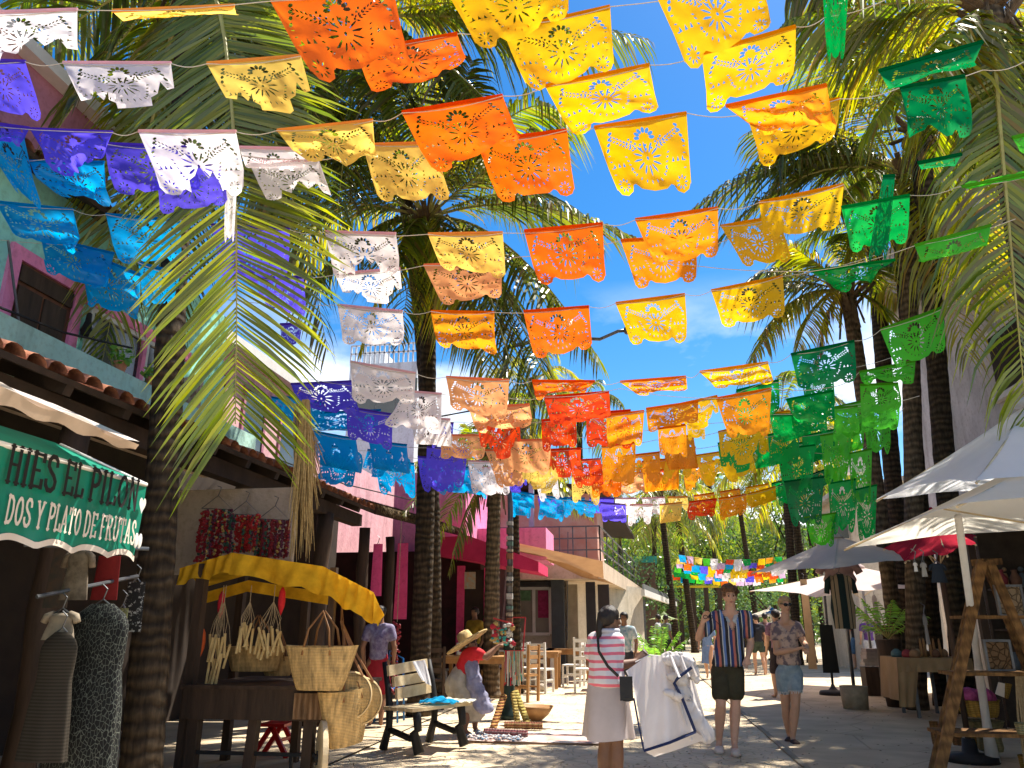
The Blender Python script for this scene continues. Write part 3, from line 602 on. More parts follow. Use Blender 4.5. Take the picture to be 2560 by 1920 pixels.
# dead hanging fronds and their dry strands
for (x0,y0,x1,y1,Y) in ((765,1000,750,1390,7.2),(745,1010,772,1250,7.4)):
    a = PY(x0,y0,Y); b = PY(x1,y1,Y); mb = MB()
    for i in range(70):
        s = Vector((rnd(-.08,.08), rnd(-.06,.06), 0)); e = b + s*1.6 + Vector((0,0,rnd(-.1,.5))); k = a+s*.4; m_ = (k+e)/2+Vector((rnd(-.04,.04),0,0)); mb.tube([k,m_,e], [.006,.007,.002], 4)
    t = mb.build('dry_frond', solid('straw %d' % x0, (.50,.36,.15), (.30,.20,.08), 30, .9), None)
    tag(t, 'dry straw coloured palm frond hanging down over the cart' if x0 == 765 else 'shorter frayed brown frond behind the straw coloured hanging one', 'palm frond')
# centre palm
top2 = PY(1068,560,11.6); base2 = Vector((PY(1050,1650,12.6).x, 12.6, .03))
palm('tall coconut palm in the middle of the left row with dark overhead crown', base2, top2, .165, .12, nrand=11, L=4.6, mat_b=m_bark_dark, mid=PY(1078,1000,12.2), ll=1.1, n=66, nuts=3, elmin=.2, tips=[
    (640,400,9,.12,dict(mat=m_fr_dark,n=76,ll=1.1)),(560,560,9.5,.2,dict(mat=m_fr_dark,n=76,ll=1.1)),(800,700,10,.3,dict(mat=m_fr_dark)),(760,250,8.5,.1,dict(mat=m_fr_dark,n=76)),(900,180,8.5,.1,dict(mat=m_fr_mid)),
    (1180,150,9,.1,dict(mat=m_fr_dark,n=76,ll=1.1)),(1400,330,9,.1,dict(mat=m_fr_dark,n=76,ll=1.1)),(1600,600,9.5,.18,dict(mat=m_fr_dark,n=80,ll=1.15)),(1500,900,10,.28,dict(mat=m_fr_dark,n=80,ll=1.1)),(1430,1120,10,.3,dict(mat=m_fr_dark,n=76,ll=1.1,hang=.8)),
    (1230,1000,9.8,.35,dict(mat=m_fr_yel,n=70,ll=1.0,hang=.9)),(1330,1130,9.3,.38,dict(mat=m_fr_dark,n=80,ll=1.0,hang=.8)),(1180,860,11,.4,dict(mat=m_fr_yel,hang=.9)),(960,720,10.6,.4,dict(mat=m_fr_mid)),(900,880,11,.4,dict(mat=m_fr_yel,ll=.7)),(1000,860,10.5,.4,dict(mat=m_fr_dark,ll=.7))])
# second crown above, nearer
top2b = PY(905,60,9.6)
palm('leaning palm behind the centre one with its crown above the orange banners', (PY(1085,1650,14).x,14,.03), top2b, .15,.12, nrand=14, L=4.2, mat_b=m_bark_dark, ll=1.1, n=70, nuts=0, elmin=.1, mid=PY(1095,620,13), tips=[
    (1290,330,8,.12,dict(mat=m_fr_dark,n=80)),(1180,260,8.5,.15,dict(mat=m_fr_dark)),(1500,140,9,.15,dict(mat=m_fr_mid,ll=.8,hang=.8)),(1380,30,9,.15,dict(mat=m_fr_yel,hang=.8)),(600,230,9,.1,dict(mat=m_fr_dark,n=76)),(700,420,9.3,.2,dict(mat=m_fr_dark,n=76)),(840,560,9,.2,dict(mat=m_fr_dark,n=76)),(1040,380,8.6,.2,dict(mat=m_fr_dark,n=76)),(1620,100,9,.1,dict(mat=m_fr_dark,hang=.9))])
# small palm by the post
palm('short arching palm standing beside the decorated lamp post', (PY(1228,1700,16).x,16,.03), PY(1238,1190,15.6), .17,.13, nrand=6, L=2.0, ll=.5, n=40, nuts=0, elmin=.3, mat_b=m_bark, tips=[
    (1005,1290,13.5,.3,dict(mat=m_fr_dark)),(1075,1390,14,.35,dict(mat=m_fr_mid)),(980,1180,14,.25,dict(mat=m_fr_yel)),(1120,1440,15,.4,dict(mat=m_fr_dark)),(1430,1230,14.5,.28,dict(mat=m_fr_dark)),(1480,1290,15.5,.25,dict(mat=m_fr_dark)),(1380,1130,15,.2,dict(mat=m_fr_mid)),(1160,1060,15,.15,dict(mat=m_fr_mid)),(1080,1140,16,.2,dict(mat=m_fr_yel))])
palm('thin palm trunk just right of the decorated lamp post', (PY(1292,1700,17).x,17,.03), PY(1284,1080,16.5), .12,.1, nrand=9, L=1.9, ll=.45, n=34, nuts=0, mat_b=m_bark_dark)
# right hand palms
palm('big palm at the right edge with its brown crown base in view', (4.15,7.6,.03), PY(2478,30,7.4), .13,.115, nrand=6, L=3.4, ll=.95, n=66, nuts=2, elmin=.5, mid=PY(2560,1000,7.5), tips=[
    (2190,300,6.8,.15,dict(mat=m_fr_mid)),(1960,60,7,.12,dict(mat=m_fr_mid)),(2080,190,8,.15,dict(mat=m_fr_yel)),(2250,110,9,.1,dict(mat=m_fr_yel,ll=.9)),(2330,420,8.5,.2,dict(mat=m_fr_mid,n=60)),(2330,260,7,.2,dict(mat=m_fr_yel)),
    (2570,1080,6.6,.05,dict(mat=m_fr_mid,n=84,ll=.85,side=(1,.1,0),hang=.6,spread=.6,ctrl=PY(2500,330,6.2))),(2470,760,9.2,.1,dict(mat=m_fr_yel,n=60,hang=.7)),(2600,420,7,.1,dict(mat=m_fr_mid)),(2700,250,8,.1,)])
palm('palm with the arching crown in the middle of the right hand group', (PY(2272,1640,14.8).x,14.8,.03), PY(2262,450,13.2), .16,.14, nrand=6, L=3.9, ll=1.15, n=66, nuts=3, elmin=.4, dY=2.4, mid=PY(2285,1000,14.2), tips=[
    (2100,-20,9.5,.03,dict(mat=m_fr_mid)),(1690,560,9.5,.32,dict(mat=m_fr_dark,n=80,ll=1.25,hang=.9)),(1800,600,10,.35,dict(mat=m_fr_dark,n=64)),(1870,330,9.5,.15,dict(mat=m_fr_dark)),(2000,90,9.8,.1,dict(mat=m_fr_mid)),(2330,60,10,.05,dict(mat=m_fr_yel)),(2480,280,9.8,.2,dict(mat=m_fr_mid)),
    (2500,650,9.5,.35,dict(mat=m_fr_yel,hang=.8)),(2420,900,9.6,.5,dict(mat=m_fr_yel,hang=.8)),(2060,560,10,.35,dict(mat=m_fr_mid)),(2140,640,10.4,.4,dict(mat=m_fr_yel)),(1960,420,9.6,.25,dict(mat=m_fr_dark))])
palm('slender leaning palm with yellow fronds right of the street lamp', (PY(2246,1640,16).x,16,.03), PY(2120,745,14.6), .14,.135, nrand=5, L=2.9, ll=.85, dY=2.1, n=52, nuts=0, elmin=.4, mat_b=m_bark, mid=PY(2185,1150,15.6), tips=[
    (1850,960,11.5,.38,dict(mat=m_fr_yel,n=64,ll=.8)),(1835,740,12,.25,dict(mat=m_fr_dark)),(1950,600,12,.15,dict(mat=m_fr_yel)),(2035,960,12.4,.5,dict(mat=m_fr_dead,ll=.4,hang=.9)),(1990,880,11.6,.4,dict(mat=m_fr_yel,ll=.7)),(2280,640,12,.2,dict(mat=m_fr_mid)),(2260,860,12,.4,dict(mat=m_fr_mid)),(1900,840,11.8,.35,dict(mat=m_fr_yel,ll=.7))])
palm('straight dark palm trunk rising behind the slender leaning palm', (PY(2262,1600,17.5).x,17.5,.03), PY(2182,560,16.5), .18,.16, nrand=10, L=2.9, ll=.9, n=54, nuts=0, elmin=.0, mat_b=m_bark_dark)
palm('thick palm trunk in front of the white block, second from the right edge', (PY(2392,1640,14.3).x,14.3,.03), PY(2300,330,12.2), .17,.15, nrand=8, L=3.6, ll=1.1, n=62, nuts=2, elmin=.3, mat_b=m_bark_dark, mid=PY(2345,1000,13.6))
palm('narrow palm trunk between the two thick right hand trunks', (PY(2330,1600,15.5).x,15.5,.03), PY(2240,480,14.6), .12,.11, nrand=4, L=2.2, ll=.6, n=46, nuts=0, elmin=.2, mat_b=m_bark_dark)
# far palms
FP = [(1695,1625,38,7.5,'far slim palm left of the walking man'),(1738,1628,42,8.5,'far slim palm behind the walking man'),(1640,1600,46,7.0,'far palm with a long hanging green frond'),(1985,1560,30,9.0,'far palm above the grey umbrella, left of a pair'),(2020,1560,32,8.0,'far palm above the grey umbrella, right of a pair'),
      (1900,1600,48,9,'far palm behind the string of small coloured banners'),(1560,1600,52,10,'far palm over the beige house roof'),(1800,1610,55,11,'tallest far palm at the end of the street'),(2100,1560,36,9.5,'far palm against the tan house'),(1460,1600,36,11,'far palm rising behind the beige house'),(1330,1560,34,12,'far palm behind the hot pink house roof'),(2060,1580,60,12,'farthest palm right of the street end')]
for i, (px,py,Y,h,lab) in enumerate(FP):
    b = PY(px,py,Y); p = palm(lab, (b.x,Y,.02), (b.x+rnd(-.6,.4),Y,h), .17,.13, nrand=15, L=3.6, ll=.9, n=30, nuts=0, elmin=-.75, mats=[m_fr_mid,m_fr_yel,m_fr_dark,m_fr_yel], wid=.035, mat_b=m_bark_dark, group='far palms at the end of the street')
# far broadleaf trees
m_fol = [leafmat('foliage %d' % i, c, .35, .05) for i, c in enumerate([[(.05,.10,.02),(.10,.17,.03),(.03,.07,.015)], [(.10,.14,.02),(.19,.22,.03),(.06,.10,.02)], [(.04,.08,.03),(.07,.13,.04),(.03,.05,.02)]])]
def broadleaf(label, x, Y, h, r, mat, n=2600, leaf=.22, group=None):
    t = thing('tree', label, 'tree', group=group); mb = MB(); c = Vector((x,Y,h*.62))
    mb.tube([Vector((x,Y,0)),Vector((x+.1,Y,h*.3)),Vector((x-.1,Y,h*.55))],[.22,.16,.1],8)
    for k in range(5):
        a = k*1.3; mb.tube([Vector((x,Y,h*.35)), c+Vector((math.cos(a)*r*.6, math.sin(a)*r*.6, rnd(-.1,.3)*h))],[.09,.03],6)
    mb.build('trunk', m_bark_dark, t); mb = MB()
    for k in range(9):
        a = k*2.4; rr_ = rnd(.2,.75)*r; leaf_cloud(mb, c+Vector((math.cos(a)*rr_, math.sin(a)*rr_, rnd(-.3,.33)*h)), (r*rnd(.35,.6),)*3, n//9, leaf)
    mb.build('crown', mat, t); return t
BT = [(1500,62,9,4,1),(1590,58,8,3.5,0),(1660,64,11,5,1),(1740,66,12,5,0),(1840,64,11,5,1),(1930,62,12,5,0),(2030,60,13,5,1),(2110,66,14,6,0),(1560,36,4.2,2.2,2),(1380,60,13,5,0),(1250,64,14,5,1),(1760,50,4.0,3,2),(1860,52,4.2,3,2),(1950,48,4.5,3,2),(1620,44,4.6,2.6,0)]
WB = ['leftmost leafy tree of the far green mass','small leafy tree under the far palms by the beige house','broad far tree above the teal kiosk','far leafy tree behind the walking man','far tree behind the small coloured banners','far tree above the grey umbrella tip','far tree left of the tan house','tall tree behind the tan house roof','bushy tree beside the dark shop awning','dark tree seen over the beige house','tree top behind the hot pink house','low bush under the yellow beam, left','low bush right of the walking man head','low bush behind the woman with sunglasses','bright shrub by the far pavement tables']
for (px,Y,h,r,m_), lab in zip(BT, WB):
    x = PY(px,1600,Y).x; broadleaf(lab, x, Y, h, r, m_fol[m_], 2700 if h > 6 else 1500, .3 if h > 6 else .16, 'leafy trees at the end of the street')
# bright fan plant by the beige house corner
p = PY(1645,1650,26); t = thing('palm_shrub', 'bright green fan palm shrub beside the beige house corner', 'shrub')
for i in range(16):
    a = i*2.4; e = rnd(.3,1.3); d = Vector((math.cos(a)*math.cos(e), math.sin(a)*math.cos(e), math.sin(e)))
    frond(t, Vector((p.x,26,.1)), Vector((p.x,26,.1))+d*1.25+Vector((0,0,.1)), .12, m_leaf_b, 16, .3, wid=.022)
p = PY(2215,1560,15.2); t = thing('potted_palm', 'small green potted palm leaning against the right hand trunks', 'plant')
for i in range(11):
    a = i*2.4; e = rnd(.2,1.2); d = Vector((math.cos(a)*math.cos(e), math.sin(a)*math.cos(e), math.sin(e)))
    frond(t, Vector((p.x,15.2,1.15)), Vector((p.x,15.2,1.15))+d*.8, .12, m_leaf_b, 14, .22, wid=.016)
MB().lathe((p.x,15.2,.034), [(.16,0),(.22,.5),(.2,.9),(.22,1.1)], 16).build('planter', m_wood_dark, t, smooth=True)

# far wood closing the view
mb = MB()
for i in range(26):
    x = lerp(-14, 24, i/25); leaf_cloud(mb, (x, 72+rnd(-2,2), rnd(3,5)), (3.2,2,5.5), 420, .5, shell=.3)
for i in range(14):
    x = lerp(-6, 12, i/13); leaf_cloud(mb, (x, 60+rnd(-2,2), 1.5), (1.8,1.2,2.0), 300, .3, shell=.2)
tag(mb.build('far_wood', m_fol[1]), 'green mass of far trees closing the end of the street', 'wood', kind='stuff')
# ================================================================ paper banners on strings
def ellp(cx, cy, a, b, ang, n=6):
    a *= 1.08; b *= 1.38
    c, s = math.cos(ang), math.sin(ang); return [(cx+a*math.cos(2*PI*i/n)*c-b*math.sin(2*PI*i/n)*s, cy+a*math.cos(2*PI*i/n)*s+b*math.sin(2*PI*i/n)*c) for i in range(n)]
def outline(k):
    pts = [(0,.75),(1,.75)]
    if k == 'far': return pts + [(1,.05),(.88,0),(.72,.07),(.5,.02),(.28,.07),(.12,0),(0,.05)]
    o = list(pts) + [(1,.3),(.995,.07)]
    for i in range(5): a = PI*i/4; o.append((.88+.11*math.cos(a), .085-.085*math.sin(a)))
    o.append((.745,.095))
    for i in range(5): a = PI*i/4; o.append((.5+.235*math.cos(a), .10-.06*math.sin(a)))
    o.append((.255,.095))
    for i in range(5): a = PI*i/4; o.append((.12+.11*math.cos(a), .085-.085*math.sin(a)))
    return o + [(.005,.07),(0,.3)]
def holes(k):
    H = []
    if k == 'far':
        for i in range(6): a = PI*2*i/6; H.append(ellp(.5+.1*math.cos(a), .33+.1*math.sin(a), .045,.014,a,4))
        for i in range(5): a = PI*(.1+.2*i); H.append(ellp(.5+.22*math.cos(a), .42+.2*math.sin(a), .03,.02,a,4))
        return H
    for i in range(12): a = 2*PI*i/12+.13; H.append(ellp(.5+.115*math.cos(a), .36+.115*math.sin(a), .052,.008,a,5))
    H.append(ellp(.5,.36,.014,.014,0,5))
    for i in range(7): a = PI*(-.02+.173*i); H.append(ellp(.5+.085*math.cos(a), .575+.075*math.sin(a), .032,.015,a,6))
    for r, n_, y in ((.145,9,.565),(.19,11,.555)):
        for i in range(n_):
            a = PI+PI*(.06+.88*i/(n_-1)) if r > .1 else 0; H.append(ellp(.5+r*1.25*math.cos(a), y+r*.62*math.sin(a)+.02, .014,.010,PI/4,4))
    for s in (-1,1):
        for i in range(8):
            t = i/7; x = .5+s*(.14+.22*t); y = .47+.13*t
            H.append(ellp(x, y+.028, .021,.006,s*1.0,4)); H.append(ellp(x+s*.012, y-.012, .021,.006,-s*.35,4))
        for i in range(4): H.append(ellp(.5+s*(.36+.025*i), .66-.055*i-.0, .026,.011,s*(-.5-.1*i),5))
        for i in range(3): x = .5+s*(.30+.058*i); H.append([(x-.016,.30),(x+.016,.30),(x,.345)])
        for i in range(9): a = 2*PI*i/9; H.append(ellp(.5+s*.38+.055*math.cos(a), .105+.055*math.sin(a), .021,.007,a,4))
        for i in range(5): H.append(ellp(.5+s*(.2+.012*i), .23+.042*i, .017,.006,s*.4,4))
    for i in range(9): a = PI*(1.12+.095*i); H.append(ellp(.5+.23*math.cos(a), .33+.2*math.sin(a), .02,.006,a,4))
    for i in range(4): H.append(ellp(.06,.2+.07*i+.03,.018,.005,0,4)); H.append(ellp(.94,.2+.07*i+.03,.018,.005,0,4))
    return H
def inpoly(p, poly):
    x, y = p; c = False; j = len(poly)-1
    for i in range(len(poly)):
        xi, yi = poly[i]; xj, yj = poly[j]
        if (yi > y) != (yj > y) and x < (xj-xi)*(y-yi)/(yj-yi)+xi: c = not c
        j = i
    return c
_T = {}
def template(kind, grid=13, tears=()):
    key = (kind, tuple(map(tuple, [t[0] for t in tears])))
    if key in _T: return _T[key]
    o = outline(kind); hs = [h for h in holes(kind)]
    vs = []; es = []
    for poly in [o]+hs+[list(t) for t in tears]:
        b = len(vs); vs += [Vector(p) for p in poly]; es += [(b+i, b+(i+1)%len(poly)) for i in range(len(poly))]
    for i in range(grid):
        for j in range(int(grid*.75)):
            p = ((i+.5)/grid, .75*(j+.5)/int(grid*.75))
            if inpoly(p, o): vs.append(Vector(p))
    r = geometry.delaunay_2d_cdt(vs, es, [], 0, 1e-5); V = [tuple(v) for v in r[0]]; keep = []
    cut = hs+[list(t) for t in tears]; bbs = [(min(p[0] for p in h), max(p[0] for p in h), min(p[1] for p in h), max(p[1] for p in h)) for h in cut]
    for f in r[2]:
        c = (sum(V[i][0] for i in f)/len(f), sum(V[i][1] for i in f)/len(f))
        if not inpoly(c, o): continue
        if any(b[0] <= c[0] <= b[1] and b[2] <= c[1] <= b[3] and inpoly(c, h) for h, b in zip(cut, bbs)): continue
        keep.append(list(f))
    used = sorted({i for f in keep for i in f}); mp_ = {k: n for n, k in enumerate(used)}
    res = ([V[i] for i in used], [[mp_[i] for i in f] for f in keep]); _T[key] = res; return res
TEARS = [[[(-.1,-.1),(.32,-.1),(.36,.12),(.3,.2),(.33,.3),(.24,.22),(.18,.34),(.12,.25),(-.1,.3)], [(.7,-.1),(1.1,-.1),(1.1,.4),(.93,.34),(.88,.45),(.82,.28),(.74,.22)]],
         [[(-.1,-.1),(1.1,-.1),(1.1,.12),(.9,.2),(.84,.34),(.7,.27),(.62,.4),(.5,.3),(.42,.2),(.3,.26),(.24,.1),(.1,.05),(-.1,.1)]],
         [[(.3,-.1),(.72,-.1),(.7,.15),(.64,.3),(.58,.22),(.5,.36),(.42,.25),(.34,.2)]]]
PC = dict(W=(.95,.89,.90), L=(1.0,.70,.13), S=(1.0,.47,.19), O=(1.0,.19,.004), R=(.92,.07,.006), A=(1.0,.36,.006), Y=(1.0,.60,.002), U=(.13,.09,.88), B=(.0,.42,.92), G=(.0,.46,.07), D=(.0,.24,.06), M=(.10,.68,.03), P=(.75,.5,.75))
PN = dict(W='white', L='pale yellow', S='peach', O='orange', R='red orange', A='amber', Y='yellow', U='violet', B='blue', G='green', D='dark green', M='lime green', P='lilac')
PM = {k: cloth('paper '+PN[k], c, tuple(v*.92 for v in c), .66, 3, gloss=.025) for k, c in PC.items()}
HM = {k: cloth('hem '+PN[k], tuple(v*f for v, f in zip(c, (.85,.55,.6))), None, .35, 3) for k, c in PC.items()}
ROWS = {}
def banner(row, c, tl, tr, br, bl, style='flat', far=False, rowname=None):
    """tl.. are world points; the sheet is a real cut sheet hanging from the string"""
    kind = 'far' if far else 'near'; tears = ()
    if style in ('torn','torn2','torn3'): tears = TEARS[{'torn':0,'torn2':1,'torn3':2}[style]]
    V, Fc = template(kind, 5 if far else 17, tears)
    tl, tr, br, bl = map(Vector, (tl, tr, br, bl)); w = (tr-tl).length; h = ((bl-tl).length+(br-tr).length)/2
    n = (tr-tl).cross(bl-tl).normalized(); ph = [rnd(0,6.3) for _ in range(6)]
    amp = {'flat':.045,'torn':.05,'torn2':.05,'torn3':.05,'wavy':.06,'crumple':.09,'curl':.04,'twist':.07}[style]*w
    mb = MB(); vs = []
    dn = (bl-tl+br-tr).normalized(); ax = (tr-tl).normalized()
    for x, y in V:
        v = 1-y/.75; u = x
        if style == 'curl':       # lower part blown up and folded over the string
            k = v; vv = math.sin(min(k,1)*PI*.9)*.8; off = n*(k*.55*h) ; p = lerp(lerp(tl,tr,u), lerp(bl,br,u), vv) + off
        else: p = lerp(lerp(tl,tr,u), lerp(bl,br,u), v)
        e = v**.7
        d = math.sin(ph[0]+u*rr6[0]+v*2.2)*.6 + math.sin(ph[1]+u*9+v*3)*.25 + math.sin(ph[2]-u*5+v*7)*.25
        d += .55*noise.noise(Vector((u*4.5+ph[1], v*5+ph[2], 1))) + .42*noise.noise(Vector((u*12+ph[3], v*10+ph[0], 2)))
        if style == 'wavy': d += .8*math.sin(ph[3]+v*15+u*3)
        if style in ('crumple','twist'): d += 1.0*noise.noise(Vector((u*3.2+ph[4], v*3.2+ph[5], 0)))*1.6 + .5*math.sin(ph[3]+u*11+v*4)
        p = p + n*(d*amp*e)
        if style in ('crumple',): p = p + dn*(noise.noise(Vector((u*2.5+ph[1],v*2.5,3)))*.16*h*e) + ax*(noise.noise(Vector((u*2+ph[2],v*2.4,7)))*.12*w*e)
        if style in ('flat','wavy','torn','torn2','torn3'): p = p + dn*(math.sin(ph[4]+u*5)*.02*h*e) + ax*(math.sin(ph[5]+v*3.5)*.018*w*e)
        vs.append(p)
    mb.add(vs, Fc); o = mb.local(tl).build('paper_banner', PM[c], smooth=True, loc=tl)
    if not far:
        m2 = MB(); m2.bar(Vector((0,0,.004)), (tr-tl)+Vector((0,0,.004)), .012, .022); m2.build('hem', HM[c], o)
    st = {'flat':'','wavy':'rippling ','torn':'torn ','torn2':'ragged ','torn3':'torn ','crumple':'crumpled ','curl':'folded up ','twist':'twisted '}[style]
    ROWS.setdefault(row, []).append((o, st+PN[c]))
    return o
rr6 = [6.0]
STR = {}
def string_line(row, label, pts):
    STR[row] = label
    mb = MB(); pts = [Vector(p) for p in pts]; out = []
    for a, b in zip(pts, pts[1:]):
        for i in range(5): k = i/5; out.append(lerp(a,b,k) - Vector((0,0,.03*math.sin(PI*k))))
    out.append(pts[-1]); o = mb.tube([p-out[0] for p in out], .0032, 5).build('string', m_string, loc=out[0])
    tag(o, label+' with coloured cut paper banners', 'string', 'strings carrying the paper banners')
def ln(row, label, Y, *pts):
    string_line(row, label, [q(g,x,y,Y+dy) for g,x,y,dy in pts])
ln(1, 'thin pale string at the very top of the view', 3.5, ('A',-400,90,0),('A',475,62,0),('A',1650,8,0),('S',1110,-50,0),('S',1640,-70,0))
ln(2, 'second thin string down', 4.0, ('A',-400,365,0),('A',155,380,0),('A',385,387,0),('A',1050,390,0),('A',1270,392,0),('A',1850,345,0),('S',1150,84,0),('B',1000,160,0),('B',1670,40,0),('S',1900,-50,0),('S',2250,-160,0))
ln(3, 'third thin string down', 4.3, ('A',-400,730,0),('A',690,815,0),('A',850,808,0),('A',1450,810,0),('A',1700,803,0),('B',205,742,0),('B',380,695,0),('B',1000,590,0),('B',1260,530,0),('B',1900,400,0),('C',230,330,0),('C',810,165,0),('C',990,105,0),('C',1400,-20,0))
ln(4, 'fourth thin string down', 4.6, ('A',-400,810,0),('A',180,990,0),('A',640,885,0),('A',1180,905,0),('A',1960,985,0),('B',140,890,0),('B',840,870,0),('B',1395,800,0),('B',1560,785,0),('B',2130,695,0),('C',510,700,0),('C',1080,608,0),('C',1450,540,0),('C',1960,430,0),('C',2212,380,0))
ln(5, 'fifth thin string down', 5.4, ('A',-400,1200,0),('A',450,1288,0),('A',650,1318,0),('A',1110,1357,0),('A',1780,1412,0),('S',812,580,0),('B',540,1440,0),('B',1000,1432,0),('B',1615,1378,0),('B',1815,1350,0),('C',330,1280,0),('C',585,1245,0),('C',1105,1135,0),('C',1200,1255,.3),('C',1510,1200,.3),('C',1800,1150,.2),('C',2400,1040,.2))
ln(6, 'sixth thin string down', 5.8, ('D',-400,-60,0),('D',490,35,0),('D',850,140,0),('D',1110,205,0),('D',1530,236,0),('D',2100,210,0),('S',1060,664,0),('B',1090,1580,0),('S',1550,602,0),('C',350,1390,0),('C',700,1330,0),('G',0,10,0),('G',900,70,0),('C',1540,1510,0),('C',2160,1345,0))
ln(7, 'seventh thin string down', 6.6, ('E',-500,180,0),('E',530,230,0),('E',1130,290,0),('E',1390,290,0),('E',1970,300,0),('F',1000,245,0),('F',1250,215,0),('F',1890,132,0),('G',290,190,0),('G',730,100,0),('G',1300,-30,0))
ln(8, 'eighth thin string down', 7.0, ('E',650,750,0),('E',1250,862,0),('E',1530,895,0),('E',2110,925,0),('F',480,930,0),('F',1060,935,0),('F',1290,940,0),('F',1900,893,0),('G',220,688,0),('G',640,630,0),('G',780,580,0),('G',1170,498,0),('G',1330,430,0),('G',1850,235,0))
ln(9, 'ninth thin string down', 7.9, ('E',200,900,0),('E',1225,1020,0),('E',1490,1050,0),('F',250,1085,0),('F',590,1080,0),('F',1290,1000,0),('G',320,850,0),('G',660,790,0),('G',1040,780,0),('G',1200,690,0),('G',1545,620,0))
ln(10, 'tenth thin string down', 8.9, ('E',150,1390,0),('E',1440,1310,0),('E',1890,1430,0),('F',640,1470,0),('F',1900,1330,0),('G',650,950,0),('G',1190,900,0),('G',1570,835,0))
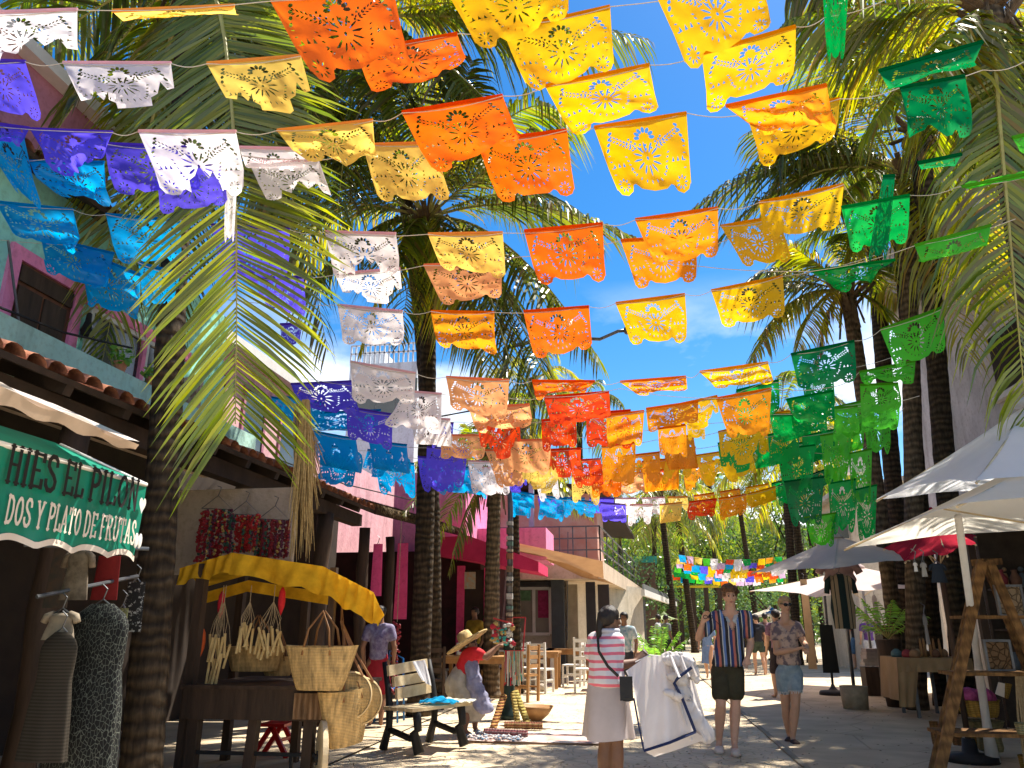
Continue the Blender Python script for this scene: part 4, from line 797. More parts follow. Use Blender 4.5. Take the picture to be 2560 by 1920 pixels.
BN = [ # row, Y, colour, style, region, eight zoom coordinates
 (1,'W','torn2','A',(-250,85, 475,62, 490,400, -180,430)), (1,'L','curl','A',(690,70,1440,38,1430,75,740,120)), (1,'O','flat','S',(672,-5,980,-40,1030,165,790,203)),
 (1,'Y','flat','S',(1108,-35,1410,-95,1425,50,1198,134)), (1,'Y','flat','S',(1622,-50,1895,-75,1932,78,1722,183)), (1,'G','twist','S',(2056,-30,2122,-40,2110,150,2068,160)),
 (2,'U','flat','A',(-240,365,155,380,270,735,-120,700)), (2,'W','torn','A',(385,387,1050,390,1075,650,560,745)), (2,'L','torn','A',(1270,392,1850,345,1960,740,1450,700)), (2,'O','flat','S',(890,130,1143,85,1174,160,937,244)),
 (2,'Y','flat','B',(1000,190,1660,42,1700,440,1165,562)), (2,'Y','flat','C',(230,330,810,165,805,490,275,702)), (2,'D','curl','C',(1320,440,1960,260,1900,330,1400,480)),
 (3,'U','wavy','A',(-150,745,180,790,130,900,-80,850)), (3,'U','crumple','A',(185,795,690,815,620,1000,330,1060)), (3,'W','torn3','A',(850,808,1450,810,1530,1200,1030,1220)), (3,'L','crumple','S',(692,327,932,302,945,410,780,415)),
 (3,'O','flat','B',(380,692,1000,590,1115,870,580,1080)), (3,'Y','flat','B',(1260,530,1900,400,1955,680,1430,838)), (3,'A','crumple','C',(380,655,1000,525,1085,800,620,800)), (3,'D','crumple','C',(1450,542,1850,470,1925,820,1520,840)),
 (4,'B','twist','A',(-120,830,150,850,270,1310,100,1180)), (4,'B','crumple','A',(180,992,640,1000,700,1290,330,1190)), (4,'U','flat','A',(640,885,1180,905,1240,1180,700,1190)), (4,'U','flat','A',(950,1010,1370,1020,1400,1260,985,1325)),
 (4,'W','curl','A',(1470,908,1880,918,1850,1010,1500,1010)), (4,'W','torn2','A',(1530,1000,1960,985,2050,1260,1640,1250)), (4,'W','twist','A',(1390,1060,1460,1062,1440,1490,1375,1490)),
 (4,'L','flat','B',(140,892,570,880,680,1230,235,1255)), (4,'O','flat','B',(840,872,1395,802,1440,1200,975,1248)), (4,'Y','flat','B',(1560,785,2130,697,2172,1165,1730,1225)), (4,'Y','flat','C',(505,702,1080,610,1050,850,600,1037)),
 (4,'D','curl','C',(1560,1005,1830,950,1790,1020,1600,1030)), (4,'M','flat','C',(2140,850,2500,770,2450,960,2190,930)),
 (5,'B','wavy','A',(-30,1240,450,1290,495,1570,110,1470)), (5,'B','flat','A',(650,1318,1110,1357,1130,1610,740,1630)), (5,'U','flat','A',(1300,1382,1780,1412,1780,1720,1385,1760)), (5,'W','torn3','S',(812,580,990,585,1004,690,838,700)),
 (5,'L','flat','B',(540,1440,1000,1432,1010,1710,620,1660)), (5,'O','flat','S',(1310,578,1507,560,1513,705,1346,713)), (5,'A','flat','S',(1588,550,1795,521,1798,640,1642,672)), (5,'Y','flat','C',(585,1247,1105,1137,1080,1410,620,1480)),
 (5,'G','flat','C',(1090,1277,1510,1202,1500,1500,1155,1550)), (5,'D','twist','C',(1345,1085,1420,1082,1370,1600,1250,1610)), (5,'M','curl','C',(1830,1150,2300,1058,2250,1120,1880,1180)),
 (6,'B','wavy','D',(250,-20,700,85,640,330,270,190)), (6,'B','wavy','D',(480,60,860,215,840,490,560,420)), (6,'B','flat','D',(850,142,1110,207,1060,400,885,412)), (6,'U','flat','D',(1530,237,1865,228,1890,480,1660,420)),
 (6,'W','torn','S',(837,686,1000,672,1010,768,868,758)), (6,'S','flat','S',(1059,664,1255,655,1252,748,1103,763)), (6,'A','flat','S',(1552,602,1740,590,1740,702,1592,727)), (6,'Y','flat','C',(350,1392,700,1332,785,1600,500,1655)),
 (6,'G','crumple','G',(900,72,1420,2,1290,110,1150,190)), (6,'M','curl','C',(1540,1512,2010,1387,1990,1500,1600,1590)),
 (7,'W','flat','E',(530,232,1130,292,1142,600,580,612)), (7,'A','wavy','E',(1390,290,1975,302,2000,710,1445,590)), (7,'O','flat','F',(400,292,1005,247,1032,645,495,735)), (7,'Y','flat','F',(1250,217,1890,134,1915,575,1405,605)), (7,'Y','flat','G',(290,190,730,102,752,350,372,422)),
 (7,'U','crumple','D',(1720,520,1860,515,1850,640,1730,650)),
 (8,'W','wavy','E',(650,755,1250,862,1225,1140,660,1140)), (8,'S','flat','E',(1530,897,2110,927,2080,1315,1575,1190)), (8,'O','crumple','F',(480,932,1060,937,1020,1010,510,1090)), (8,'A','crumple','F',(1290,942,1900,895,1890,1010,1430,1060)),
 (8,'Y','wavy','G',(220,690,640,632,682,755,330,795)), (8,'D','flat','G',(780,582,1170,500,1190,750,830,795)), (8,'M','flat','G',(1330,432,1715,292,1737,560,1430,675)),
 (9,'U','crumple','E',(100,960,660,935,700,1210,150,1230)), (9,'W','crumple','E',(1150,1025,1490,1052,1480,1430,960,1340)), (9,'S','crumple','E',(1740,1180,2300,1150,2330,1360,1800,1400)), (9,'R','flat','F',(590,1082,1190,1032,1200,1280,650,1345)),
 (9,'A','flat','F',(1530,1190,2010,1122,2022,1310,1560,1400)), (9,'A','flat','G',(320,852,660,792,642,1080,395,1100)), (9,'G','crumple','G',(750,860,1040,805,1060,1000,790,1000)), (9,'M','wavy','G',(1200,692,1545,622,1540,740,1225,755)), (9,'M','flat','G',(1205,770,1440,760,1470,905,1215,980)),
 (10,'B','wavy','E',(260,1230,930,1200,900,1400,300,1400)), (10,'B','wavy','E',(-80,1080,300,1150,280,1330,-60,1290)), (10,'U','flat','E',(1420,1310,1600,1320,1595,1430,1400,1560)), (10,'S','flat','E',(1480,1432,1890,1432,1880,1650,1480,1660)), (10,'S','flat','F',(205,1482,655,1472,640,1800,225,1780)), (10,'R','flat','F',(980,1232,1390,1202,1400,1560,975,1545)),
 (10,'Y','flat','F',(1900,1240,2062,1232,2080,1470,1920,1480)), (10,'A','flat','F',(1640,1372,1900,1332,1910,1640,1655,1610)), (10,'G','flat','G',(650,952,790,950,792,1085,680,1095)), (10,'G','flat','G',(780,942,1000,915,1005,1060,800,1065)), (10,'M','flat','G',(1030,912,1190,900,1200,1060,1060,1082)), (10,'M','flat','G',(1210,902,1450,882,1440,1045,1215,1055)),
]
RY = {1:3.5,2:4.0,3:4.3,4:4.6,5:5.4,6:5.8,7:6.6,8:7.0,9:7.9,10:8.9}
for i, (row,c,st,g,k) in enumerate(BN):
    Y = RY[row] + (i%3)*.01; sw = rnd(-.10,.06)
    banner(row, c, q(g,k[0],k[1],Y), q(g,k[2],k[3],Y), q(g,k[4],k[5],Y+sw), q(g,k[6],k[7],Y+sw+rnd(-.04,.04)), st)
# denser rows towards the far end, generated along sagging strings
def auto_row(row, label, Y, pts, seq, wpx, hpx, jit=.25, far=False, styles=('flat','torn','wavy','crumple','crumple','curl','torn3'), gap=1.12):
    P_ = [Vector((x,y,0)) for x,y in pts]
    def at(s):
        for a, b in zip(P_, P_[1:]):
            if s <= b.x or b is P_[-1]: k = (s-a.x)/(b.x-a.x); return lerp(a.y, b.y, k)
    string_line(row, label, [PY(x, y, Y) for x, y in pts]); x = pts[0][0]+4; i = 0
    tot = (pts[-1][0]-pts[0][0]); n = int(tot/(wpx*gap))
    while i < n:
        c = seq[min(int(i/n*len(seq)), len(seq)-1)]; w = wpx*rnd(1-jit*.6, 1+jit*.3); h = hpx*rnd(.8,1.15)
        st = random.choice(styles); y0 = at(x); y1 = at(x+w); sk = rnd(-16,16)*wpx/100; jb = Y+(i%2)*.02
        if random.random() < .97: banner(row, c, PY(x,y0,jb), PY(x+w,y1,jb), PY(x+w+sk+rnd(-3,3),y1+h*rnd(.85,1.1),jb+rnd(-.05,.05)), PY(x+sk*1.5+w*.08,y0+h,jb+rnd(-.05,.05)), st, far)
        x += wpx*gap; i += 1
auto_row(11, 'eleventh string, crossing in front of the centre palm trunk', 9.6, [(772,1076),(900,1100),(1080,1120),(1260,1128),(1450,1122),(1640,1100),(1800,1080),(1960,1040),(2110,1015),(2230,985)], 'BBUUWSSRRAAAYYGGMM', 112, 92, gap=1.3, jit=.5)
auto_row(12, 'twelfth string, just below the crowded orange banners', 10.6, [(790,1110),(950,1128),(1100,1150),(1300,1158),(1500,1148),(1700,1125),(1850,1100),(1990,1075),(2150,1050)], 'BBBUUWSLRRAAYYGGGM', 100, 84, gap=1.25, jit=.5)
auto_row(13, 'thirteenth string, running above the lowest bright row', 12.0, [(1050,1152),(1200,1178),(1350,1190),(1480,1190),(1620,1180),(1760,1160),(1900,1130),(2060,1095),(2190,1060)], 'BBUUWWLSRRAAYYGGGMM', 78, 64, gap=1.2, jit=.5)
auto_row(22, 'crowded string behind the ninth one', 8.4, [(700,990),(850,1015),(1000,1040),(1200,1055),(1400,1050),(1600,1030),(1760,1000),(1900,960),(2080,925),(2240,890)], 'BBUUWSRRRAAAYYGGGMM', 112, 92, gap=1.45, jit=.5)
auto_row(23, 'crowded string behind the twelfth one', 11.2, [(800,1135),(950,1150),(1120,1168),(1300,1172),(1500,1165),(1700,1145),(1870,1120),(2000,1092),(2130,1065),(2230,1040)], 'BBUBUWSLRORAYYYGMGM', 92, 78, gap=1.45, jit=.5)
for k_, (px_, py_, c_, st_, w_, h_) in enumerate(((1990,1180,'G','flat',95,110),(2090,1150,'M','crumple',80,120),(2150,1200,'M','twist',60,130),(2010,1260,'D','flat',100,110),(2105,1270,'G','crumple',70,120),(2165,1290,'G','twist',55,130),(2050,1330,'M','crumple',80,70),(2190,1080,'M','crumple',75,110),(1930,1090,'Y','crumple',90,100))):
    banner(24, c_, PY(px_-w_/2,py_-h_/2,10.9), PY(px_+w_/2,py_-h_/2-12,10.9), PY(px_+w_*.42,py_+h_/2,10.9), PY(px_-w_*.3,py_+h_/2,10.9), st_)
string_line(24, 'low string of tangled green', [PY(1860,1120,10.95), PY(1990,1128,10.95), PY(2150,1130,10.95), PY(2260,1020,10.95)])
auto_row(14, 'upper of the two lowest bright strings', 13.4, [(1275,1238),(1440,1246),(1600,1246),(1720,1242),(1830,1226),(1950,1205),(2080,1175),(2160,1150)], 'BUBUWWLOAAYGGMD', 58, 46)
auto_row(15, 'lowest bright string in front of the beige house', 12.6, [(1275,1226),(1345,1238),(1450,1252),(1560,1262),(1650,1262),(1760,1252),(1860,1238),(1950,1214),(2060,1175),(2150,1145)], 'BBBBUUWWLLROAAYYGDDM', 66, 50)
farc = 'YORWGWBLPYAUWRGBOYPM'
for k in range(6):
    y0 = 1392+k*10; Y = 26+3.2*k; random.seed(50+k)
    auto_row(16+k, ['first','second','third','fourth','fifth','sixth'][k]+' of the far strings over the end of the street', Y, [(1692-3*k,y0-6),(1760,y0+4),(1830,y0+7),(1900,y0+5),(1965,y0-2)], ''.join(random.sample(farc, 20)), 20, 17, far=True, gap=1.0, styles=('flat','crumple'))
random.seed(11)
ORD = ['', 'first','second','third','fourth','fifth','sixth','seventh','eighth','ninth','tenth','eleventh','twelfth','thirteenth','fourteenth','fifteenth','sixteenth','seventeenth','eighteenth','nineteenth','twentieth']
def proj(p):
    v = RM.transposed() @ (Vector(p)-CP); return 1280+F*v.x/-v.z, 960-F*v.y/-v.z
RN = {1:'topmost string',2:'second string down',3:'third string down',4:'fourth string down',5:'fifth string down',6:'sixth string down',7:'seventh string down',8:'eighth string down',9:'ninth string down',10:'tenth string down',11:'eleventh string down',12:'twelfth string down',13:'thirteenth string down',14:'fourteenth string down',15:'lowest bright string',
      22:'string behind the ninth',23:'string behind the twelfth',24:'low green string',
      16:'nearest far string',17:'second far string',18:'third far string',19:'fourth far string',20:'fifth far string',21:'last far string'}
for row, L_ in ROWS.items():
    L_.sort(key=lambda a: proj(a[0].location)[0])
    for i, (o, d) in enumerate(L_):
        od = ORD[i+1] if i < 20 else 'last'
        tag(o, f'{d} cut paper banner, {od} from the left on the {RN[row]}', 'banner', 'cut paper banners strung over the street')
# ================================================================ people
def skin(name, c): return solid(name, c, tuple(v*.88 for v in c), 14, .55, spec=.35)
SK1 = skin('light skin', (.62,.36,.24)); SK2 = skin('tanned skin', (.56,.32,.2)); SK3 = skin('brown skin', (.24,.12,.07)); SK4 = skin('dark brown skin', (.17,.085,.05))
m_hair_d = solid('dark hair', (.015,.011,.010), (.03,.022,.018), 40, .5, .004, (1,1,.2)); m_hair_b = solid('brown hair', (.16,.075,.03), (.08,.04,.02), 40, .5, .006); m_hair_y = solid('blond hair', (.46,.30,.14), (.3,.19,.08), 40, .5, .004)
m_eye = solid('eye', (.03,.02,.015)); m_lip = solid('lips', (.40,.14,.11))
def V3(a): return Vector(a)
def hand(mb, wr, d, up, k=1.0, curl=.5, side=1):
    """palm, four fingers of unequal length and a thumb leaving the side of the palm"""
    d = Vector(d).normalized(); up = Vector(up); up = (up-d*up.dot(d)).normalized(); s = d.cross(up)*side
    palm0 = wr + d*.02*k; palm1 = wr + d*.085*k
    mb.seg(palm0 - s*.008, (.024*k,)*3, palm1 - s*.018*k, (.017*k,)*3); mb.seg(palm0 + s*.008, (.024*k,)*3, palm1 + s*.02*k, (.017*k,)*3)
    for i, l in enumerate((.068,.078,.072,.056)):
        o = palm1 + s*(-.03+.02*i)*k; c = curl*(.8+.1*i); d1 = (d*math.cos(c*.6) - up*math.sin(c*.6)); d2 = (d*math.cos(c*1.6) - up*math.sin(c*1.6))
        m_ = o + d1*l*.5*k; e = m_ + d2*l*.5*k; mb.seg(o, .0095*k, m_, .0088*k); mb.seg(m_, .0088*k, e, .0072*k)
    o = palm0 - s*.026*k + d*.01*k; td = (d*.7 - s*.6 - up*.35).normalized(); m_ = o+td*.035*k; mb.seg(o, .013*k, m_, .0105*k); mb.seg(m_, .0105*k, m_+(d*.8-up*.5).normalized()*.03*k, .009*k)
def person(label, J, mats, k=1.0, face=(0,-1,0), voxel=.011, hair=None, group=None, curl=.6, feet=None, bare=True, hand_up=None):
    """J: joints in world space. one continuous body surface, clothing added by the caller"""
    t = thing('person', label, 'person', group=group); sk = mats; mb = MB(); f = Vector(face).normalized(); up = Vector((0,0,1)); sd_ = f.cross(up).normalized()
    H = J['head']; hk = k*1.1; mb.seg(H+up*.025*k-f*.012*k, (.076*k,.084*k,.08*k), H-up*.01*k+f*.008*k, (.070*k,.072*k,.074*k)); mb.seg(H-up*.03*k+f*.02*k, .052*k, H-up*.085*k+f*.042*k, .026*k)
    mb.seg(H+f*.075*k+up*.012*k, .009*k, H+f*.092*k-up*.028*k, .0135*k)
    for s in (-1,1): mb.seg(H+sd_*s*.073*k-up*.0*k, (.008*k,.012*k,.022*k), H+sd_*s*.076*k-up*.02*k, (.007*k,.01*k,.012*k))
    mb.seg(H-up*.06*k-f*.012*k, .058*k, J['neck'], .066*k)
    c = J['chest']; w = J['waist']; p = J['pel']
    mb.seg(J['neck'], .05*k, J['shL'], .05*k); mb.seg(J['neck'], .05*k, J['shR'], .05*k)
    mb.seg(J['shL'], .055*k, c, .12*k); mb.seg(J['shR'], .055*k, c, .12*k); mb.seg(c, .125*k, w, .11*k); mb.seg(w, .11*k, p, .125*k)
    for s in 'LR':
        if 'hip'+s in J:
            mb.seg(p, .1*k, J['hip'+s], .085*k); mb.seg(J['hip'+s], .092*k, J['kn'+s], .058*k)
            a = J['kn'+s]; b = J['an'+s]; m_ = lerp(a,b,.3) - (Vector(J.get('fwd', f))*.012*k); mb.seg(a, .057*k, m_, .063*k); mb.seg(m_, .063*k, b, .037*k)
            mb.seg(b, .034*k, J['to'+s]*.3+b*.7-up*.03*k, .036*k); mb.seg(J['to'+s]*.3+b*.7-up*.03*k, .036*k, J['to'+s], (.038*k,.038*k,.02*k))
        if 'el'+s in J:
            a = J['sh'+s]; e = J['el'+s]; wv = J['wr'+s]; mb.seg(a, .054*k, lerp(a,e,.4), .052*k); mb.seg(lerp(a,e,.4), .052*k, e, .041*k); mb.seg(e, .041*k, lerp(e,wv,.3), .044*k); mb.seg(lerp(e,wv,.3), .044*k, wv, .027*k)
            d = (J['ha'+s]-wv) if 'ha'+s in J else (wv-e); hand(mb, wv, d, (hand_up or {}).get(s, Vector((0,0,1)) if abs(d.normalized().z) < .8 else -f), k, curl, 1 if s == 'R' else -1)
    remeshed(mb, 'body', sk, t, voxel=voxel, smooth=3)
    if voxel < .02:
        for s in (-1,1):
            MB().ell(H+f*.074*k+sd_*s*.028*k+up*.012*k, (.011*k,.011*k,.008*k)).build('eye', m_eye, t, smooth=True)
            b0 = H+f*.082*k+sd_*s*.014*k+up*.03*k; MB().tube([b0, b0+sd_*s*.018*k+up*.006*k, b0+sd_*s*.034*k-f*.008*k], [.003,.004,.002], 5).build('eyebrow', m_hair_d, t)
        MB().tube([H+f*.076*k-up*.055*k+sd_*x*k for x in (-.022,-.008,.008,.022)], [.003,.006,.006,.003], 6).build('mouth', m_lip, t, smooth=True)
    if hair:
        hm, style = hair; mb = MB(); hd = H+up*.04*k-f*.016*k
        mb.seg(hd, (.094*k,.094*k,.09*k), hd-up*.03*k-f*.025*k, (.09*k,.088*k,.075*k))
        if style == 'curly':
            for i in range(60):
                a = rnd(0,2*PI); e = rnd(.15,1.5); d = Vector((math.cos(a)*math.cos(e), math.sin(a)*math.cos(e), math.sin(e))); mb.ell(hd+d*.095*k, rnd(.018,.032)*k, sub=1)
            for i in range(10): mb.ell(hd+f*.09*k+sd_*rnd(-.07,.07)*k+up*rnd(.02,.07)*k, rnd(.018,.028)*k, sub=1)
        if style == 'bun': mb.ell(hd-f*.08*k+up*.03*k, .045*k)
        if style == 'pony':
            mb.seg(hd-f*.07*k, .045*k, hd-f*.11*k-up*.14*k, .03*k); mb.seg(hd-f*.11*k-up*.14*k, .03*k, hd-f*.10*k-up*.33*k, .014*k)
        o = remeshed(mb, 'hair', hm, t, voxel=max(.008, voxel*.8), smooth=1 if style == 'curly' else 3, wr=.004, wscale=30)
        # keep hair off the face
        bm = bmesh.new(); bm.from_mesh(o.data)
        bad = [v for v in bm.verts if (v.co-H).dot(f) > (.052*k) and (v.co-H).z < .048*k]
        bmesh.ops.delete(bm, geom=bad, context='VERTS'); bm.to_mesh(o.data); bm.free()
    return t
def top_(t, J, mat, k=1.0, sleeve=.55, drop=.06, infl=.022, name='shirt', voxel=.011, wr=.006, loose=0.0):
    mb = MB(); c = J['chest']; w = J['waist']; p = lerp(w, J['pel'], drop/.12 if drop < .12 else 1); i = infl*k
    mb.seg(J['neck']-Vector((0,0,.035*k)), .062*k+i, J['shL'], .05*k+i); mb.seg(J['neck']-Vector((0,0,.035*k)), .062*k+i, J['shR'], .05*k+i)
    mb.seg(J['shL'], .052*k+i, c, .122*k+i); mb.seg(J['shR'], .052*k+i, c, .122*k+i); mb.seg(c, .125*k+i, w, .115*k+i+loose); mb.seg(w, .115*k+i+loose, p, (.13*k+i+loose,.12*k+i+loose,.05*k))
    for s in 'LR':
        if 'el'+s in J and sleeve: a = J['sh'+s]; e = lerp(a, J['el'+s], sleeve); mb.seg(a, .05*k+i, e, .052*k+i*.9)
    return remeshed(mb, name, mat, t, voxel=voxel, smooth=3, wr=wr, wscale=9)
def vneck(o, nk, depth, slope, f):
    bm = bmesh.new(); bm.from_mesh(o.data); zb = nk.z-depth; sx = f.cross(Vector((0,0,1))).normalized()
    bad = [v for v in bm.verts if (v.co-nk).dot(f) > -.02 and v.co.z > zb and abs((v.co-nk).dot(sx)) < (v.co.z-zb)*slope]
    bmesh.ops.delete(bm, geom=bad, context='VERTS'); bm.to_mesh(o.data); bm.free()
def shorts_(t, J, mat, k=1.0, ln_=.6, infl=.028, name='shorts', voxel=.011, wr=.005):
    mb = MB(); p = J['pel']; mb.seg(p+Vector((0,0,.08*k)), (.13*k+infl*.3,.12*k,.04*k), p, .118*k+infl*.6)
    for s in 'LR':
        h = J['hip'+s]; e = lerp(h, J['kn'+s], ln_); mb.seg(p, .11*k+infl*.3, h, .086*k+infl*.7); mb.seg(h, .086*k+infl*.7, e, .07*k+infl)
    return remeshed(mb, name, mat, t, voxel=voxel, smooth=3, wr=wr, wscale=10)
def skirt_(t, top, bot, r0, r1, mat, name='skirt', folds=9, fl=.02, squash=.75, rot=0.0):
    top = Vector(top); bot = Vector(bot); ph = rnd(0,6)
    def fn(u, v):
        a = 2*PI*u; r = lerp(r0, r1, v**.8)*(1+fl/r1*v*math.sin(folds*a+ph)+.03*v*math.sin(3*a)); c = lerp(top, bot, v)
        x = r*math.cos(a); y = r*math.sin(a)*squash; return c + Vector((x*math.cos(rot)-y*math.sin(rot), x*math.sin(rot)+y*math.cos(rot), .012*v*math.sin(folds*a*.5)))
    mb = MB(); mb.grid(fn, 72, 14); return mb.build(name, mat, t, smooth=True)
def shoe(t, ank, toe, mat, k=1.0, clog=False, name='shoe'):
    mb = MB(); g = Vector((ank.x, ank.y, 0)); d = Vector((toe.x-ank.x, toe.y-ank.y, 0)).normalized()
    z = .045*k; a = Vector((ank.x,ank.y,.06*k+toe.z*.0)) - d*.035*k; b = a + d*.20*k
    mb.seg(Vector((a.x,a.y,z)), (.042*k,.042*k,.04*k), Vector((b.x,b.y,z*.9)), (.05*k,.05*k,.034*k)); mb.box((lerp(a,b,.5).x, lerp(a,b,.5).y, .028), (.085*k,.085*k,.02))
    return remeshed(mb, name, mat, t, voxel=.009, smooth=2)
# ---- man in striped shirt
Y = 9.74; X_ = lambda x, y, dy=0: q('X', x, y, Y+dy)
J = dict(head=X_(452,188), neck=X_(450,335), shL=X_(590,372), shR=X_(318,372), chest=X_(452,470), waist=X_(445,690), pel=X_(435,800), hipL=X_(492,860), hipR=X_(365,860),
         knL=X_(500,1150,-.05), knR=X_(368,1160,-.12), anL=X_(490,1500,-.1), anR=X_(352,1480,.06), toL=X_(500,1590,-.2), toR=X_(352,1565,-.06),
         elL=X_(640,600,.02), wrL=X_(612,730,-.12), haL=X_(580,820,-.17), elR=X_(165,560,-.06), wrR=X_(205,420,-.2), haR=X_(232,345,-.22))
for s in 'LR': J['an'+s].z = max(.09, J['an'+s].z); J['to'+s].z = .045; J['to'+s].y = J['an'+s].y-.13
man = person('tall man with curly brown hair in a vertically striped shirt and dark green shorts', J, SK1, 1.02, (.05,-1,-.05), .0105, (m_hair_b,'curly'))
m_strp = stripes('striped shirt cloth', 0, .165, [(0,(.035,.035,.04)),(.2,(.55,.55,.5)),(.26,(.04,.06,.16)),(.46,(.50,.17,.13)),(.62,(.05,.05,.055)),(.78,(.5,.52,.5)),(.84,(.12,.2,.42))], wob=.02)
sh = top_(man, J, m_strp, 1.04, .62, .11, .026, voxel=.0105, wr=.011, loose=.03); vneck(sh, J['neck'], .20, .42, Vector((0,-1,0)))
mb = MB()
n0 = J['neck']+Vector((0,-.07,-.02))
for s in (-1,1): mb.slab(n0+Vector((s*.075,.09,.055)), n0+Vector((s*.13,.0,.0)), n0+Vector((s*.055,-.045,-.115)), n0+Vector((s*.012,-.035,-.07)), .008)
mb.build('collar', solid('pale collar', (.5,.52,.5)), man)
m_olive = solid('olive cloth', (.055,.05,.028), (.04,.036,.02), 9, .9, .003)
shorts_(man, J, m_olive, 1.04, .66, .034)
for s in 'LR': shoe(man, J['an'+s], J['to'+s], solid('clog rubber '+s, (.66,.56,.48), (.5,.4,.33), 6, .5), 1.15, name='clog')
h = J['haR']; mb = MB()
for s in (-1,1): mb.add(*(lambda m: (m.v, m.f))(MB().tube([h+Vector((.02+s*.028,-.03,-.03))+Vector((math.cos(a)*.024,0,math.sin(a)*.02)) for a in [i*PI/5 for i in range(11)]], .004, 5)))
mb.tube([h+Vector((.07,-.03,-.04)), h+Vector((.13,.0,-.10)), h+Vector((.17,.04,-.14))], .003, 5)
o = mb.build('eyeglasses', m_black); tag(o, 'dark rimmed glasses held up in the hand of the man in the striped shirt', 'glasses')
# ---- woman with sunglasses
Y = 10.65
J = dict(head=X_(950,262), neck=X_(948,405), shL=X_(1050,455), shR=X_(862,455), chest=X_(958,540), waist=X_(975,700), pel=X_(985,815), hipL=X_(1035,880), hipR=X_(935,880),
         knL=X_(1042,1170,-.12), knR=X_(955,1190,.05), anL=X_(1018,1480,-.1), anR=X_(990,1470,.12), toL=X_(1045,1560,-.2), toR=X_(985,1540,0),
         elL=X_(1120,610,-.02), wrL=X_(1145,640,-.2), haL=X_(1140,665,-.27), elR=X_(868,690,-.08), wrR=X_(1050,660,-.24), haR=X_(1120,640,-.27))
for s in 'LR': J['an'+s].z = max(.09, J['an'+s].z); J['to'+s].z = .04
J['toL'].y = J['anL'].y-.14; J['toR'].y = J['anR'].y-.12
wom = person('blond woman in sunglasses, patterned blouse and frayed denim shorts walking beside the man', J, SK2, .93, (.22,-1,-.15), .0105, (m_hair_y,'bun'))
m_blouse = solid('patterned blouse', (.50,.36,.28), (.16,.12,.13), 9, .9, lo=.46, hi=.54)
sh = top_(wom, J, m_blouse, .93, .42, .09, .022, name='blouse', voxel=.0105, wr=.009, loose=.012); vneck(sh, J['neck'], .13, .85, Vector((.1,-1,0)))
m_denim = solid('light denim', (.30,.38,.42), (.20,.28,.33), 16, .95, .002)
shorts_(wom, J, m_denim, .95, .42, .03, name='denim_shorts')
mb = MB(); 
for s in 'LR':
    e = lerp(J['hip'+s], J['kn'+s], .46)
    for i in range(40): a = i*2*PI/40; p = e+Vector((math.cos(a)*.085, math.sin(a)*.085, -.02)); mb.bar(p, p+Vector((rnd(-.008,.008),rnd(-.008,.008),-rnd(.01,.045))), .004)
mb.build('fringe', m_white, wom)
mb = MB(); H = J['head']; f_ = Vector((.22,-1,-.15)).normalized(); s_ = f_.cross(Vector((0,0,1))).normalized()
for s in (-1,1): mb.ell(H+f_*.082+s_*s*.03+Vector((0,0,.012)), (.027,.012,.019)); mb.tube([H+f_*.07+s_*s*.056+Vector((0,0,.02)), H+s_*s*.074+Vector((0,0,.018))], .004, 5)
mb.bar(H+f_*.086-s_*.02+Vector((0,0,.018)), H+f_*.086+s_*.02+Vector((0,0,.018)), .007)
tag(mb.build('sunglasses', solid('dark lens', (.01,.01,.01), None, 3, .1)), 'black sunglasses worn by the blond woman', 'sunglasses')
for s in 'LR': shoe(wom, J['an'+s], J['to'+s], solid('dark sandal '+s, (.06,.035,.03)), .95, name='sandal')
# ---- woman selling a dress, seen from behind
Y = 6.9; V_ = lambda x, y, dy=0: q('V', x, y, Y+dy)
J = dict(head=V_(330,262), neck=V_(300,395), shL=V_(185,455,.06), shR=V_(375,462,-.05), chest=V_(285,560), waist=V_(285,745), pel=V_(295,880), hipL=V_(250,950), hipR=V_(370,950),
         knL=V_(275,1420,.02), knR=V_(385,1430,-.02), anL=V_(265,1940,.05), anR=V_(395,1940,0), toL=V_(265,1990,.2), toR=V_(410,1990,.15),
         elL=V_(128,670,.1), wrL=V_(200,720,.3), haL=V_(260,700,.35), elR=V_(385,700,-.02), wrR=V_(575,655,.05), haR=V_(640,585,.08))
for s in 'LR': J['an'+s].z = .09; J['to'+s].z = .04
J['fwd'] = Vector((.3,1,0))
sel = person('dark haired woman in a pink striped top and long white skirt seen from behind', J, SK4, .96, (.86,.5,-.05), .0105, (m_hair_d,'pony'), hand_up={'R':Vector((0,-1,.3)),'L':Vector((0,0,1))})
m_pk = stripes('pink striped knit', 2, .062, [(0,(.62,.60,.62)),(.62,(.66,.16,.22))], wob=.03)
top_(sel, J, m_pk, 1.0, .55, .1, .026, voxel=.0105, wr=.006, loose=.01)
MB().tube([J['neck']+Vector((math.cos(a)*.075+.01, math.sin(a)*.075, .025)) for a in [i*PI/8 for i in range(17)]], .022, 8).build('collar', solid('collar cloth', (.5,.5,.55)), sel, smooth=True)
b0 = V_(285,770); b1 = V_(302,1380)
skirt_(sel, b0, b1, .145, .205, cloth('white skirt cloth', (.60,.54,.54), None, .3, 5), folds=5, fl=.02, squash=.72)
for s in 'LR': shoe(sel, J['an'+s], J['to'+s], m_white, 1, name='shoe')
tb = thing('shoulder_bag', 'black shoulder bag hanging at the hip of the woman in the pink striped top', 'bag')
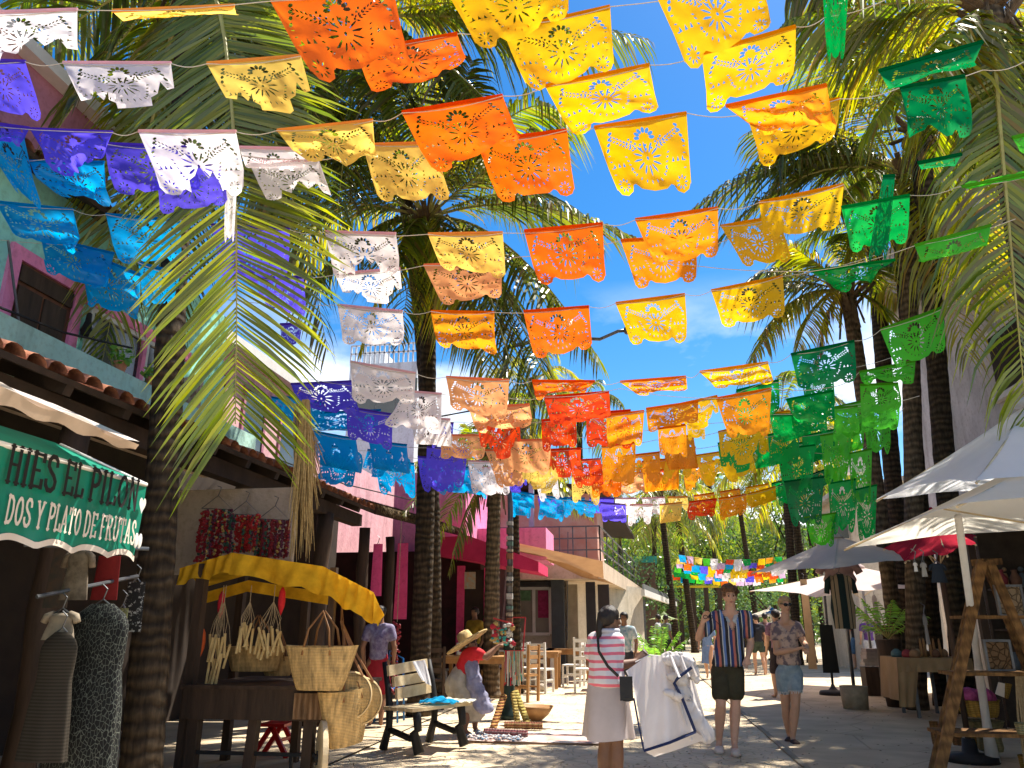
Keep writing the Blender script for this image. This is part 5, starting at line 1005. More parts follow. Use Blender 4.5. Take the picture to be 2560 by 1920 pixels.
mb = MB(); a = V_(405,785,-.24); b = V_(545,1028,-.18); mb.seg(Vector((a.x+.03,a.y,a.z-.05)), (.03,.02,.04), Vector((b.x-.03,a.y,a.z-.05)), (.03,.02,.04)); mb.seg(Vector((a.x+.04,a.y,b.z+.03)), (.03,.025,.03), Vector((b.x-.03,a.y,b.z+.03)), (.03,.025,.03)); mb.box(((a.x+b.x)/2,a.y,(a.z+b.z)/2),((b.x-a.x)*.95,.045,(a.z-b.z)*.92)); mb.build('pouch', m_black, tb)
mb = MB(); mb.tube([V_(230,405,-.02), V_(205,440,-.13), V_(215,560,-.2), V_(300,700,-.22), V_(400,795,-.24)], .014, 6, flat=.4); mb.build('strap', m_black, tb)
# held dress on hanger
m_lin = cloth('white linen', (.80,.76,.74), (.72,.68,.66), .3, 4, bump=.004); m_navy = solid('navy trim', (.02,.03,.09))
dr = thing('dress', 'white linen dress with navy trim held out by the woman in the striped top', 'dress')
def patch(name, P4, mat, par, n=12, amp=.03, fr=7, ph=0):
    a,b,c,d = P4
    mb = MB(); mb.grid(lambda u, v: lerp(lerp(a,b,u), lerp(d,c,u), v) + Vector((0, amp*v*math.sin(fr*u+ph+2*v) + amp*.4*math.sin(13*u+5*v+ph), .0)), n, n); return mb.build(name, mat, par, smooth=True)
patch('back_panel', (V_(640,612,-.1), V_(840,595,.0), V_(1125,1310,-.02), V_(640,1495,-.2)), m_lin, dr, 26, .05)
patch('left_panel', (V_(470,745,-.18), V_(650,615,-.09), V_(650,1480,-.19), V_(545,900,-.22)), m_lin, dr, 10, .015)
patch('front_panel', (V_(800,598,.02), V_(1060,640,.1), V_(1262,1345,.16), V_(1060,1400,.03)), m_lin, dr, 26, .09, 12, 1)
patch('sleeve', (V_(850,590,-.02), V_(1050,590,.02), V_(1145,790,0), V_(960,800,-.12)), m_lin, dr, 20, .09, 13, 2)
patch('hem_panel', (V_(640,1500,-.19), V_(1130,1320,0), V_(1230,1390,.1), V_(740,1555,-.1)), m_lin, dr, 8, .01)
mb = MB()
for a_, r0_, b_, r1_ in (((860,620,0),.05,(1040,660,.05),.075),((1040,660,.05),.075,(1100,770,.05),.055),((880,790,-.06),.03,(1010,820,0),.05),((850,940,-.1),.018,(980,985,-.03),.045),((1000,900,.03),.05,(1080,1120,.08),.06),((1080,1120,.08),.06,(1225,1350,.14),.07),((1120,800,.05),.03,(1140,840,.03),.02)): mb.seg(V_(*a_), r0_, V_(*b_), r1_)
remeshed(mb, 'gathered_sleeve', m_lin, dr, .008, 2, .028, 13)
def trim(pts, w=.014): 
    mb = MB(); mb.tube(pts, w, 6, flat=.4); mb.build('trim', m_navy, dr)
trim([V_(545,1000,-.24), V_(590,1250,-.24), V_(640,1495,-.25)], .007); trim([V_(640,1497,-.25), V_(880,1420,-.19), V_(1125,1318,-.06)], .013)
trim([V_(1125,1318,-.06), V_(1060,1150,-.06), V_(1000,1000,-.06), V_(925,860,-.1), V_(960,810,-.12), V_(1090,710,-.08)], .012)
mb = MB(); mb.tube([V_(605,500,.0), V_(640,490,.0), V_(635,545,.02), V_(690,595,.02), V_(560,660,-.02)], .006, 6); mb.tube([V_(690,595,.02), V_(860,610,.05)], .006, 6)
tag(mb.build('hanger', m_white), 'white wire hanger in the hand of the woman holding the linen dress', 'hanger')
# ---- woman in straw hat bending to the bracelet stand
Y = 10.7; T_ = lambda x, y, dy=0: q('T', x, y, Y+dy)
J = dict(head=T_(1160,455), neck=T_(1150,520), shL=T_(1195,545,.1), shR=T_(1200,540,-.12), chest=T_(1140,600), waist=T_(1075,740), pel=T_(1030,870), hipL=T_(1080,930,.07), hipR=T_(1080,930,-.07),
         knL=T_(1215,1130,.08), knR=T_(1130,1150,-.08), anL=T_(1190,1330,.08), anR=T_(1085,1340,-.08), toL=T_(1250,1375,.08), toR=T_(1140,1390,-.08),
         elL=T_(1320,600,.1), wrL=T_(1440,470,.08), haL=T_(1490,440,.08), elR=T_(1300,590,-.14), wrR=T_(1400,500,-.05), haR=T_(1480,440,0))
for s in 'LR': J['to'+s].z = .04; J['an'+s].z = .1
J['fwd'] = Vector((1,0,0))
hw = person('woman in a wide straw hat bending over the bracelet stand beside the bench', J, SK3, .9, (1,-.1,-.35), .012, (m_hair_d,'plain'), curl=.9, hand_up={'L':Vector((0,0,1)),'R':Vector((0,0,1))})
top_(hw, J, solid('red blouse', (.60,.02,.03), (.45,.015,.02), 9), .92, .5, .1, .026, name='blouse', voxel=.012, wr=.006)
mb = MB(); mb.seg(T_(1040,790), .15, T_(1030,880), .19); mb.seg(T_(1030,880), .19, T_(1150,1060), .19); mb.seg(T_(1150,1060), .19, T_(1190,1120), .17)
remeshed(mb, 'skirt', cloth('cream skirt cloth', (.62,.56,.44), (.42,.38,.3), .2, 7), hw, .012, 2, .03, 8)
mb = MB(); mb.seg(T_(1150,660,-.1), (.09,.05,.08), T_(1190,880,-.16), (.11,.07,.1)); mb.seg(T_(1190,880,-.16), (.11,.07,.1), T_(1290,1130,-.18), (.13,.09,.06))
remeshed(mb, 'apron', cloth('blue grey apron', (.46,.46,.60), (.24,.24,.34), .25, 6), hw, .012, 2, .03, 10)
hb = (T_(1255,362,-.1)-T_(985,535,-.1)); ang = math.atan2(hb.z, hb.x); R_ = Matrix.Rotation(-ang, 3, 'Y'); hc = T_(1122,452,0)
m_strw = bands('straw', (.72,.55,.28), (.52,.38,.18), 22, 'Z', bump=.004, dist=.6)
hat = thing('straw_hat', 'wide brimmed straw hat on the bending woman', 'hat')
MB().lathe(hc, [(.10,-.01),(.31,.02),(.315,.035),(.30,.04),(.10,.01)], 36, R_, cap=False).build('brim', m_strw, hat, smooth=True)
MB().lathe(hc-R_@Vector((.0,0,0)), [(.105,.0),(.11,.04),(.10,.12),(.085,.165),(.04,.18),(.0,.18)], 28, R_).build('crown', m_strw, hat, smooth=True)
# ---- generic smaller figures
def figure(label, x, Y, z0=.03, H=1.7, rz=0.0, sk=SK3, top=None, bot=None, kind='pants', hair=(m_hair_d,'plain'), arms=0.0, group='people further down the street', seat=False, voxel=.02, stride=.12):
    k = H/1.75; R = Matrix.Rotation(rz, 3, 'Z'); o = Vector((x, Y, z0)); W_ = lambda a,b,c: o + R @ Vector((a*k,b*k,c*k)); f = R @ Vector((0,1,0))
    J = dict(head=W_(0,.02,1.63), neck=W_(0,0,1.45), shL=W_(-.17,0,1.40), shR=W_(.17,0,1.40), chest=W_(0,0,1.25), waist=W_(0,0,1.06), pel=W_(0,0,.95), hipL=W_(-.09,0,.9), hipR=W_(.09,0,.9), knL=W_(-.1,stride,.5), knR=W_(.1,-stride*.3,.5), anL=W_(-.1,stride*.8,.09), anR=W_(.1,-stride*1.3,.12), toL=W_(-.1,stride+.15,.04), toR=W_(.1,-stride+.02,.04),
             elL=W_(-.24,-.03,1.13), wrL=W_(-.23,.08+arms*.15,.92+arms*.25), elR=W_(.24,-.03,1.13), wrR=W_(.23,.08+arms*.15,.92+arms*.2), fwd=f)
    if seat:
        for s, g in (('L',-.1),('R',.1)): J['hip'+s]=W_(g,0,.9); J['kn'+s]=W_(g,.4,.9); J['an'+s]=W_(g,.42,.5); J['to'+s]=W_(g,.55,.45)
    t = person(label, J, sk, k, f, voxel, hair, group)
    top_(t, J, top, k, .5, .1, .022, voxel=voxel, wr=.004)
    if kind == 'skirt': skirt_(t, W_(0,0,1.03), W_(0,0,.45), .14*k, .21*k, bot, folds=7, fl=.015)
    else: shorts_(t, J, bot, k, .9 if kind == 'pants' else .5, .02, name='trousers' if kind == 'pants' else 'shorts', voxel=voxel)
    return t
C_ = lambda n, c: solid(n, c, tuple(v*.7 for v in c), 9)
p = PY(925,1830,11.0); figure('person in a violet patterned top and long red skirt behind the hanging baskets', p.x, 11.2, .035, 1.62, .2, SK3, solid('violet print', (.10,.07,.17), (.26,.24,.34), 16), C_('red skirt',(.36,.015,.03)), 'skirt', group=None, voxel=.016)
p = PY(1172,1560,17.0); figure('person in a mustard shirt standing in the dark doorway of the pink house', p.x+.15, 16.9, .035, 1.72, 2.6, SK3, C_('mustard shirt',(.40,.26,.03)), C_('dark trousers',(.03,.03,.03)), group=None)
p = q('V',450,330,15); figure('passer by in a patterned white top beyond the striped woman face', p.x, 15.6, .02, 1.6, 2.9, SK3, solid('white print', (.6,.6,.62), (.15,.3,.35), 12), C_('dark skirt a',(.04,.04,.05)))
p = q('V',778,330,27); figure('person in a white shirt at the cafe tables under the pale green parasol', p.x, 27, .02, 1.7, 1.2, SK3, C_('white shirt',(.62,.62,.6)), C_('dark trousers b',(.03,.03,.03)))
p = q('V',850,350,26.5); figure('person in a grey shirt beside the white shirted one at the cafe tables', p.x, 26.5, .02, 1.68, -1.0, SK3, C_('grey shirt',(.22,.24,.24)), C_('dark trousers c',(.04,.04,.04)))
p = q('X',700,600,24); figure('person in a black shirt walking away behind the couple, left of the pair', p.x, 24, .02, 1.66, .1, SK2, C_('black shirt',(.02,.02,.025)), C_('green shorts',(.04,.06,.04)), 'shorts')
p = q('X',785,600,24.4); figure('person in a dark flowered shirt walking away, right of the pair', p.x, 24.4, .02, 1.7, -.1, SK2, solid('flowered shirt', (.10,.06,.05), (.3,.18,.15), 14, lo=.45, hi=.55), C_('black shorts',(.02,.02,.02)), 'shorts')
p = q('X',245,600,22); figure('person in a pale blue dress half hidden by the man in the striped shirt', p.x, 22, .02, 1.55, 2.8, SK2, C_('blue top',(.16,.25,.45)), C_('blue skirt',(.16,.25,.45)), 'skirt')
p = q('X',850,420,17); figure('passer by in a wine coloured flowered top just behind the blond woman', p.x-.03, 16.6, .02, 1.66, .3, SK2, solid('wine print', (.16,.05,.09), (.35,.22,.26), 12), C_('dark trousers d',(.03,.02,.025)))
p = q('N',400,620,25.5); figure('woman in a violet top and white shorts walking away under the umbrellas', p.x, 25.5, .035, 1.66, .1, SK1, C_('violet vest',(.16,.07,.28)), C_('white shorts',(.65,.65,.65)), 'shorts', (m_hair_b,'pony'))
p = q('N',335,760,27); figure('person in blue jeans and a cap beside the woman in the violet top', p.x, 27.2, .035, 1.72, .3, SK2, C_('black top',(.03,.03,.03)), C_('blue jeans',(.08,.18,.32)))
p = q('N',292,840,29); figure('small child in pale clothes left of the person in jeans', p.x, 29, .035, 1.1, 3.0, SK1, C_('pale top',(.5,.42,.4)), C_('pale shorts',(.45,.45,.45)), 'shorts')
# ================================================================ left stalls
Hq = lambda x, y, Y: q('H', x, y, Y)
m_green = cloth('green vinyl', (.01,.30,.19), (.012,.24,.16), .3, 3, gloss=.06)
m_black_ink = solid('black lettering', (.012,.010,.010)); m_cream_ink = solid('cream lettering', (.68,.60,.50), (.62,.54,.45))
XS = -3.25
z_t = PX(365,1212,XS).z; z_b = PX(345,1397,XS).z; ye = PX(362,1230,XS).y; ys = 2.6
sg = thing('awning_sign', 'green vinyl awning valance lettered HIES EL PILON over DOS Y PLATO DE FRUTAS', 'sign')
mb = MB(); n = 46
def sgf(u, v):
    y = lerp(ys, ye, u); sc = .035*abs(math.sin(u*PI*7)) if v > .99 else 0
    return Vector((XS+.012*math.sin(u*23)*v + .008*math.sin(u*51+v*3), y, lerp(z_t, z_b, v)+sc+.0))
mb.grid(sgf, 90, 10); mb.build('valance', m_green, sg, smooth=True)
mb = MB(); mb.grid(lambda u, v: sgf(u, 1)+Vector((.006, 0, -.035*v+.012)), 90, 1); mb.build('piping', m_cream_ink, sg)
mb = MB(); mb.grid(lambda u, v: Vector((lerp(XS, XS-.75, v), lerp(ys, ye, u), z_t+.32*v)), 20, 4); mb.build('awning_top', m_green, sg, smooth=True)
mb = MB(); mb.add([(XS,ye,z_t),(XS-.75,ye,z_t+.32),(XS-.75,ye,z_t-.05),(XS-.02,ye,z_t-.12)],[[0,1,2,3]]); mb.build('side_flap', m_green, sg)
mb = MB(); mb.tube([(XS,ys,z_t),(XS,ye,z_t)],.016,8); mb.tube([(XS-.7,ye,z_t+.3),(XS,ye,z_t)],.014,8); mb.build('frame', m_white, sg, smooth=True)
GL = {'H':(.8,[[(.18,0),(.18,1)],[(.62,0),(.62,1)],[(.18,.5),(.62,.5)]]),'I':(.4,[[(.2,0),(.2,1)]]),'E':(.72,[[(.18,0),(.18,1)],[(.1,.93),(.62,.93)],[(.18,.5),(.5,.5)],[(.1,.07),(.64,.07)],[(.62,.96),(.62,.76)],[(.64,.04),(.64,.26)]]),
'S':(.72,[[(.62,.72),(.6,.86),(.48,.96),(.3,.96),(.17,.85),(.17,.68),(.3,.56),(.5,.44),(.62,.3),(.6,.13),(.46,.03),(.27,.04),(.14,.16),(.12,.3)]]),'L':(.66,[[(.18,0),(.18,1)],[(.1,.07),(.6,.07)],[(.6,.04),(.6,.28)]]),
'P':(.72,[[(.18,0),(.18,1)],[(.18,.94),(.44,.94),(.6,.85),(.62,.7),(.56,.55),(.4,.47),(.18,.47)]]),'O':(.8,[[(.4+.27*math.cos(2*PI*k/14), .5+.45*math.sin(2*PI*k/14)) for k in range(15)]]),
'N':(.84,[[(.18,0),(.18,1)],[(.66,0),(.66,1)],[(.18,.96),(.66,.04)]]),'D':(.8,[[(.18,0),(.18,1)],[(.12,.94),(.42,.94),(.6,.8),(.66,.5),(.6,.2),(.42,.06),(.12,.06)]]),'Y':(.8,[[(.4,0),(.4,.45)],[(.4,.45),(.14,.97)],[(.4,.45),(.66,.97)]]),
'A':(.82,[[(.14,.02),(.41,.98)],[(.41,.98),(.68,.02)],[(.24,.33),(.58,.33)]]),'T':(.76,[[(.38,0),(.38,1)],[(.08,.93),(.68,.93)],[(.09,.96),(.09,.74)],[(.67,.96),(.67,.74)]]),'F':(.68,[[(.18,0),(.18,1)],[(.1,.93),(.62,.93)],[(.18,.5),(.48,.5)],[(.61,.96),(.61,.76)]]),
'R':(.8,[[(.18,0),(.18,1)],[(.18,.94),(.44,.94),(.58,.86),(.6,.72),(.54,.58),(.4,.5),(.18,.5)],[(.38,.5),(.64,.03)]]),'U':(.8,[[(.18,1),(.18,.28),(.26,.1),(.41,.05),(.56,.1),(.64,.28),(.64,1)]]),' ':(.34,[])}
SER = {'H':[(.18,0),(.62,0),(.18,1),(.62,1)],'I':[(.2,0),(.2,1)],'E':[(.18,0),(.18,1)],'L':[(.18,0),(.18,1)],'P':[(.18,0),(.18,1)],'N':[(.18,0),(.18,1),(.66,1)],'D':[(.18,0),(.18,1)],'Y':[(.4,0),(.14,1),(.66,1)],'A':[(.14,0),(.68,0)],'T':[(.38,0)],'F':[(.18,0),(.18,1)],'R':[(.18,0),(.18,1),(.64,0)],'U':[(.18,1),(.64,1)]}
def lettering(text, p0, p1, height, mat, par, off=.0, name='lettering', out=.02, th=.105, se=.045):
    """raised slab lettering on a valance facing +X, read along +Y"""
    p0 = Vector(p0); p1 = Vector(p1); tw_ = sum(GL[c][0] for c in text); pos = 0; mb = MB(); n = 0
    def put(u, w): pp = lerp(p0, p1, u); return Vector((pp.x+out+.006*math.sin((pp.y-ys)/(ye-ys)*23)+n*.00012, pp.y, pp.z+w*height))
    ax = (p1-p0).length/tw_/height
    def seg2(a, b, t):
        nonlocal n; n += 1
        dx = (b[0]-a[0])*ax; dy = b[1]-a[1]; l_ = math.hypot(dx, dy) or 1; gx = b[0]-a[0]; l2 = math.hypot(gx, dy) or 1; nx, ny = -dy/l2*t*.82, gx/l2*t*.62; ex, ey = gx/l2*t*.3, dy/l2*t*.3
        P_ = [(a[0]-ex+nx,a[1]-ey+ny),(a[0]-ex-nx,a[1]-ey-ny),(b[0]+ex-nx,b[1]+ey-ny),(b[0]+ex+nx,b[1]+ey+ny)]
        f_ = [put((pos+x)/tw_, y) for x, y in P_]; mb.add(f_, [[0,1,2,3]])
    for c in text:
        for st in GL[c][1]:
            for a, b in zip(st, st[1:]): seg2(a, b, th if abs(b[1]-a[1]) > .15 or len(st) > 3 else th*.6)
        for (x, y) in SER.get(c, []): yy = .045 if y == 0 else .955; seg2((x-.14,yy),(x+.14,yy), se)
        pos += GL[c][0]
    return mb.build(name, mat, par)
def onS(px, py): return PX(px, py, XS)
a = onS(2,1205); b = onS(330,1282); lettering('HIES EL PILON', (XS,a.y,a.z), (XS,b.y,b.z+.01), (z_t-z_b)*.42, m_black_ink, sg)
a = onS(2,1308); b = onS(322,1362); lettering('DOS Y PLATO DE FRUTAS', (XS,a.y,a.z), (XS,b.y,b.z), (z_t-z_b)*.31, m_cream_ink, sg, se=.05)
h = onS(346,1262); mb = MB(); mb.add([Vector((XS+.03, h.y+.035*(16*math.sin(t)**3)/16, h.z+.06*(13*math.cos(t)-5*math.cos(2*t)-2*math.cos(3*t)-math.cos(4*t))/16)) for t in [i*2*PI/24 for i in range(24)]], [list(range(24))]); mb.build('emblem', m_white, sg)
h = onS(338,1352); mb = MB()
for dy in (-.02,.02): mb.ell((XS+.02,h.y+dy,h.z),(.006,.022,.05))
mb.build('emblem', m_white, sg)
# white awning above
aw = thing('white_awning', 'sagging white canvas awning tied above the green lettered valance', 'awning')
c = [q('S',-60,930,2.9), q('S',345,1108,4.55), q('S',335,1126,4.5), q('S',-60,1050,2.75)]
mb = MB(); bk = [PX(-60,900,-4.3), PX(395,1085,-4.3)]
bk = [Vector((-4.3,3.0,2.98)), Vector((-4.3,5.0,2.98))]
fr = [PX(-200,880,-2.95), PX(348,1112,-2.95)]
mb.grid(lambda u, v: lerp(lerp(fr[0],fr[1],u), lerp(bk[0],bk[1],u), v)+Vector((0,0,-.08*math.sin(PI*v)*math.sin(PI*u)-.02*math.sin(u*17)*(1-v))), 24, 8); mb.build('canvas', cloth('white canvas', (.74,.66,.60), None, .35, 5), aw, smooth=True)
mb = MB(); mb.grid(lambda u, v: lerp(fr[0],fr[1],u)+Vector((-.02*v,.0,-(.10-.06*u)*v-.012*math.sin(u*30)*v)), 30, 3); mb.build('valance', cloth('peach canvas', (.62,.46,.33), None, .4, 5), aw, smooth=True)
# dry stone wall at the far left
sw = MB(); sw.grid(lambda u, v: Vector((-3.98+.05*noise.noise(Vector((u*9,v*9,1))), lerp(3.4,4.5,u), lerp(0,1.15,v))), 40, 30); sw.box2((-4.3,3.4,0),(-4.03,4.5,1.13))
tag(sw.build('stone_wall', voro('rough stones', (.20,.19,.16), (.035,.032,.03), 7, .95, .12, .03, stretch=(1,1,1.5)), smooth=True), 'low rough stone wall at the bottom left corner', 'wall')
# garments hanging under the eave
def garment(label, x0, y0, x1, y1, Y, mat, dress=False, name='garment', cat='garment', group='clothes hanging at the dark left stalls', flare=1.15, waist=.97, reg='S', straight=False):
    a = q(reg, x0, y0, Y); b = q(reg, x1, y1, Y); w = abs(b.x-a.x)/2; hh = a.z-b.z; cx = (a.x+b.x)/2; mb = MB()
    pr = [(0,.30),(.04,.55),(.09,.78),(.22,.8),(.38,waist*.78),(.6,.9),(1,flare*.92)]
    if straight or cat in ('cloth','scarf','shawl','skirt'): pr = [(0,.86),(.3,.9),(1,1.0)]
    def fn(u, v):
        an = 2*PI*u
        for (v0,r0),(v1,r1) in zip(pr,pr[1:]):
            if v <= v1+1e-6: r = lerp(r0,r1,(v-v0)/(v1-v0)); break
        r *= w*(1+.07*v*math.sin(6*an+cx*9)); return Vector((cx+r*math.cos(an)*.97, Y+r*(.12 if pr[0][1] > .8 else .34)*math.sin(an), a.z-hh*v))
    mb.grid(fn, 44, 16); t = thing(name, label, cat, group=group); mb.build('cloth_body', mat, t, smooth=True)
    if not dress:
        mb = MB()
        for s in (-1,1): mb.tube([Vector((cx+s*w*.5,Y,a.z-hh*.05)), Vector((cx+s*w*.9,Y,a.z-hh*.14)), Vector((cx+s*w*1.05,Y,a.z-hh*.36))],[w*.2,w*.22,w*.2],10)
        mb.build('sleeve', mat, t, smooth=True)
    mb = MB(); mb.tube([Vector((cx-w*.6,Y,a.z-hh*.07)), Vector((cx,Y,a.z+.03)), Vector((cx+w*.6,Y,a.z-hh*.07))], .006, 5); mb.tube([Vector((cx,Y,a.z+.03)), Vector((cx+.02,Y,a.z+.1)), Vector((cx-.02,Y,a.z+.13))], .005, 5); mb.build('hanger', m_steel, t); return t
m_prt = voro('black print cloth', (.014,.015,.015), (.17,.19,.16), 46, .9, .05, .0, stretch=(1,1,.6))
garment('long black net print dress at the left stall', 165, 1510, 288, 1960, 5.0, m_prt, True, 'dress', 'dress', flare=1.05)
garment('long grey ribbed dress between the log post and the net print dress', 98, 1580, 162, 1905, 4.7, stripes('ribbed grey', 2, .02, [(0,(.045,.038,.03)),(.5,(.03,.026,.02))]), True, 'dress', 'dress')
garment('crumpled pale shirt hanging below the green valance', 168, 1375, 216, 1500, 5.0, solid('khaki cloth', (.2,.16,.12), (.09,.07,.05), 14))
garment('dark red cloth hanging right of the pale shirt', 242, 1390, 292, 1500, 5.3, solid('dark red cloth', (.28,.02,.02), (.15,.01,.01)), True, 'cloth', 'cloth')
garment('dark patterned cloth hanging left of the pale shirt', 132, 1370, 166, 1520, 5.2, solid('dark cloth', (.04,.045,.04), (.1,.06,.04), 12), True, 'cloth', 'cloth')
garment('cream blouse hanging above the grey ribbed dress', 116, 1532, 184, 1600, 4.8, solid('cream blouse', (.30,.25,.18), (.2,.16,.12), 12))
garment('black shawl with white flecks beside the near palm trunk', 316, 1455, 352, 1580, 5.6, solid('flecked', (.02,.02,.02), (.4,.4,.38), 40, lo=.55, hi=.6), True, 'shawl', 'shawl')
garment('narrow yellow net scarf left of the near palm trunk', 290, 1520, 306, 1650, 5.5, solid('yellow net', (.4,.42,.2), (.1,.1,.04), 50), True, 'scarf', 'scarf')
garment('magenta cloth hanging between the two middle posts', 932, 1360, 953, 1490, 12, m_hot, True, 'cloth', 'cloth')
garment('magenta cloth with yellow edge right of the third post', 992, 1358, 1016, 1548, 13, m_hot, True, 'cloth', 'cloth')
for a_, b_, lab in ((q('S',60,1362,4.9),q('S',372,1372,5.5),'upper dark clothes rail under the green valance'),(q('S',92,1492,4.75),q('S',345,1440,5.5),'lower dark clothes rail carrying the long dresses')):
    tag(MB().tube([a_,b_],.014,6).build('clothes_rail', m_steel), lab, 'rail')
# beaded bundles on wire hangers
for j, (x0,x1,y0,y1,c,lab) in enumerate(((1238,1392,75,390,(.30,.015,.02),'red and wine bead bundle on a wire hanger, left of three'),(1410,1580,110,330,(.42,.02,.02),'red bead bundle with gold dots on a wire hanger, middle of three'),(1588,1760,140,365,(.22,.012,.02),'dark crimson bead bundle on a wire hanger, right of three'))):
    t = thing('bead_bundle', lab, 'bead bundle', group='red bead bundles over the cart'); a = Hq(x0,y0,8.0); b = Hq(x1,y1,8.0)
    for kk, (mc, nm) in enumerate(((c,'red'),((.12,.02,.05),'wine'),((.45,.3,.08),'gold'),((.03,.09,.06),'green'))):
        mb = MB()
        for s in range(26 if kk == 0 else 8):
            x = lerp(a.x, b.x, random.random()); y = 8.0+rnd(-.05,.05)
            for i in range(16 if kk < 2 else 8): mb.ell((x+rnd(-.01,.01), y, lerp(a.z, b.z, random.random())), .017, sub=1)
        mb.build('beads', solid('beads %d%s' % (j, nm), mc, None, 9, .4), t)
    mb = MB(); cx = (a.x+b.x)/2; mb.tube([Vector((a.x,8,a.z+.02)), Vector((cx,8,a.z+.16)), Vector((b.x,8,a.z+.0)), Vector((a.x,8,a.z+.02))], .005, 5); mb.tube([Vector((cx,8,a.z+.16)), Vector((cx+.03,8,a.z+.25)), Vector((cx-.02,8,a.z+.27))], .005, 5); mb.build('hanger', m_steel, t)
# cream partition behind them
pw = MB(); a = Hq(1100,0,8.6); b = Hq(1790,400,8.6); pw.box2((a.x,8.6,1.95),(b.x,8.66,2.95)); tag(pw.build('partition', m_cream), 'cream wall panel behind the red bead bundles and the cart', 'wall')
# ================================================================ the cart
ct = thing('vendor_cart', 'dark wooden vendor cart with a yellow canvas canopy hung with craft goods', 'cart')
m_can = cloth('yellow canvas', (.82,.48,.03), (.55,.30,.02), .35, 5, bump=.01)
Yf = 7.0; Yb = 8.3
pk = q('Q',560,5,Yf); lf = q('Q',150,125,Yf+.1); mid = q('Q',1250,110,Yf); rt = q('Q',1640,310,Yf-.1)
def vl(p, drop, sag=0.0): return p - Vector((0,0,drop))
segs_ = [(lf, pk, .16, .19), (pk, mid, .19, .24), (mid, rt, .24, .26)]
for i, (a, b, d0, d1) in enumerate(segs_):
    mb = MB(); mb.grid(lambda u, v: lerp(a,b,u) + Vector((.0, -.03*math.sin(u*9+i)*v-.03*v+.016*math.sin(u*31+2*v)+.03*noise.noise(Vector((u*7+i*3,v*2,4)))*(v+.3), -(lerp(d0,d1,u)+.02*math.sin(u*13+i)+.03*noise.noise(Vector((u*5,i,1))))*v)), 30, 6); mb.build('valance', m_can, ct, smooth=True)
    bk_ = Vector((-.33, 1.0, -.14)); mb = MB(); mb.grid(lambda u, v: lerp(a,b,u) + bk_*v + Vector((0,0,.02*math.sin(PI*v))), 12, 8); mb.build('canopy', m_can, ct, smooth=True)
e1 = q('Q',1715,485,Yf-.1); e2 = q('Q',1665,552,Yf-.1)
mb = MB(); mb.grid(lambda u, v: lerp(lerp(rt, e1, u), lerp(vl(rt,.26), e2, u), v) + Vector((0,-.03*math.sin(u*5),0)), 8, 6); mb.build('valance', m_can, ct, smooth=True)
mb = MB(); mb.grid(lambda u, v: lerp(lerp(rt, e1, u), lerp(rt+Vector((-.38,1.0,-.1)), e1+Vector((-.38,1.0,-.1)), u), v), 4, 4); mb.build('canopy', m_can, ct, smooth=True)
mb = MB(); mb.grid(lambda u, v: lerp(lf, pk, u) + Vector((-.33,1.0,-.2)) + Vector((0,0,-.12*v)), 8, 3); mb.grid(lambda u, v: lerp(pk, mid, u) + Vector((-.33,1.0,-.2)) + Vector((0,0,-.12*v)), 8, 3); mb.build('valance', m_can, ct, smooth=True)
xl = q('Q',190,1000,Yf).x; xr_ = q('Q',1330,1000,Yf).x; bz0 = q('Q',600,1290,Yf).z; bz1 = q('Q',600,940,Yf).z; bz1b = q('Q',1150,1060,Yf).z
mb = MB(); mb.box2((xl,Yf,bz0),(xr_,Yf+.05,bz1b)); mb.box2((xl,Yb-.05,bz0),(xr_,Yb,bz1b)); mb.box2((xl,Yf+.05,bz0),(xl+.05,Yb-.05,bz1b)); mb.box2((xr_-.05,Yf+.05,bz0),(xr_,Yb-.05,bz1b)); mb.box2((xl+.05,Yf+.05,bz0),(xr_-.05,Yb-.05,bz0+.05)); mb.box2((xl-.02,Yf-.03,bz1b),(xr_+.02,Yb+.02,bz1b+.03)); mb.build('cart_box', m_wood_dark, ct)
mb = MB(); mb.box2((q('Q',1060,1000,Yf).x,Yf-.06,q('Q',1100,1280,Yf).z),(q('Q',1330,1000,Yf).x,Yf-.033,q('Q',1100,1080,Yf).z)); mb.build('side_board', bands('worn board', (.16,.09,.045), (.26,.16,.09), 6, 'X', bump=.003, dist=2), ct)
for (x, y, Yq, w) in ((195,1650,Yf,.10),(640,1660,Yf,.085),(1100,1660,Yf,.09),(560,700,Yb-.1,.08),(1090,500,Yb-.1,.08),(210,900,Yf+.02,.09)):
    p = q('Q', x, y, Yq); top_z = {640:bz0+.02, 1100:bz0+.02}.get(x, 1.95 if x != 195 else bz0+.02); mb = MB(); mb.bar((p.x,Yq+.08,.03),(p.x+(.03 if x == 640 else 0),Yq+.08,top_z),w); mb.build('leg' if x in (195,640,1100) else 'post', m_wood_dark, ct)
p = q('Q',1180,500,Yf+.1); mb = MB(); mb.bar((xr_-.1,Yf+.1,bz1b),(xr_-.1,Yf+.1,1.9),.06); mb.build('post', m_wood_dark, ct)
rz_ = q('Q',640,1558,Yf).z; mb = MB(); mb.bar((xl,Yf+.08,rz_),(xr_-.1,Yf+.08,rz_),.03,.03); mb.bar((q('Q',978,1600,Yf).x,Yf+.08,.03),(q('Q',978,1600,Yf).x,Yf+.08,rz_),.025); mb.build('stretcher', m_black, ct)
wc = q('Q',1240,1560,Yf-.12); R90 = Matrix.Rotation(PI/2, 3, 'X') @ Matrix.Rotation(0, 3, 'Y')
Rw = Matrix.Rotation(math.radians(-62), 3, 'Z') @ R90
wc.z = .30; w = MB().lathe(wc, [(.03,-.03),(.27,-.028),(.295,-.02),(.295,.02),(.27,.028),(.03,.03)], 30, Rw).build('wheel', m_wood_pale, ct, smooth=False)
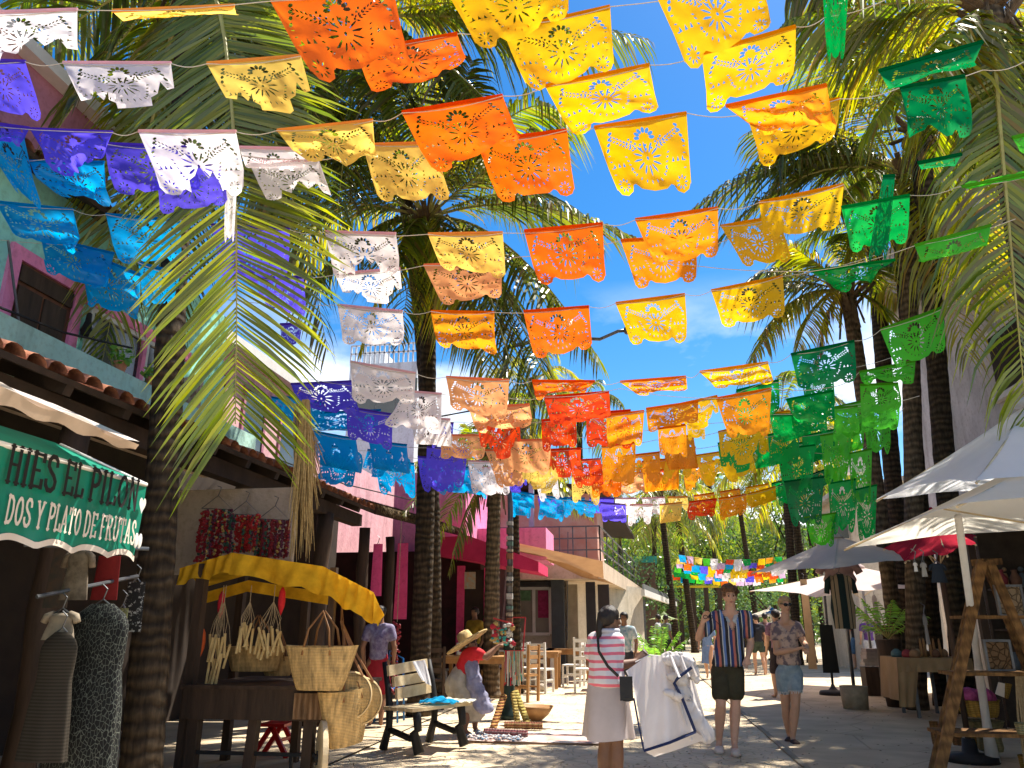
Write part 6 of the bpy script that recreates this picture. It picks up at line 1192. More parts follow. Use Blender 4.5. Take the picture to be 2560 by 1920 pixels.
MB().lathe(wc, [(.035,-.06),(.035,.06)], 12, Rw).build('hub', m_black, w); mb = MB()
mb.box(wc, (.11,.09,.02), R=Rw); mb.box(wc, (.02,.09,.11), R=Rw @ Matrix.Rotation(PI/2,3,'X')); mb.build('axle_cross', m_black, w)
# goods hanging from the canopy
m_bask = bands('woven palm', (.62,.44,.20), (.46,.31,.13), 26, 'Z', bump=.004, dist=.5)
m_leather = solid('tan leather', (.25,.12,.04), (.18,.08,.03), 9, .5)
def tote(label, c, w0, w1, h, rot=0.0, squash=.45, strap=.32, tilt=0.0, name='straw_bag', sm=None, group='woven straw bags hanging on the cart'):
    t = thing(name, label, 'straw bag', group=group); R = Matrix.Rotation(rot, 3, 'Z') @ Matrix.Rotation(tilt, 3, 'Y'); c = Vector(c)
    def fn(u, v):
        a = 2*PI*u; r = lerp(w0, w1, v**.8); z = h*v + .05*h*v*(math.cos(a)**2); return c + R @ Vector((r*math.cos(a), r*math.sin(a)*lerp(squash*.9, squash, v), z))
    mb = MB(); mb.grid(fn, 48, 16); mb.add([fn(i/24,0) for i in range(24)], [list(range(24))]); mb.grid(lambda u,v: c+R@Vector((lerp(w0,w1,v**.8)*.96*math.cos(2*PI*u), lerp(w0,w1,v**.8)*.96*math.sin(2*PI*u)*squash*.9, h*v+.01)), 32, 6); mb.build('body', sm or m_bask, t, smooth=True)
    for s in (-1,1):
        mb = MB(); ys_ = s*w1*squash*.9; mb.tube([c+R@Vector((-w1*.38,ys_,h*.82)), c+R@Vector((-w1*.28,ys_*.8,h+strap*.5)), c+R@Vector((0,ys_*.2,h+strap)), c+R@Vector((w1*.28,ys_*.8,h+strap*.5)), c+R@Vector((w1*.38,ys_,h*.82))], .011, 6, flat=.5); mb.build('handle', m_leather, t, smooth=True)
    return t
a = q('Q',1220,1060,Yf-.25); wpx = (q('Q',1470,740,Yf-.25).x - q('Q',915,760,Yf-.25).x)/2
tote('large flared straw tote hanging in striped sunlight at the cart front', (a.x,Yf-.25,a.z), wpx*.60, wpx, q('Q',1200,730,Yf-.25).z-a.z, 0, .42, .30)
a = q('Q',720,915,Yf+.5); tote('shaded straw tote hanging inside the cart behind the stick bundles', (a.x,Yf+.5,a.z), .22, .30, .22, .1, .5, .3)
a = q('Q',900,950,Yf+.7); tote('small straw bag in the dark behind the large tote', (a.x,Yf+.7,a.z), .12, .17, .17, .3, .5, .25)
a = q('Q',1430,1480,Yf+.1); tote('big straw tote hanging low beside the cart wheel', (a.x,Yf+.1,a.z), .17,.27,.46,1.0,.5,.1,-.12)
rb = thing('round_bag', 'round woven bag with a leather rim hanging at the right side of the cart', 'straw bag', group='round woven bags beside the cart')
for j, (x,y,r) in enumerate(((1450,1100,.20),(1530,1140,.20))):
    if j == 1: rb = thing('round_bag', 'second round woven bag tucked behind the first at the cart side', 'straw bag', group='round woven bags beside the cart')
    c = q('Q',x,y,Yf+.05+.12*j); Rb = Matrix.Rotation(math.radians(38), 3, 'Z') @ Matrix.Rotation(PI/2, 3, 'X')
    MB().lathe(c, [(.01,-.035),(r*.6,-.04),(r*.95,-.04),(r*.95,.04),(r*.6,.04),(.01,.035)], 32, Rb).build('body', m_bask, rb, smooth=True)
    MB().lathe(c, [(r*.95,-.045),(r*1.02,-.04),(r*1.02,.04),(r*.95,.045)], 32, Rb, cap=False).build('rim', solid('pale rim %d' % j, (.6,.45,.24)), rb, smooth=True)
    tp = q('Q',1410-20*j,590-60*j,Yf+.05); mb = MB(); mb.tube([c+Vector((-.12,0,r*.8)), lerp(c,tp,.5)+Vector((-.03,0,.05)), tp], .012, 5, flat=.4); mb.tube([c+Vector((.12,0,r*.8)), lerp(c,tp,.5)+Vector((.06,0,.05)), tp], .012, 5, flat=.4); mb.tube([tp, q('Q',1395,380,Yf+.02)], .005, 5); mb.build('strap', m_leather, rb)
m_stick = solid('pale stick', (.62,.46,.20), (.48,.33,.13), 12, .6)
for (x,y,n_,l,lab,sp) in ((400,960,5,.34,'bundle of five long pale wooden sticks, lowest on the cart',.055),(440,760,9,.22,'bundle of pale wooden sticks above the long ones',.09),(650,650,8,.22,'bundle of pale wooden sticks hanging left of the middle post',.06),(830,700,12,.22,'splayed bundle of pale wooden sticks right of the middle post',.12)):
    t = thing('stick_bundle', lab, 'stick bundle', group='stick bundles hanging in the cart'); p = q('Q',x,y,Yf+.15); tp = Vector((p.x+.02, Yf+.15, q('Q',x,250,Yf).z)); mb = MB(); m2 = MB()
    for i in range(n_):
        u = (i/(n_-1)-.5)*2; c = p + Vector((u*sp, rnd(-.03,.03), rnd(-.05,.05))); d = Vector((rnd(-.25,.25)*(2 if 'splayed' in lab else 1), rnd(-.1,.1), 1)).normalized()
        mb.tube([c-d*l/2, c+d*l/2], .0125, 7); m2.tube([c+d*l/2, lerp(c, tp, .4)+Vector((u*.03,0,0)), tp-Vector((0,0,.15))], .0025, 4)
    m2.tube([tp-Vector((0,0,.15)), tp], .004, 4); mb.build('stick', m_stick, t); m2.build('cord', m_rope, t)
for (x,y,c,lab) in ((470,400,(.55,.02,.04),'small red patterned pouch hanging at the cart, left'),(935,370,(.6,.02,.03),'small red pepper shaped trinket hanging mid cart'),(320,690,(.65,.12,.03),'orange feather shaped trinket hanging at the left cart post')):
    p = q('Q',x,y,Yf+.2); o = MB().lathe((0,0,0), [(.004,-.14),(.03,-.06),(.035,.0),(.028,.08),(.01,.12)], 10).build('trinket', solid('trinket %d' % x, c, None, 25), smooth=True, loc=p); tag(o, lab, 'trinket')
# red folding stool under the cart
st = thing('folding_stool', 'red folding stool seen under the cart', 'stool'); a = q('Q',890,1330,8.6); m_rp = solid('red plastic', (.55,.015,.015), None, 5, .35)
for k in (0,.28):
    for s in (-1,1): mb = MB(); mb.bar((a.x,8.5+k,a.z),(a.x+s*.2,8.5+k,.03),.035,.05); mb.build('leg', m_rp, st)
mb = MB(); mb.bar((a.x+.1,8.5,.2),(a.x+.1,8.78,.2),.03); mb.box((a.x,8.64,a.z+.01),(.3,.32,.03)); mb.build('seat', m_rp, st)
# ================================================================ bench
bn = thing('park_bench', 'weathered wooden slat bench with dark iron legs and cloths laid on it', 'bench')
Yn = 9.0; TB = lambda x, y, Y: q('T', x, y, Y)
for (xa,ya,xb,yb,h) in ((275,735,690,660,.115),(330,850,700,790,.11),(360,975,725,905,.12)):
    a = TB(xa+15,ya,9.1); b = TB(xb,yb,9.75); mb = MB(); mb.bar(a, b, .035, h, up=(0,.25,1)); mb.build('back_slat', m_wood_pale, bn)
A_ = TB(470,1105,8.75); B_ = TB(840,1150,9.0); C__ = TB(1110,1050,9.9); D_ = TB(560,1060,9.7)
zseat = .47; A_ = Vector((TB(380,1100,9.0).x,9.0,zseat)); B_ = A_+Vector((1.25,.62,0)); dvv = (B_-A_).normalized(); nn_ = Vector((-dvv.y,dvv.x,0))
zc = TB(500,1105,9.0).z
A_ = TB(455,1125,8.85); B_ = TB(1080,1080,9.75); A_.z = B_.z = (A_.z+B_.z)/2
dvv = (B_-A_).normalized(); nn_ = Vector((-dvv.y,dvv.x,0))
for k in range(4):
    mb = MB(); o_ = nn_*(.12*k-.08); mb.bar(A_+o_, B_+o_, .10, .035); mb.build('seat_slat', m_wood_pale, bn)
for s, P0 in ((0,A_+dvv*.12),(1,B_-dvv*.15)):
    mb = MB(); z = P0.z-.02; f_ = P0-nn_*.08; r_ = P0+nn_*.34
    mb.tube([Vector((f_.x,f_.y,z)), Vector((f_.x,f_.y,z*.6))-nn_*.03, Vector((f_.x,f_.y,.25))+nn_*.03, Vector((f_.x,f_.y,.05))-nn_*.06], [.05,.045,.05,.06], 8)
    mb.tube([Vector((r_.x,r_.y,.05))+nn_*.08, Vector((r_.x,r_.y,.3)), Vector((r_.x,r_.y,z)), Vector((r_.x,r_.y,z+.25))+nn_*.05, Vector((r_.x,r_.y,z+.5))+nn_*.12], [.05,.04,.045,.035,.03], 8)
    mb.tube([Vector((f_.x,f_.y,z*.55)), Vector((P0.x,P0.y,z*.4)), Vector((r_.x,r_.y,z*.55))], .035, 8)
    mb.build('iron_leg', m_black, bn, smooth=True)
o = MB(); c = TB(820,1025,9.3); o.grid(lambda u, v: c+Vector(((u-.5)*.42,(v-.5)*.25, .04*noise.noise(Vector((u*6,v*5,2)))+.05*math.exp(-((u-.5)**2+(v-.5)**2)*9)))-Vector((0,0,.03)), 18, 12); tag(o.build('blue_cloth', cloth('blue cloth', (.02,.32,.60), None, .2, 9), smooth=True), 'crumpled bright blue cloth on the bench seat', 'cloth')
o = MB(); c = TB(960,1045,9.6); o.grid(lambda u, v: Vector((c.x+(u-.5)*.5, c.y+(v-.5)*.4, A_.z+.03+.05*abs(noise.noise(Vector((u*5,v*5,5)))))), 16, 12); tag(o.build('pale_cloth', cloth('pale cloth', (.6,.58,.48), None, .2, 9), smooth=True), 'pale cloth spread at the right end of the bench seat', 'cloth')
a = TB(560,635,9.35); b = TB(690,620,9.7); c1_ = TB(750,890,9.72); d1_ = TB(660,830,9.4)
o = MB(); o.grid(lambda u, v: lerp(lerp(a,b,u), lerp(d1_,c1_,u), v)+Vector((0,-.06-.03*math.sin(9*u+v*3),0)), 14, 14); tag(o.build('white_shirt', cloth('white shirt cloth', (.68,.68,.72), None, .3, 8), smooth=True), 'white shirt draped over the right end of the bench back', 'shirt')
# ================================================================ lamp post with bracelet stand
lp = thing('lamp_post', 'tall street lamp post wrapped in stickers, dark green foot, arm reaching right', 'street lamp'); Yl = 12.55; bx = TB(1548,1290,Yl).x
mb = MB(); mb.lathe((bx,Yl,.03), [(.16,0),(.15,.05),(.1,.12),(.085,.2),(.085,1.0),(.1,1.05),(.06,1.15)], 16); mb.build('base', solid('dark green paint', (.015,.035,.03), None, 4, .4), lp, smooth=True)
mb = MB(); tp = PY(1262,870,Yl+.3); mb.tube([(bx,Yl,1.1),(bx,Yl+.1,3.2),(tp.x,tp.y,tp.z)],[.05,.045,.04],12); mb.build('pole', m_steel, lp, smooth=True)
mb = MB(); a1 = PY(1500,848,Yl-.3); a2 = PY(1545,828,Yl-.3); a3 = PY(1566,826,Yl-.3); mb.tube([tp, lerp(tp,a1,.5)+Vector((0,0,.12)), a1, a2, a3],[.04,.035,.03,.03,.03],8); mb.build('arm', m_steel, lp, smooth=True)
mb = MB(); mb.seg(a3-Vector((0,0,.0)), (.05,.08,.07), a3+Vector((.14,0,-.03)), (.06,.08,.04)); mb.build('lamp_head', m_steel, lp, smooth=True)
cols_ = [(.5,.48,.44),(.22,.14,.09),(.3,.12,.07),(.4,.34,.25),(.12,.2,.17),(.55,.52,.48),(.16,.13,.1)]
mb = MB(); z = 1.2
for i in range(15):
    h_ = rnd(.04,.11); mb.mi = i % 7; mb.lathe((bx+.0,Yl+.04*(z-1.1)/2,z), [(.057,0),(.057,h_)], 12, cap=False); z += h_+rnd(0.02,.12)
mb.build('sticker', [solid('sticker %d' % i, c, tuple(v*.6 for v in c), 14) for i, c in enumerate(cols_)], lp)
bs = thing('bracelet_stand', 'rack of hanging bracelets and ribbons around the lamp post foot', 'rack')
mb = MB(); zz = TB(1600,530,Yl-.1).z; xa = TB(1500,530,Yl-.1).x; xb = TB(1690,530,Yl-.1).x; mb.bar((xa,Yl-.12,zz),(xb,Yl-.12,zz),.02); mb.bar((xa,Yl+.2,zz+.5),(xb,Yl+.2,zz+.5),.02); mb.bar((TB(1385,190,Yl-.1).x,Yl-.1,TB(1385,190,Yl-.1).z),(TB(1580,245,Yl-.1).x,Yl-.1,TB(1580,245,Yl-.1).z),.025); mb.bar((xb,Yl-.1,zz),(xb,Yl+.2,zz+.5),.02); mb.build('rail', solid('red rail', (.5,.05,.05)), bs)
for nm, cc_ in (('white',(.6,.58,.52)),('teal',(.05,.4,.35)),('red',(.45,.03,.05)),('ochre',(.5,.35,.12))):
    mb = MB()
    for i in range(14):
        x = rnd(xa,xb); mb.tube([(x,Yl-.13,zz),(x+rnd(-.02,.02),Yl-.13,zz-rnd(.25,.5))], .010, 5)
    for i in range(10): p = TB(rnd(1370,1600),rnd(240,480),Yl-.15); mb.ell(p,(rnd(.02,.06),.02,rnd(.015,.05)),sub=1)
    mb.build('bracelets', solid('bracelet '+nm, cc_, None, 20), bs)
m_bead = [bands('bead stick %d' % i, a_, b_, 9, 'Z', bump=.01, dist=1.2) for i, (a_, b_) in enumerate((((.42,.25,.08),(.16,.05,.03)),((.45,.36,.12),(.2,.14,.04)),((.5,.4,.12),(.25,.2,.06)),((.2,.06,.04),(.35,.25,.12)),((.18,.04,.05),(.3,.2,.2))))]
for i, (x0,y0,x1,y1,Y0,Y1,r,lab) in enumerate(((1375,1370,1490,1000,11.0,11.6,.045,'leaning pole wound with bead bracelets, left of the lamp post'),(1640,1300,1590,970,11.4,11.9,.04,'leaning pole wound with pale bracelets, right of the lamp post'),(1750,1300,1615,960,11.4,11.95,.045,'leaning pole wound with golden bracelets, rightmost of the upright ones'),(1500,1325,1890,1330,11.3,11.3,.045,'dark bracelet covered pole lying on the ground, farther one'),(1290,1410,1730,1440,10.5,10.4,.05,'bracelet covered pole lying on the ground, nearer one'))):
    a = q('T',x0,y0,Y0); b = q('T',x1,y1,Y1)
    if i < 3: a.z = .05
    else: a.z = b.z = .075
    mb = MB(); d = b-a; n_ = 40; mb.tube([lerp(Vector((0,0,0)),d,k/n_) for k in range(n_+1)], [r*(1+.14*math.sin(k*2.4)) for k in range(n_+1)], 10); o = mb.build('bracelet_pole', m_bead[i], smooth=True, loc=a); tag(o, lab, 'bracelet pole', 'bracelet covered poles by the lamp post')
mb = MB(); a = q('T',1500,1440,10.4)
for i in range(160): p = Vector((q('T',rnd(1080,1700),1440,10.3).x, rnd(10.0,10.8), .05+rnd(0,.02))); mb.ell(p, (rnd(.015,.04),rnd(.015,.04),.015), sub=1)
tag(mb.build('beads', solid('mixed beads', (.6,.5,.45), (.1,.2,.3), 30, lo=.45, hi=.55)), 'loose coloured beads and bracelets strewn on a cloth on the ground', 'beads', kind='stuff')
mb = MB(); x0 = q('T',1130,1450,10.2).x; mb.grid(lambda u, v: Vector((x0+1.7*u, 10.0+.9*v, .042+.006*noise.noise(Vector((u*8,v*8,0))))), 20, 12); tag(mb.build('ground_cloth', cloth('ground cloth', (.62,.58,.55), (.5,.3,.25), .1, 4), smooth=True), 'pale cloth spread on the ground under the bracelet poles', 'cloth')
bk = thing('wooden_bowl', 'orange wooden bowl on the ground right of the bracelet poles', 'bowl'); p = q('T',1830,1250,12.3); MB().lathe((p.x,12.3,.03), [(.08,0),(.18,.08),(.26,.2),(.24,.2),(.15,.08),(.01,.05)], 20, cap=False).build('body', m_wood, bk, smooth=True)
for (x,y,r,lab) in ((1620,860,.17,'pale round boulder left of the bigger one'),(1780,855,.26,'large grey brown boulder by the cafe tables'),(1890,890,.09,'small dark stone right of the large boulder'),):
    p = PZ(*rr('T',x,y+50),.03); mb = MB(); mb.ell((0,0,r*.75),(r*1.2,r,r*.9),sub=3); mb.v = [tuple(Vector(v)*(1+.14*noise.noise(Vector(v)*5))) for v in mb.v]; o = mb.build('boulder', solid('boulder %d' % x, (.45,.40,.33), (.3,.25,.2), 4, .95, .01), smooth=True, loc=(p.x,p.y,.03)); tag(o, lab, 'boulder')
# ================================================================ cafe furniture
def table(label, x, Y, w, d, mat, rz=0.0, h=.76, group='cafe tables'):
    t = thing('cafe_table', label, 'table', group=group); R = Matrix.Rotation(rz,3,'Z'); o = Vector((x,Y,.03))
    mb = MB(); mb.box(o+Vector((0,0,h)), (w,d,.04), R=R); mb.build('tabletop', mat, t); mb = MB(); mb.box(o+Vector((0,0,h-.07)), (w-.1,d-.1,.09), R=R); mb.build('apron', mat, t)
    for a in (-1,1):
        for b in (-1,1): mb = MB(); p = o+R@Vector((a*(w/2-.06),b*(d/2-.06),0)); mb.bar(p, p+Vector((0,0,h-.03)), .07); mb.build('leg', mat, t)
    return t
def chair(label, x, Y, mat, rz=0.0, h=1.0, group='cafe chairs'):
    t = thing('cafe_chair', label, 'chair', group=group); R = Matrix.Rotation(rz,3,'Z'); o = Vector((x,Y,.03)); W_ = lambda a,b,c: o+R@Vector((a,b,c))
    mb = MB(); mb.box(W_(0,0,.46), (.44,.44,.035), R=R); mb.build('seat', mat, t)
    for a in (-1,1):
        mb = MB(); mb.bar(W_(a*.2,.2,0), W_(a*.2,.2,.45), .045); mb.build('leg', mat, t); mb = MB(); mb.bar(W_(a*.2,-.2,0), W_(a*.2,-.23,h), .045); mb.build('leg', mat, t)
    mb = MB()
    for z in (.62,.78,.94): MB().bar(W_(-.2,-.22,z*h), W_(.2,-.22,z*h), .025, .07).build('back_rail', mat, t)
    for a_, b_ in (((-.2,.2,.2),(.2,.2,.2)),((-.2,-.2,.25),(-.2,.2,.25)),((.2,-.2,.25),(.2,.2,.25))): MB().bar(W_(*a_), W_(*b_), .03).build('stretcher', mat, t)
    return t
g_ = lambda px, Y: PY(px, 1600, Y).x
table('long orange brown wooden table behind the woman in the straw hat', g_(1190,15.5), 15.6, 1.3, .8, m_wood)
table('brown cafe table between the white chairs, left', g_(1345,18.5), 18.5, 1.0, .8, m_wood); table('brown cafe table right of the white chairs', g_(1540,18.2), 18.4, 1.0, .8, m_wood); table('brown cafe table in the shade by the beige shutters', g_(1420,20.4), 20.6, 1.1, .8, m_wood)
chair('white wooden chair at the left of the cafe tables', g_(1300,17.6), 17.6, m_white, .2); chair('white wooden chair behind the lamp post stand', g_(1352,17.3), 17.2, m_white, -.3); chair('white wooden chair with high back left of the striped woman', g_(1458,17.4), 17.4, m_white, .1, 1.1); chair('white wooden chair turned sideways beside the high backed one', g_(1432,19), 19.0, m_white, 1.4)
chair('brown wooden chair right behind the lamp post', g_(1308,15.2), 15.2, m_wood, 1.2); chair('small brown wooden chair at the orange brown table', g_(1235,16.6), 16.6, m_wood, 3.1); chair('dark brown chair at the foot of the centre palm', g_(1075,13.6), 13.6, m_wood_dark, .5); chair('white chair at the far right cafe table', g_(1560,19.6), 19.6, m_white, 3.0)
chair('white wooden chair at the left end of the orange brown table', g_(1150,16.8), 16.8, m_white, .8); chair('white wooden chair half hidden behind the bracelet rack', g_(1262,18.2), 18.2, m_white, -.1); table('pale wooden table far behind the lamp post', g_(1330,20.6), 20.6, 1.2, .8, m_white)
fc = thing('folding_chair', 'blue tube folding chair standing left of the centre palm', 'chair'); m_bt = solid('blue tube', (.02,.16,.45), None, 5, .4)
p = TB(325,440,11.6)
for k_ in (-.02,.3): mb = MB(); mb.tube([(p.x+.15,11.6+k_,.04),(p.x+.1,11.6+k_,.9),(p.x-.12,11.6+k_,1.02),(p.x-.2,11.6+k_,.04)],.016,6); mb.build('tube_frame', m_bt, fc, smooth=True)
MB().box((p.x-.02,11.76,.48),(.34,.34,.03)).build('seat', m_bt, fc)
t = thing('bead_strand', 'red bead strand hanging left of the centre palm trunk', 'bead strand'); p = TB(385,230,11.4); mb = MB()
for i in range(70): mb.ell((p.x+rnd(-.05,.05),11.4+rnd(-.04,.04),p.z-i*.014),.022,sub=1)
mb.build('beads', solid('strand red', (.3,.02,.03), None, 9, .4), t); MB().tube([(p.x,11.4,p.z),(p.x,11.4,2.9)],.005,4).build('cord', m_rope, t)
# ================================================================ right: umbrellas
def umbrella(label, rim, peak, mat, sag=.05, pole=None, group='market umbrellas', edge=.08, n=14, polem=None, base=True, vent=None, dropv=0.0, mats=None):
    t = thing('market_umbrella', label, 'umbrella', group=group); k = len(rim); rim = [Vector(r) for r in rim]; peak = Vector(peak)
    for i in range(k):
        a, b = rim[i], rim[(i+1)%k]; mid_ = (a+b)/2
        def fn(u, v, a=a, b=b, mid_=mid_):
            e = lerp(a, b, u) + (peak-mid_)*edge*math.sin(PI*u); p = lerp(peak, e, v); p.z -= sag*math.sin(PI*v)*(.4+.6*math.sin(PI*u)) ; p.z += .006*math.sin(u*19+v*7)*v; return p
        mb = MB(); mb.grid(fn, n, n); mb.build('panel', (mats[i] if mats else mat), t, smooth=True)
        if dropv: mb = MB(); mb.grid(lambda u, v: fn(u,1)+Vector((0,0,-dropv*v)), n, 2); mb.build('valance', mat, t, smooth=True)
    c = sum(rim, Vector())/k; px_ = pole or (peak.x, peak.y)
    mb = MB(); mb.tube([(px_[0],px_[1],.03),(peak.x,peak.y,peak.z+.05)], .03, 10); mb.build('pole', polem or m_white, t, smooth=True)
    for r in rim: mb = MB(); mb.tube([peak-Vector((0,0,.04)), r-Vector((0,0,.015))], .010, 5); mb.build('rib', m_wood_pale, t)
    mb = MB()
    for r in rim: mb.tube([Vector((peak.x,peak.y,(peak.z+r.z)/2-.35)), lerp(peak,r,.5)-Vector((0,0,.06))], .008, 5)
    mb.build('strut', m_wood_pale, t)
    MB().lathe(peak+Vector((0,0,-.02)), [(.12,0),(.09,.04),(.03,.08),(.01,.12)], 12).build('cap', mat, t, smooth=True)
    if base: MB().lathe((px_[0],px_[1],.034), [(.26,0),(.26,.06),(.08,.09),(.06,.22)], 20).build('base', m_black, t, smooth=True)
    return t
m_uw = cloth('white umbrella canvas', (.88,.88,.89), (.83,.83,.85), .55, 2.5); m_uc = cloth('cream umbrella canvas', (.88,.83,.72), (.82,.77,.66), .52, 2.5); m_ug = cloth('grey umbrella canvas', (.62,.57,.52), (.56,.51,.47), .38, 2.5); m_up = cloth('pinkish white canvas', (.85,.74,.71), (.78,.66,.64), .5, 2); m_ur = cloth('wine red canvas', (.42,.03,.05), (.34,.02,.04), .2, 3)
def sq(a, b, c):
    a2 = 2*c-a; b2 = 2*c-b; return [a, b, a2, b2]
pk = PY(2572,1008,6.9); a = PY(2190,1250,7.7); b = PY(2440,1203,5.9); c = Vector((pk.x, pk.y, (a.z+b.z)/2)); umbrella('large white square umbrella at the right edge, highest of the group', sq(a,b,c), pk, m_uw, .04, edge=.1)
a = PY(2110,1372,8.06); b = PY(2392,1262,5.5); c = Vector((3.45,6.75,2.15)); umbrella('cream square umbrella under the large white one', sq(a,b,c), c+Vector((0,0,.62)), m_uc, .03, edge=.14, pole=(3.05,6.2), base=False, dropv=.0)
c = Vector((3.65,13.45,2.2)); pk = PY(2092,1342,14.6); bq = PZ(*rr('N',308,1190),.034); a = PY(1878,1433,15.0); b = PY(2085,1422,12.6); umbrella('grey shaded umbrella in the middle of the right side', [a, b, PY(2275,1400,13.2), PY(2300,1390,16.3), PY(2080,1395,17.3)], pk, m_ug, .03, edge=.05, pole=(bq.x,bq.y), polem=m_steel, base=False)
pk = PY(2150,1418,18.6); a = PY(1873,1478,18.4); umbrella('pinkish white umbrella glowing in sun below the grey one', [a, PY(2040,1494,15.9), PY(2300,1470,16.8), PY(2330,1450,20.0), PY(2050,1450,21.2)], pk, m_up, .05, edge=.08, base=False, polem=m_steel)
c = PY(2330,1330,9.4); umbrella('wine red umbrella peeking out under the cream one', [PY(2208,1372,9.5), PY(2262,1404,8.7), PY(2368,1388,8.4), PY(2440,1360,8.8), PY(2440,1340,10.2), PY(2300,1345,10.4)], PY(2330,1290,9.4), m_ur, .03, edge=.06, polem=m_wood_dark)
umbrella('far white parasol behind the couple', [PY(1862+70*math.cos(i*PI/3)+68, 1541+2*math.sin(i*PI/3), 34+1.4*math.sin(i*PI/3)) for i in range(6)], PY(1925,1520,34), m_uc, .02)
umbrella('far bright blue parasol behind the blond woman', [PY(1930+25*math.cos(i*PI/3), 1534+2*math.sin(i*PI/3), 32+.8*math.sin(i*PI/3)) for i in range(6)], PY(1930,1524,32), cloth('blue canvas', (.03,.2,.5), None, .3), .02)
umbrella('far pale green parasol over the cafe tables by the fan palm', [PY(1660+36*math.cos(i*PI/3), 1548+2*math.sin(i*PI/3), 28+1.2*math.sin(i*PI/3)) for i in range(6)], PY(1660,1536,28), cloth('pale green canvas', (.45,.55,.3), None, .4), .02)
# leaning white pole of the cream umbrella
po = MB(); a = PY(2395,1290,7.2); b = PY(2465,1800,9.3); po.tube([a, lerp(a,b,.5), b, Vector((b.x,b.y,.05))],[.03,.032,.04,.07],12); tag(po.build('leaning_pole', m_white, smooth=True), 'leaning cream pole standing in the basket pile at the right', 'pole')
# garments on stands
NQ = lambda x, y, Y: q('N', x, y, Y)
garment('dark green tunic with two tan panels on a hanger stand', 70, 170, 335, 590, 13.3, stripes('tunic', 0, .21, [(0,(.02,.032,.03)),(.3,(.30,.22,.13)),(.5,(.02,.032,.03)),(.56,(.30,.22,.13)),(.8,(.02,.032,.03))]), reg='N', flare=.8, group='clothes on stands at the right')
garment('pink blouse behind the dark green tunic', 20, 95, 345, 290, 13.8, solid('dusty pink', (.46,.30,.27), (.38,.23,.21)), reg='N', flare=.7, group='clothes on stands at the right')
garment('tan dress with long skirt left of the dark stand', -130, 210, 10, 900, 18.0, solid('tan linen', (.46,.32,.18), (.36,.25,.14)), True, 'dress', 'dress', reg='N', group='clothes on stands at the right', straight=True)
garment('long black skirt hanging under the tunic', 15, 560, 180, 930, 17.0, solid('black skirt', (.012,.014,.013)), True, 'skirt', 'skirt', reg='N', group='clothes on stands at the right')
garment('grey sleeveless dress on a hanger near the far shoppers', 420, 330, 500, 560, 19.0, solid('grey dress', (.22,.2,.19)), True, 'dress', 'dress', reg='N', group='clothes on stands at the right')
for (x0,y0,x1,y1,Yg,lab) in ((745,80,785,150,8.2,'small white top hanging below the red umbrella'),(800,80,860,190,8.3,'pale grey top hanging right of the small white one'),(870,90,1010,235,8.5,'dark blue top hanging by the right trunks'),(815,480,880,710,10,'pale grey scarf hanging by the tan table')):
    garment(lab, x0, y0, x1, y1, Yg, solid('g%d' % x0, {745:(.6,.6,.6),800:(.3,.3,.29),870:(.02,.03,.045),815:(.28,.27,.25)}[x0]), reg='N', group='clothes hanging at the right stalls')
for (x0, Y0, r, lab, cm) in ((135,17.5,.34,'dark round foot and rod of the tunic stand',m_black),):
    t = thing('garment_stand', lab, 'stand'); p = NQ(x0,1080,Y0); MB().lathe((p.x,Y0,.034), [(r*.8,0),(r*.8,.05),(r*.72,.08),(.1,.09),(.05,.14),(.03,.2)], 28).build('base', cm, t, smooth=True); MB().tube([(p.x,Y0,.2),(p.x+.05,Y0,2.0)],.025,8).build('rod', m_black, t, smooth=True)
t = thing('bucket_stand', 'concrete filled bucket holding the pole of the grey umbrella', 'bucket'); p = PZ(*rr('N',308,1205),.034); MB().lathe((p.x,p.y,.034), [(.20,0),(.215,.2),(.225,.36),(.20,.36),(.19,.3),(.01,.3)], 28).build('bucket', solid('old concrete', (.34,.30,.22), (.24,.21,.15), 9, .95, .004), t, smooth=True)
# shelf cabinet & cloth pile behind
t = thing('display_cabinet', 'dark slatted display cabinet beside the far shoppers', 'cabinet'); a = NQ(500,560,16.5); b = NQ(660,1000,16.5)
mb = MB(); mb.box2((a.x,16.5,.04),(b.x,17.0,a.z)); mb.build('body', solid('dark cabinet', (.05,.045,.04)), t); mb = MB()
for i in range(6): z = lerp(a.z, .9, i/5)-.05; mb.box2((a.x-.01,16.46,z),(b.x+.01,16.502,z+.04))
mb.build('slat', m_wood_dark, t)
for i in range(5): o = MB().box((0,0,0),(.5-.03*i,.3,.07),rz=rnd(-.2,.2)).build('folded_cloth', solid('folded %d' % i, (.42-.04*i,.38-.04*i,.33-.03*i)), loc=(NQ(455,860,17.5).x,17.5,NQ(455,860,17.5).z+.065*i)); tag(o, '%s folded pale cloth in the pile left of the dark cabinet' % ['lowest','second lowest','middle','second highest','topmost'][i], 'cloth', 'folded cloths piled by the dark cabinet')
mb = MB(); p = NQ(455,880,17.5); mb.box2((p.x-.25,17.3,.04),(p.x+.25,17.7,p.z-.01)); tag(mb.build('crate', m_wood_dark), 'dark crate under the pile of folded cloths', 'crate')
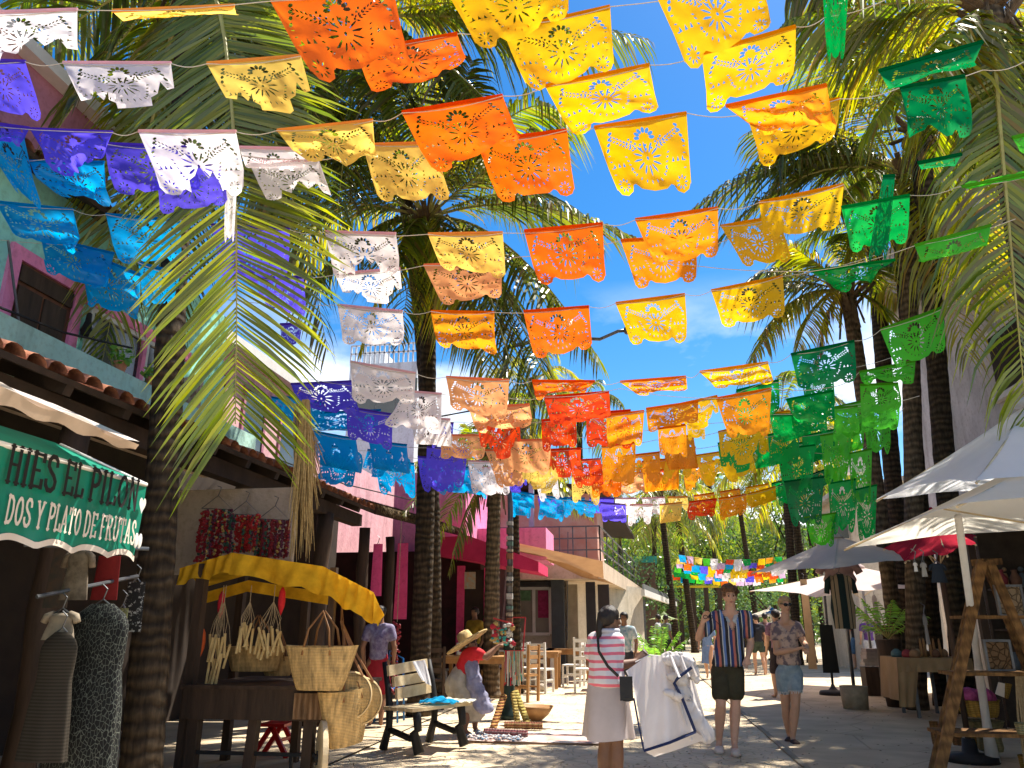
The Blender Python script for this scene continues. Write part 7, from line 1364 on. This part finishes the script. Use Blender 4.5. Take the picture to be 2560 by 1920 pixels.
# table with tan cloth
t = thing('market_table', 'market table draped with a tan cloth, goods on top', 'table'); Yt = 13.4; a = NQ(640,820,Yt); b = NQ(1065,830,Yt+.1); zt_ = a.z
mb = MB(); mb.box2((a.x,Yt,zt_-.04),(b.x+.2,Yt+.9,zt_)); mb.build('tabletop', m_wood_dark, t)
mb = MB(); mb.grid(lambda u, v: Vector((lerp(a.x-.02,b.x+.2,u), Yt-.03-.03*v+.015*math.sin(u*40)*v, zt_+.012-.2*v)), 40, 4); mb.build('cloth_front', solid('tan tablecloth', (.40,.26,.13), (.33,.21,.1)), t, smooth=True)
mb = MB(); mb.grid(lambda u, v: Vector((lerp(a.x-.05,a.x+.28-.1*v,u)-.06*v, Yt-.05+.02*math.sin(u*14)*v, zt_+.013-.70*v)), 20, 6); mb.grid(lambda u, v: Vector((a.x-.03-.06*v+.02*math.sin(u*12)*v, Yt-.05+.95*u, zt_+.013-.62*v)), 20, 6); mb.build('cloth_drop', MATS['tan tablecloth'], t, smooth=True)
mb = MB(); mb.box2((a.x-.02,Yt-.02,zt_+.002),(b.x+.2,Yt+.9,zt_+.012)); mb.build('cloth_top', MATS['tan tablecloth'], t)
for x in (790,1060):
    p = NQ(x,1200,Yt+.05)
    for yy_ in (.08,.8): MB().bar((p.x,Yt+yy_,.03),(p.x,Yt+yy_,zt_-.04),.045).build('leg', m_steel, t)
for i in range(9):
    x = lerp(a.x+.1,b.x,i/8); y = Yt+rnd(.15,.6); s = rnd(.05,.09); o = MB().lathe((0,0,0), [(s*.8,0),(s,.03),(s*.9,.08),(s*.3,.12)], 12).build('bowl', random.choice(m_goods), smooth=True, loc=(x,y,zt_+.013)); tag(o, 'small dark craft bowl, %s from the left on the tan table' % ORD[i+1], 'bowl', 'craft bowls on the tan table')
for i in range(5): o = MB().lathe((0,0,0), [(.02,0),(.025,.1),(.018,.22),(.01,.28)], 8).build('figurine', m_wood, smooth=True, loc=(b.x-.1-.07*i,Yt+.35+.05*(i%2),zt_+.013)); tag(o, 'slim carved wooden figure, %s from the right on the tan table' % ORD[i+1], 'figurine', 'carved figures on the tan table')
# A-frame ladder shelf
m_lad = bands('ladder wood', (.21,.115,.045), (.13,.07,.03), 3, 'Z', bump=.003, dist=4)
t = thing('ladder_shelf', 'wooden A-frame ladder shelf with planks and trinkets at the lower right', 'shelf'); 
bL = PY(2345,1960,4.6); bL2 = NQ(900,1659,4.9)
def leg_(top, px, py, Y0, w=.05): b = PY(px,py,Y0); d = (b-top); b = top + d*((top.z-.03)/(top.z-b.z)); mb = MB(); mb.bar(top, b, w, w*.55, up=(0,1,0)); mb.build('rail', m_lad, t); return b
la = leg_(NQ(1275,75,8.1), *rr('N',955,1659), 7.75, .085); lb = leg_(NQ(1250,80,8.5), *rr('N',905,1640), 8.5, .07)
ra = leg_(NQ(1330,70,8.1), *rr('N',1640,780), 7.9, .075); rb_ = leg_(NQ(1300,90,8.6), *rr('N',1600,860), 9.1, .06)
mb = MB(); mb.bar(NQ(1240,80,8.2), NQ(1385,75,8.4), .12, .06); mb.build('cap', m_lad, t)
for (x0,y0,x1,y1,d_) in ((1075,515,1560,490,.35),(985,940,1620,915,.35),(915,1395,1640,1390,.4)):
    a = NQ(x0,y0,8.2); b = NQ(x1,y1,8.2); mb = MB(); mb.box2((a.x,8.0,a.z-.0),(b.x,8.0+d_,a.z+.03)); mb.build('shelf_board', m_lad, t)
# picture frames on the shelf
for (x0,y0,x1,y1,lab,c) in ((1380,270,1590,480,'patterned framed picture on the upper ladder shelf',(.30,.22,.14)),(1290,690,1500,900,'brown board leaning on the middle ladder shelf',(.20,.12,.06))):
    a = NQ(x0,y0,8.3); b = NQ(x1,y1,8.3); t2 = thing('picture', lab, 'picture'); mb = MB(); mb.box2((a.x,8.27,b.z),(b.x,8.3,a.z)); mb.build('panel', voro('picture %d' % x0, c, tuple(v*.5 for v in c), 18, .7, .1), t2)
    mb = MB(); w_ = .022; mb.box2((a.x-w_,8.26,b.z-w_),(a.x,8.305,a.z+w_)); mb.box2((b.x,8.26,b.z-w_),(b.x+w_,8.305,a.z+w_)); mb.box2((a.x,8.26,a.z),(b.x,8.305,a.z+w_)); mb.box2((a.x,8.26,b.z-w_),(b.x,8.305,b.z)); mb.build('frame', m_steel, t2)
# baskets
m_b1 = bands('yellow wicker', (.52,.33,.08), (.34,.20,.04), 18, 'Z', bump=.006, dist=2); m_b2 = bands('green grey wicker', (.30,.27,.14), (.22,.19,.09), 20, 'Z', bump=.006, dist=1); m_b3 = bands('brown wicker', (.34,.18,.07), (.2,.1,.04), 18, 'Z', bump=.006, dist=2)
def basket(label, x0, y0, x1, y1, Y, mat, taper=.8, lid=False, hole=True):
    a = NQ(x0,y0,Y); b = NQ(x1,y1,Y); r = abs(b.x-a.x)/2; h = a.z-b.z; c = Vector(((a.x+b.x)/2, Y+.0, b.z)); mb = MB()
    mb.lathe((0,0,0), [(r*taper,0),(r*(taper+.1),h*.25),(r*.97,h*.7),(r,h),(r*1.04,h*1.0),(r*1.04,h*.96),(r*.93,h),(r*.85,h*.55),(.01,h*.5)], 36, cap=False); o = mb.build('basket', mat, smooth=True, loc=c); tag(o, label, 'basket', 'woven baskets piled at the right'); return c, r, h
c, r, h = basket('wide yellow wicker basket with pink yarn under the ladder shelf', 1080, 1130, 1420, 1265, 9.5, m_b1); mb = MB()
for i in range(14): mb.ell((rnd(-r*.6,r*.6), rnd(-r*.4,r*.4), h*.95+rnd(0,.06)), rnd(.05,.09), sub=2)
tag(mb.build('yarn', solid('pink yarn', (.42,.08,.22), (.25,.04,.12), 20), loc=c), 'pink yarn heaped in the wide yellow basket', 'yarn')
basket('upper yellow wicker basket behind the one with yarn', 1095, 1060, 1330, 1150, 10.0, m_b1); basket('flat green grey basket tray under the leaning pole', 1150, 1290, 1450, 1385, 9.7, m_b2, .7); basket('round upturned pale green basket on the ground', 1235, 1405, 1440, 1530, 9.75, m_b2, .95); basket('small yellow basket left of the pale green one on the ground', 1158, 1400, 1245, 1505, 10.0, m_b1, .9)
basket('tall brown wicker basket behind the left ladder rail', 868, 1300, 960, 1480, 10.3, m_b3, .9); basket('brown basket with trinkets between the ladder rails', 1030, 1370, 1135, 1485, 10.2, m_b3, .8); basket('small basket at the right picture edge under the shelf', 1525, 1310, 1640, 1400, 6.2, m_b2); basket('orange wicker basket cut by the lower right corner', 1552, 1560, 1700, 1720, 8.6, m_b1)
t = thing('greeting_card', 'cream card standing in the yellow basket', 'card'); a = NQ(1380,1000,6.2); mb = MB(); mb.slab(NQ(1400,1000,9.3), NQ(1448,1010,9.3), NQ(1445,1118,9.3), NQ(1375,1090,9.3), .01); mb.build('front', m_cream_ink, t); mb = MB(); mb.slab(NQ(1450,1005,9.32), NQ(1500,1015,9.45), NQ(1470,1130,9.45), NQ(1447,1118,9.32), .01); mb.build('back', m_b1, t)
# rope bundle right
for i, (x, lab) in enumerate(((1560,'bundle of hanging cords at the right edge, left one'),(1620,'bundle of hanging cords at the right edge, right one'))):
    mb = MB(); a = NQ(x,920,8.5)
    for k in range(16): xx = rnd(-.05,.05); mb.tube([(xx*.6,0,0),(xx*1.5,rnd(-.04,.04),-.4),(xx*2,rnd(-.04,.04),-.8)],.009,4)
    tag(mb.build('cord_bundle', m_rope, loc=a), lab, 'cord', 'cord bundles on the ladder shelf')
# wall fittings
for i, (pts_, lab) in enumerate((([PX(20,600,-6.3),PX(60,905,-6.3)],'thin pipe running down the turquoise wall left of the brown door'),([PY(1420,1330,22.3),PY(1418,1600,22.3)],'downpipe at the corner of the beige house'),([PY(700,1150,13),PY(860,1210,15),PY(1080,1262,17)],'dark cable looping along the thatched arcade'),([PY(1268,1010,12.9),PY(1000,1060,14),PY(820,1075,16)],'thin overhead cable from the lamp post to the pink house'))):
    tag(MB().tube([p_ for p_ in pts_], .014, 6).build('pipe' if i < 2 else 'cable', m_steel if i < 2 else m_black), lab, 'pipe' if i < 2 else 'cable')
# leaf litter and scraps on the paving
mb = MB()
for i in range(900):
    x = rnd(-3.1, 4.5); y = 8.5+22*random.random()**1.6; s_ = rnd(.008,.028); a_ = rnd(0,PI); z_ = .05 if x > 1.5 else .04
    mb.add([Vector((x+math.cos(a_)*s_, y+math.sin(a_)*s_, z_)), Vector((x-math.sin(a_)*s_*.4, y+math.cos(a_)*s_*.4, z_+.004)), Vector((x-math.cos(a_)*s_, y-math.sin(a_)*s_, z_)), Vector((x+math.sin(a_)*s_*.4, y-math.cos(a_)*s_*.4, z_+.006))], [[0,1,2,3]])
tag(mb.build('leaf_litter', solid('dry leaf scraps', (.30,.22,.12), (.12,.08,.04), 3)), 'scattered dry leaf scraps on the paving', 'litter', kind='stuff')
# ================================================================ overhead wires on the turquoise house
mb = MB(); a = PX(-60,745,-5.2); b = PX(330,870,-5.2); mb.tube([a,(a+b)/2-Vector((0,0,.06)),b],.012,5); tag(mb.build('cable', m_black), 'dark cable sagging across the turquoise house front', 'cable')
# ================================================================ settle empties at their things' bases
bpy.context.view_layer.update()
def rebase(e):
    meshes = []
    def walk(o):
        for ch in o.children:
            if ch.type == 'MESH': meshes.append(ch)
            walk(ch)
    walk(e)
    if e.location.length > 1e-6 or not meshes: return
    lo_ = Vector((1e9,)*3); hi = Vector((-1e9,)*3)
    for m in meshes:
        for v in m.bound_box:
            w_ = Vector(v)
            for i in range(3): lo_[i] = min(lo_[i], w_[i]); hi[i] = max(hi[i], w_[i])
    b = Vector(((lo_.x+hi.x)/2, (lo_.y+hi.y)/2, lo_.z)); T = Matrix.Translation(-b)
    done = set()
    for m in meshes:
        if m.data.name not in done: m.data.transform(T); done.add(m.data.name)
    e.location = b
for e in [o for o in SC.objects if o.type == 'EMPTY' and o.parent is None]: rebase(e)
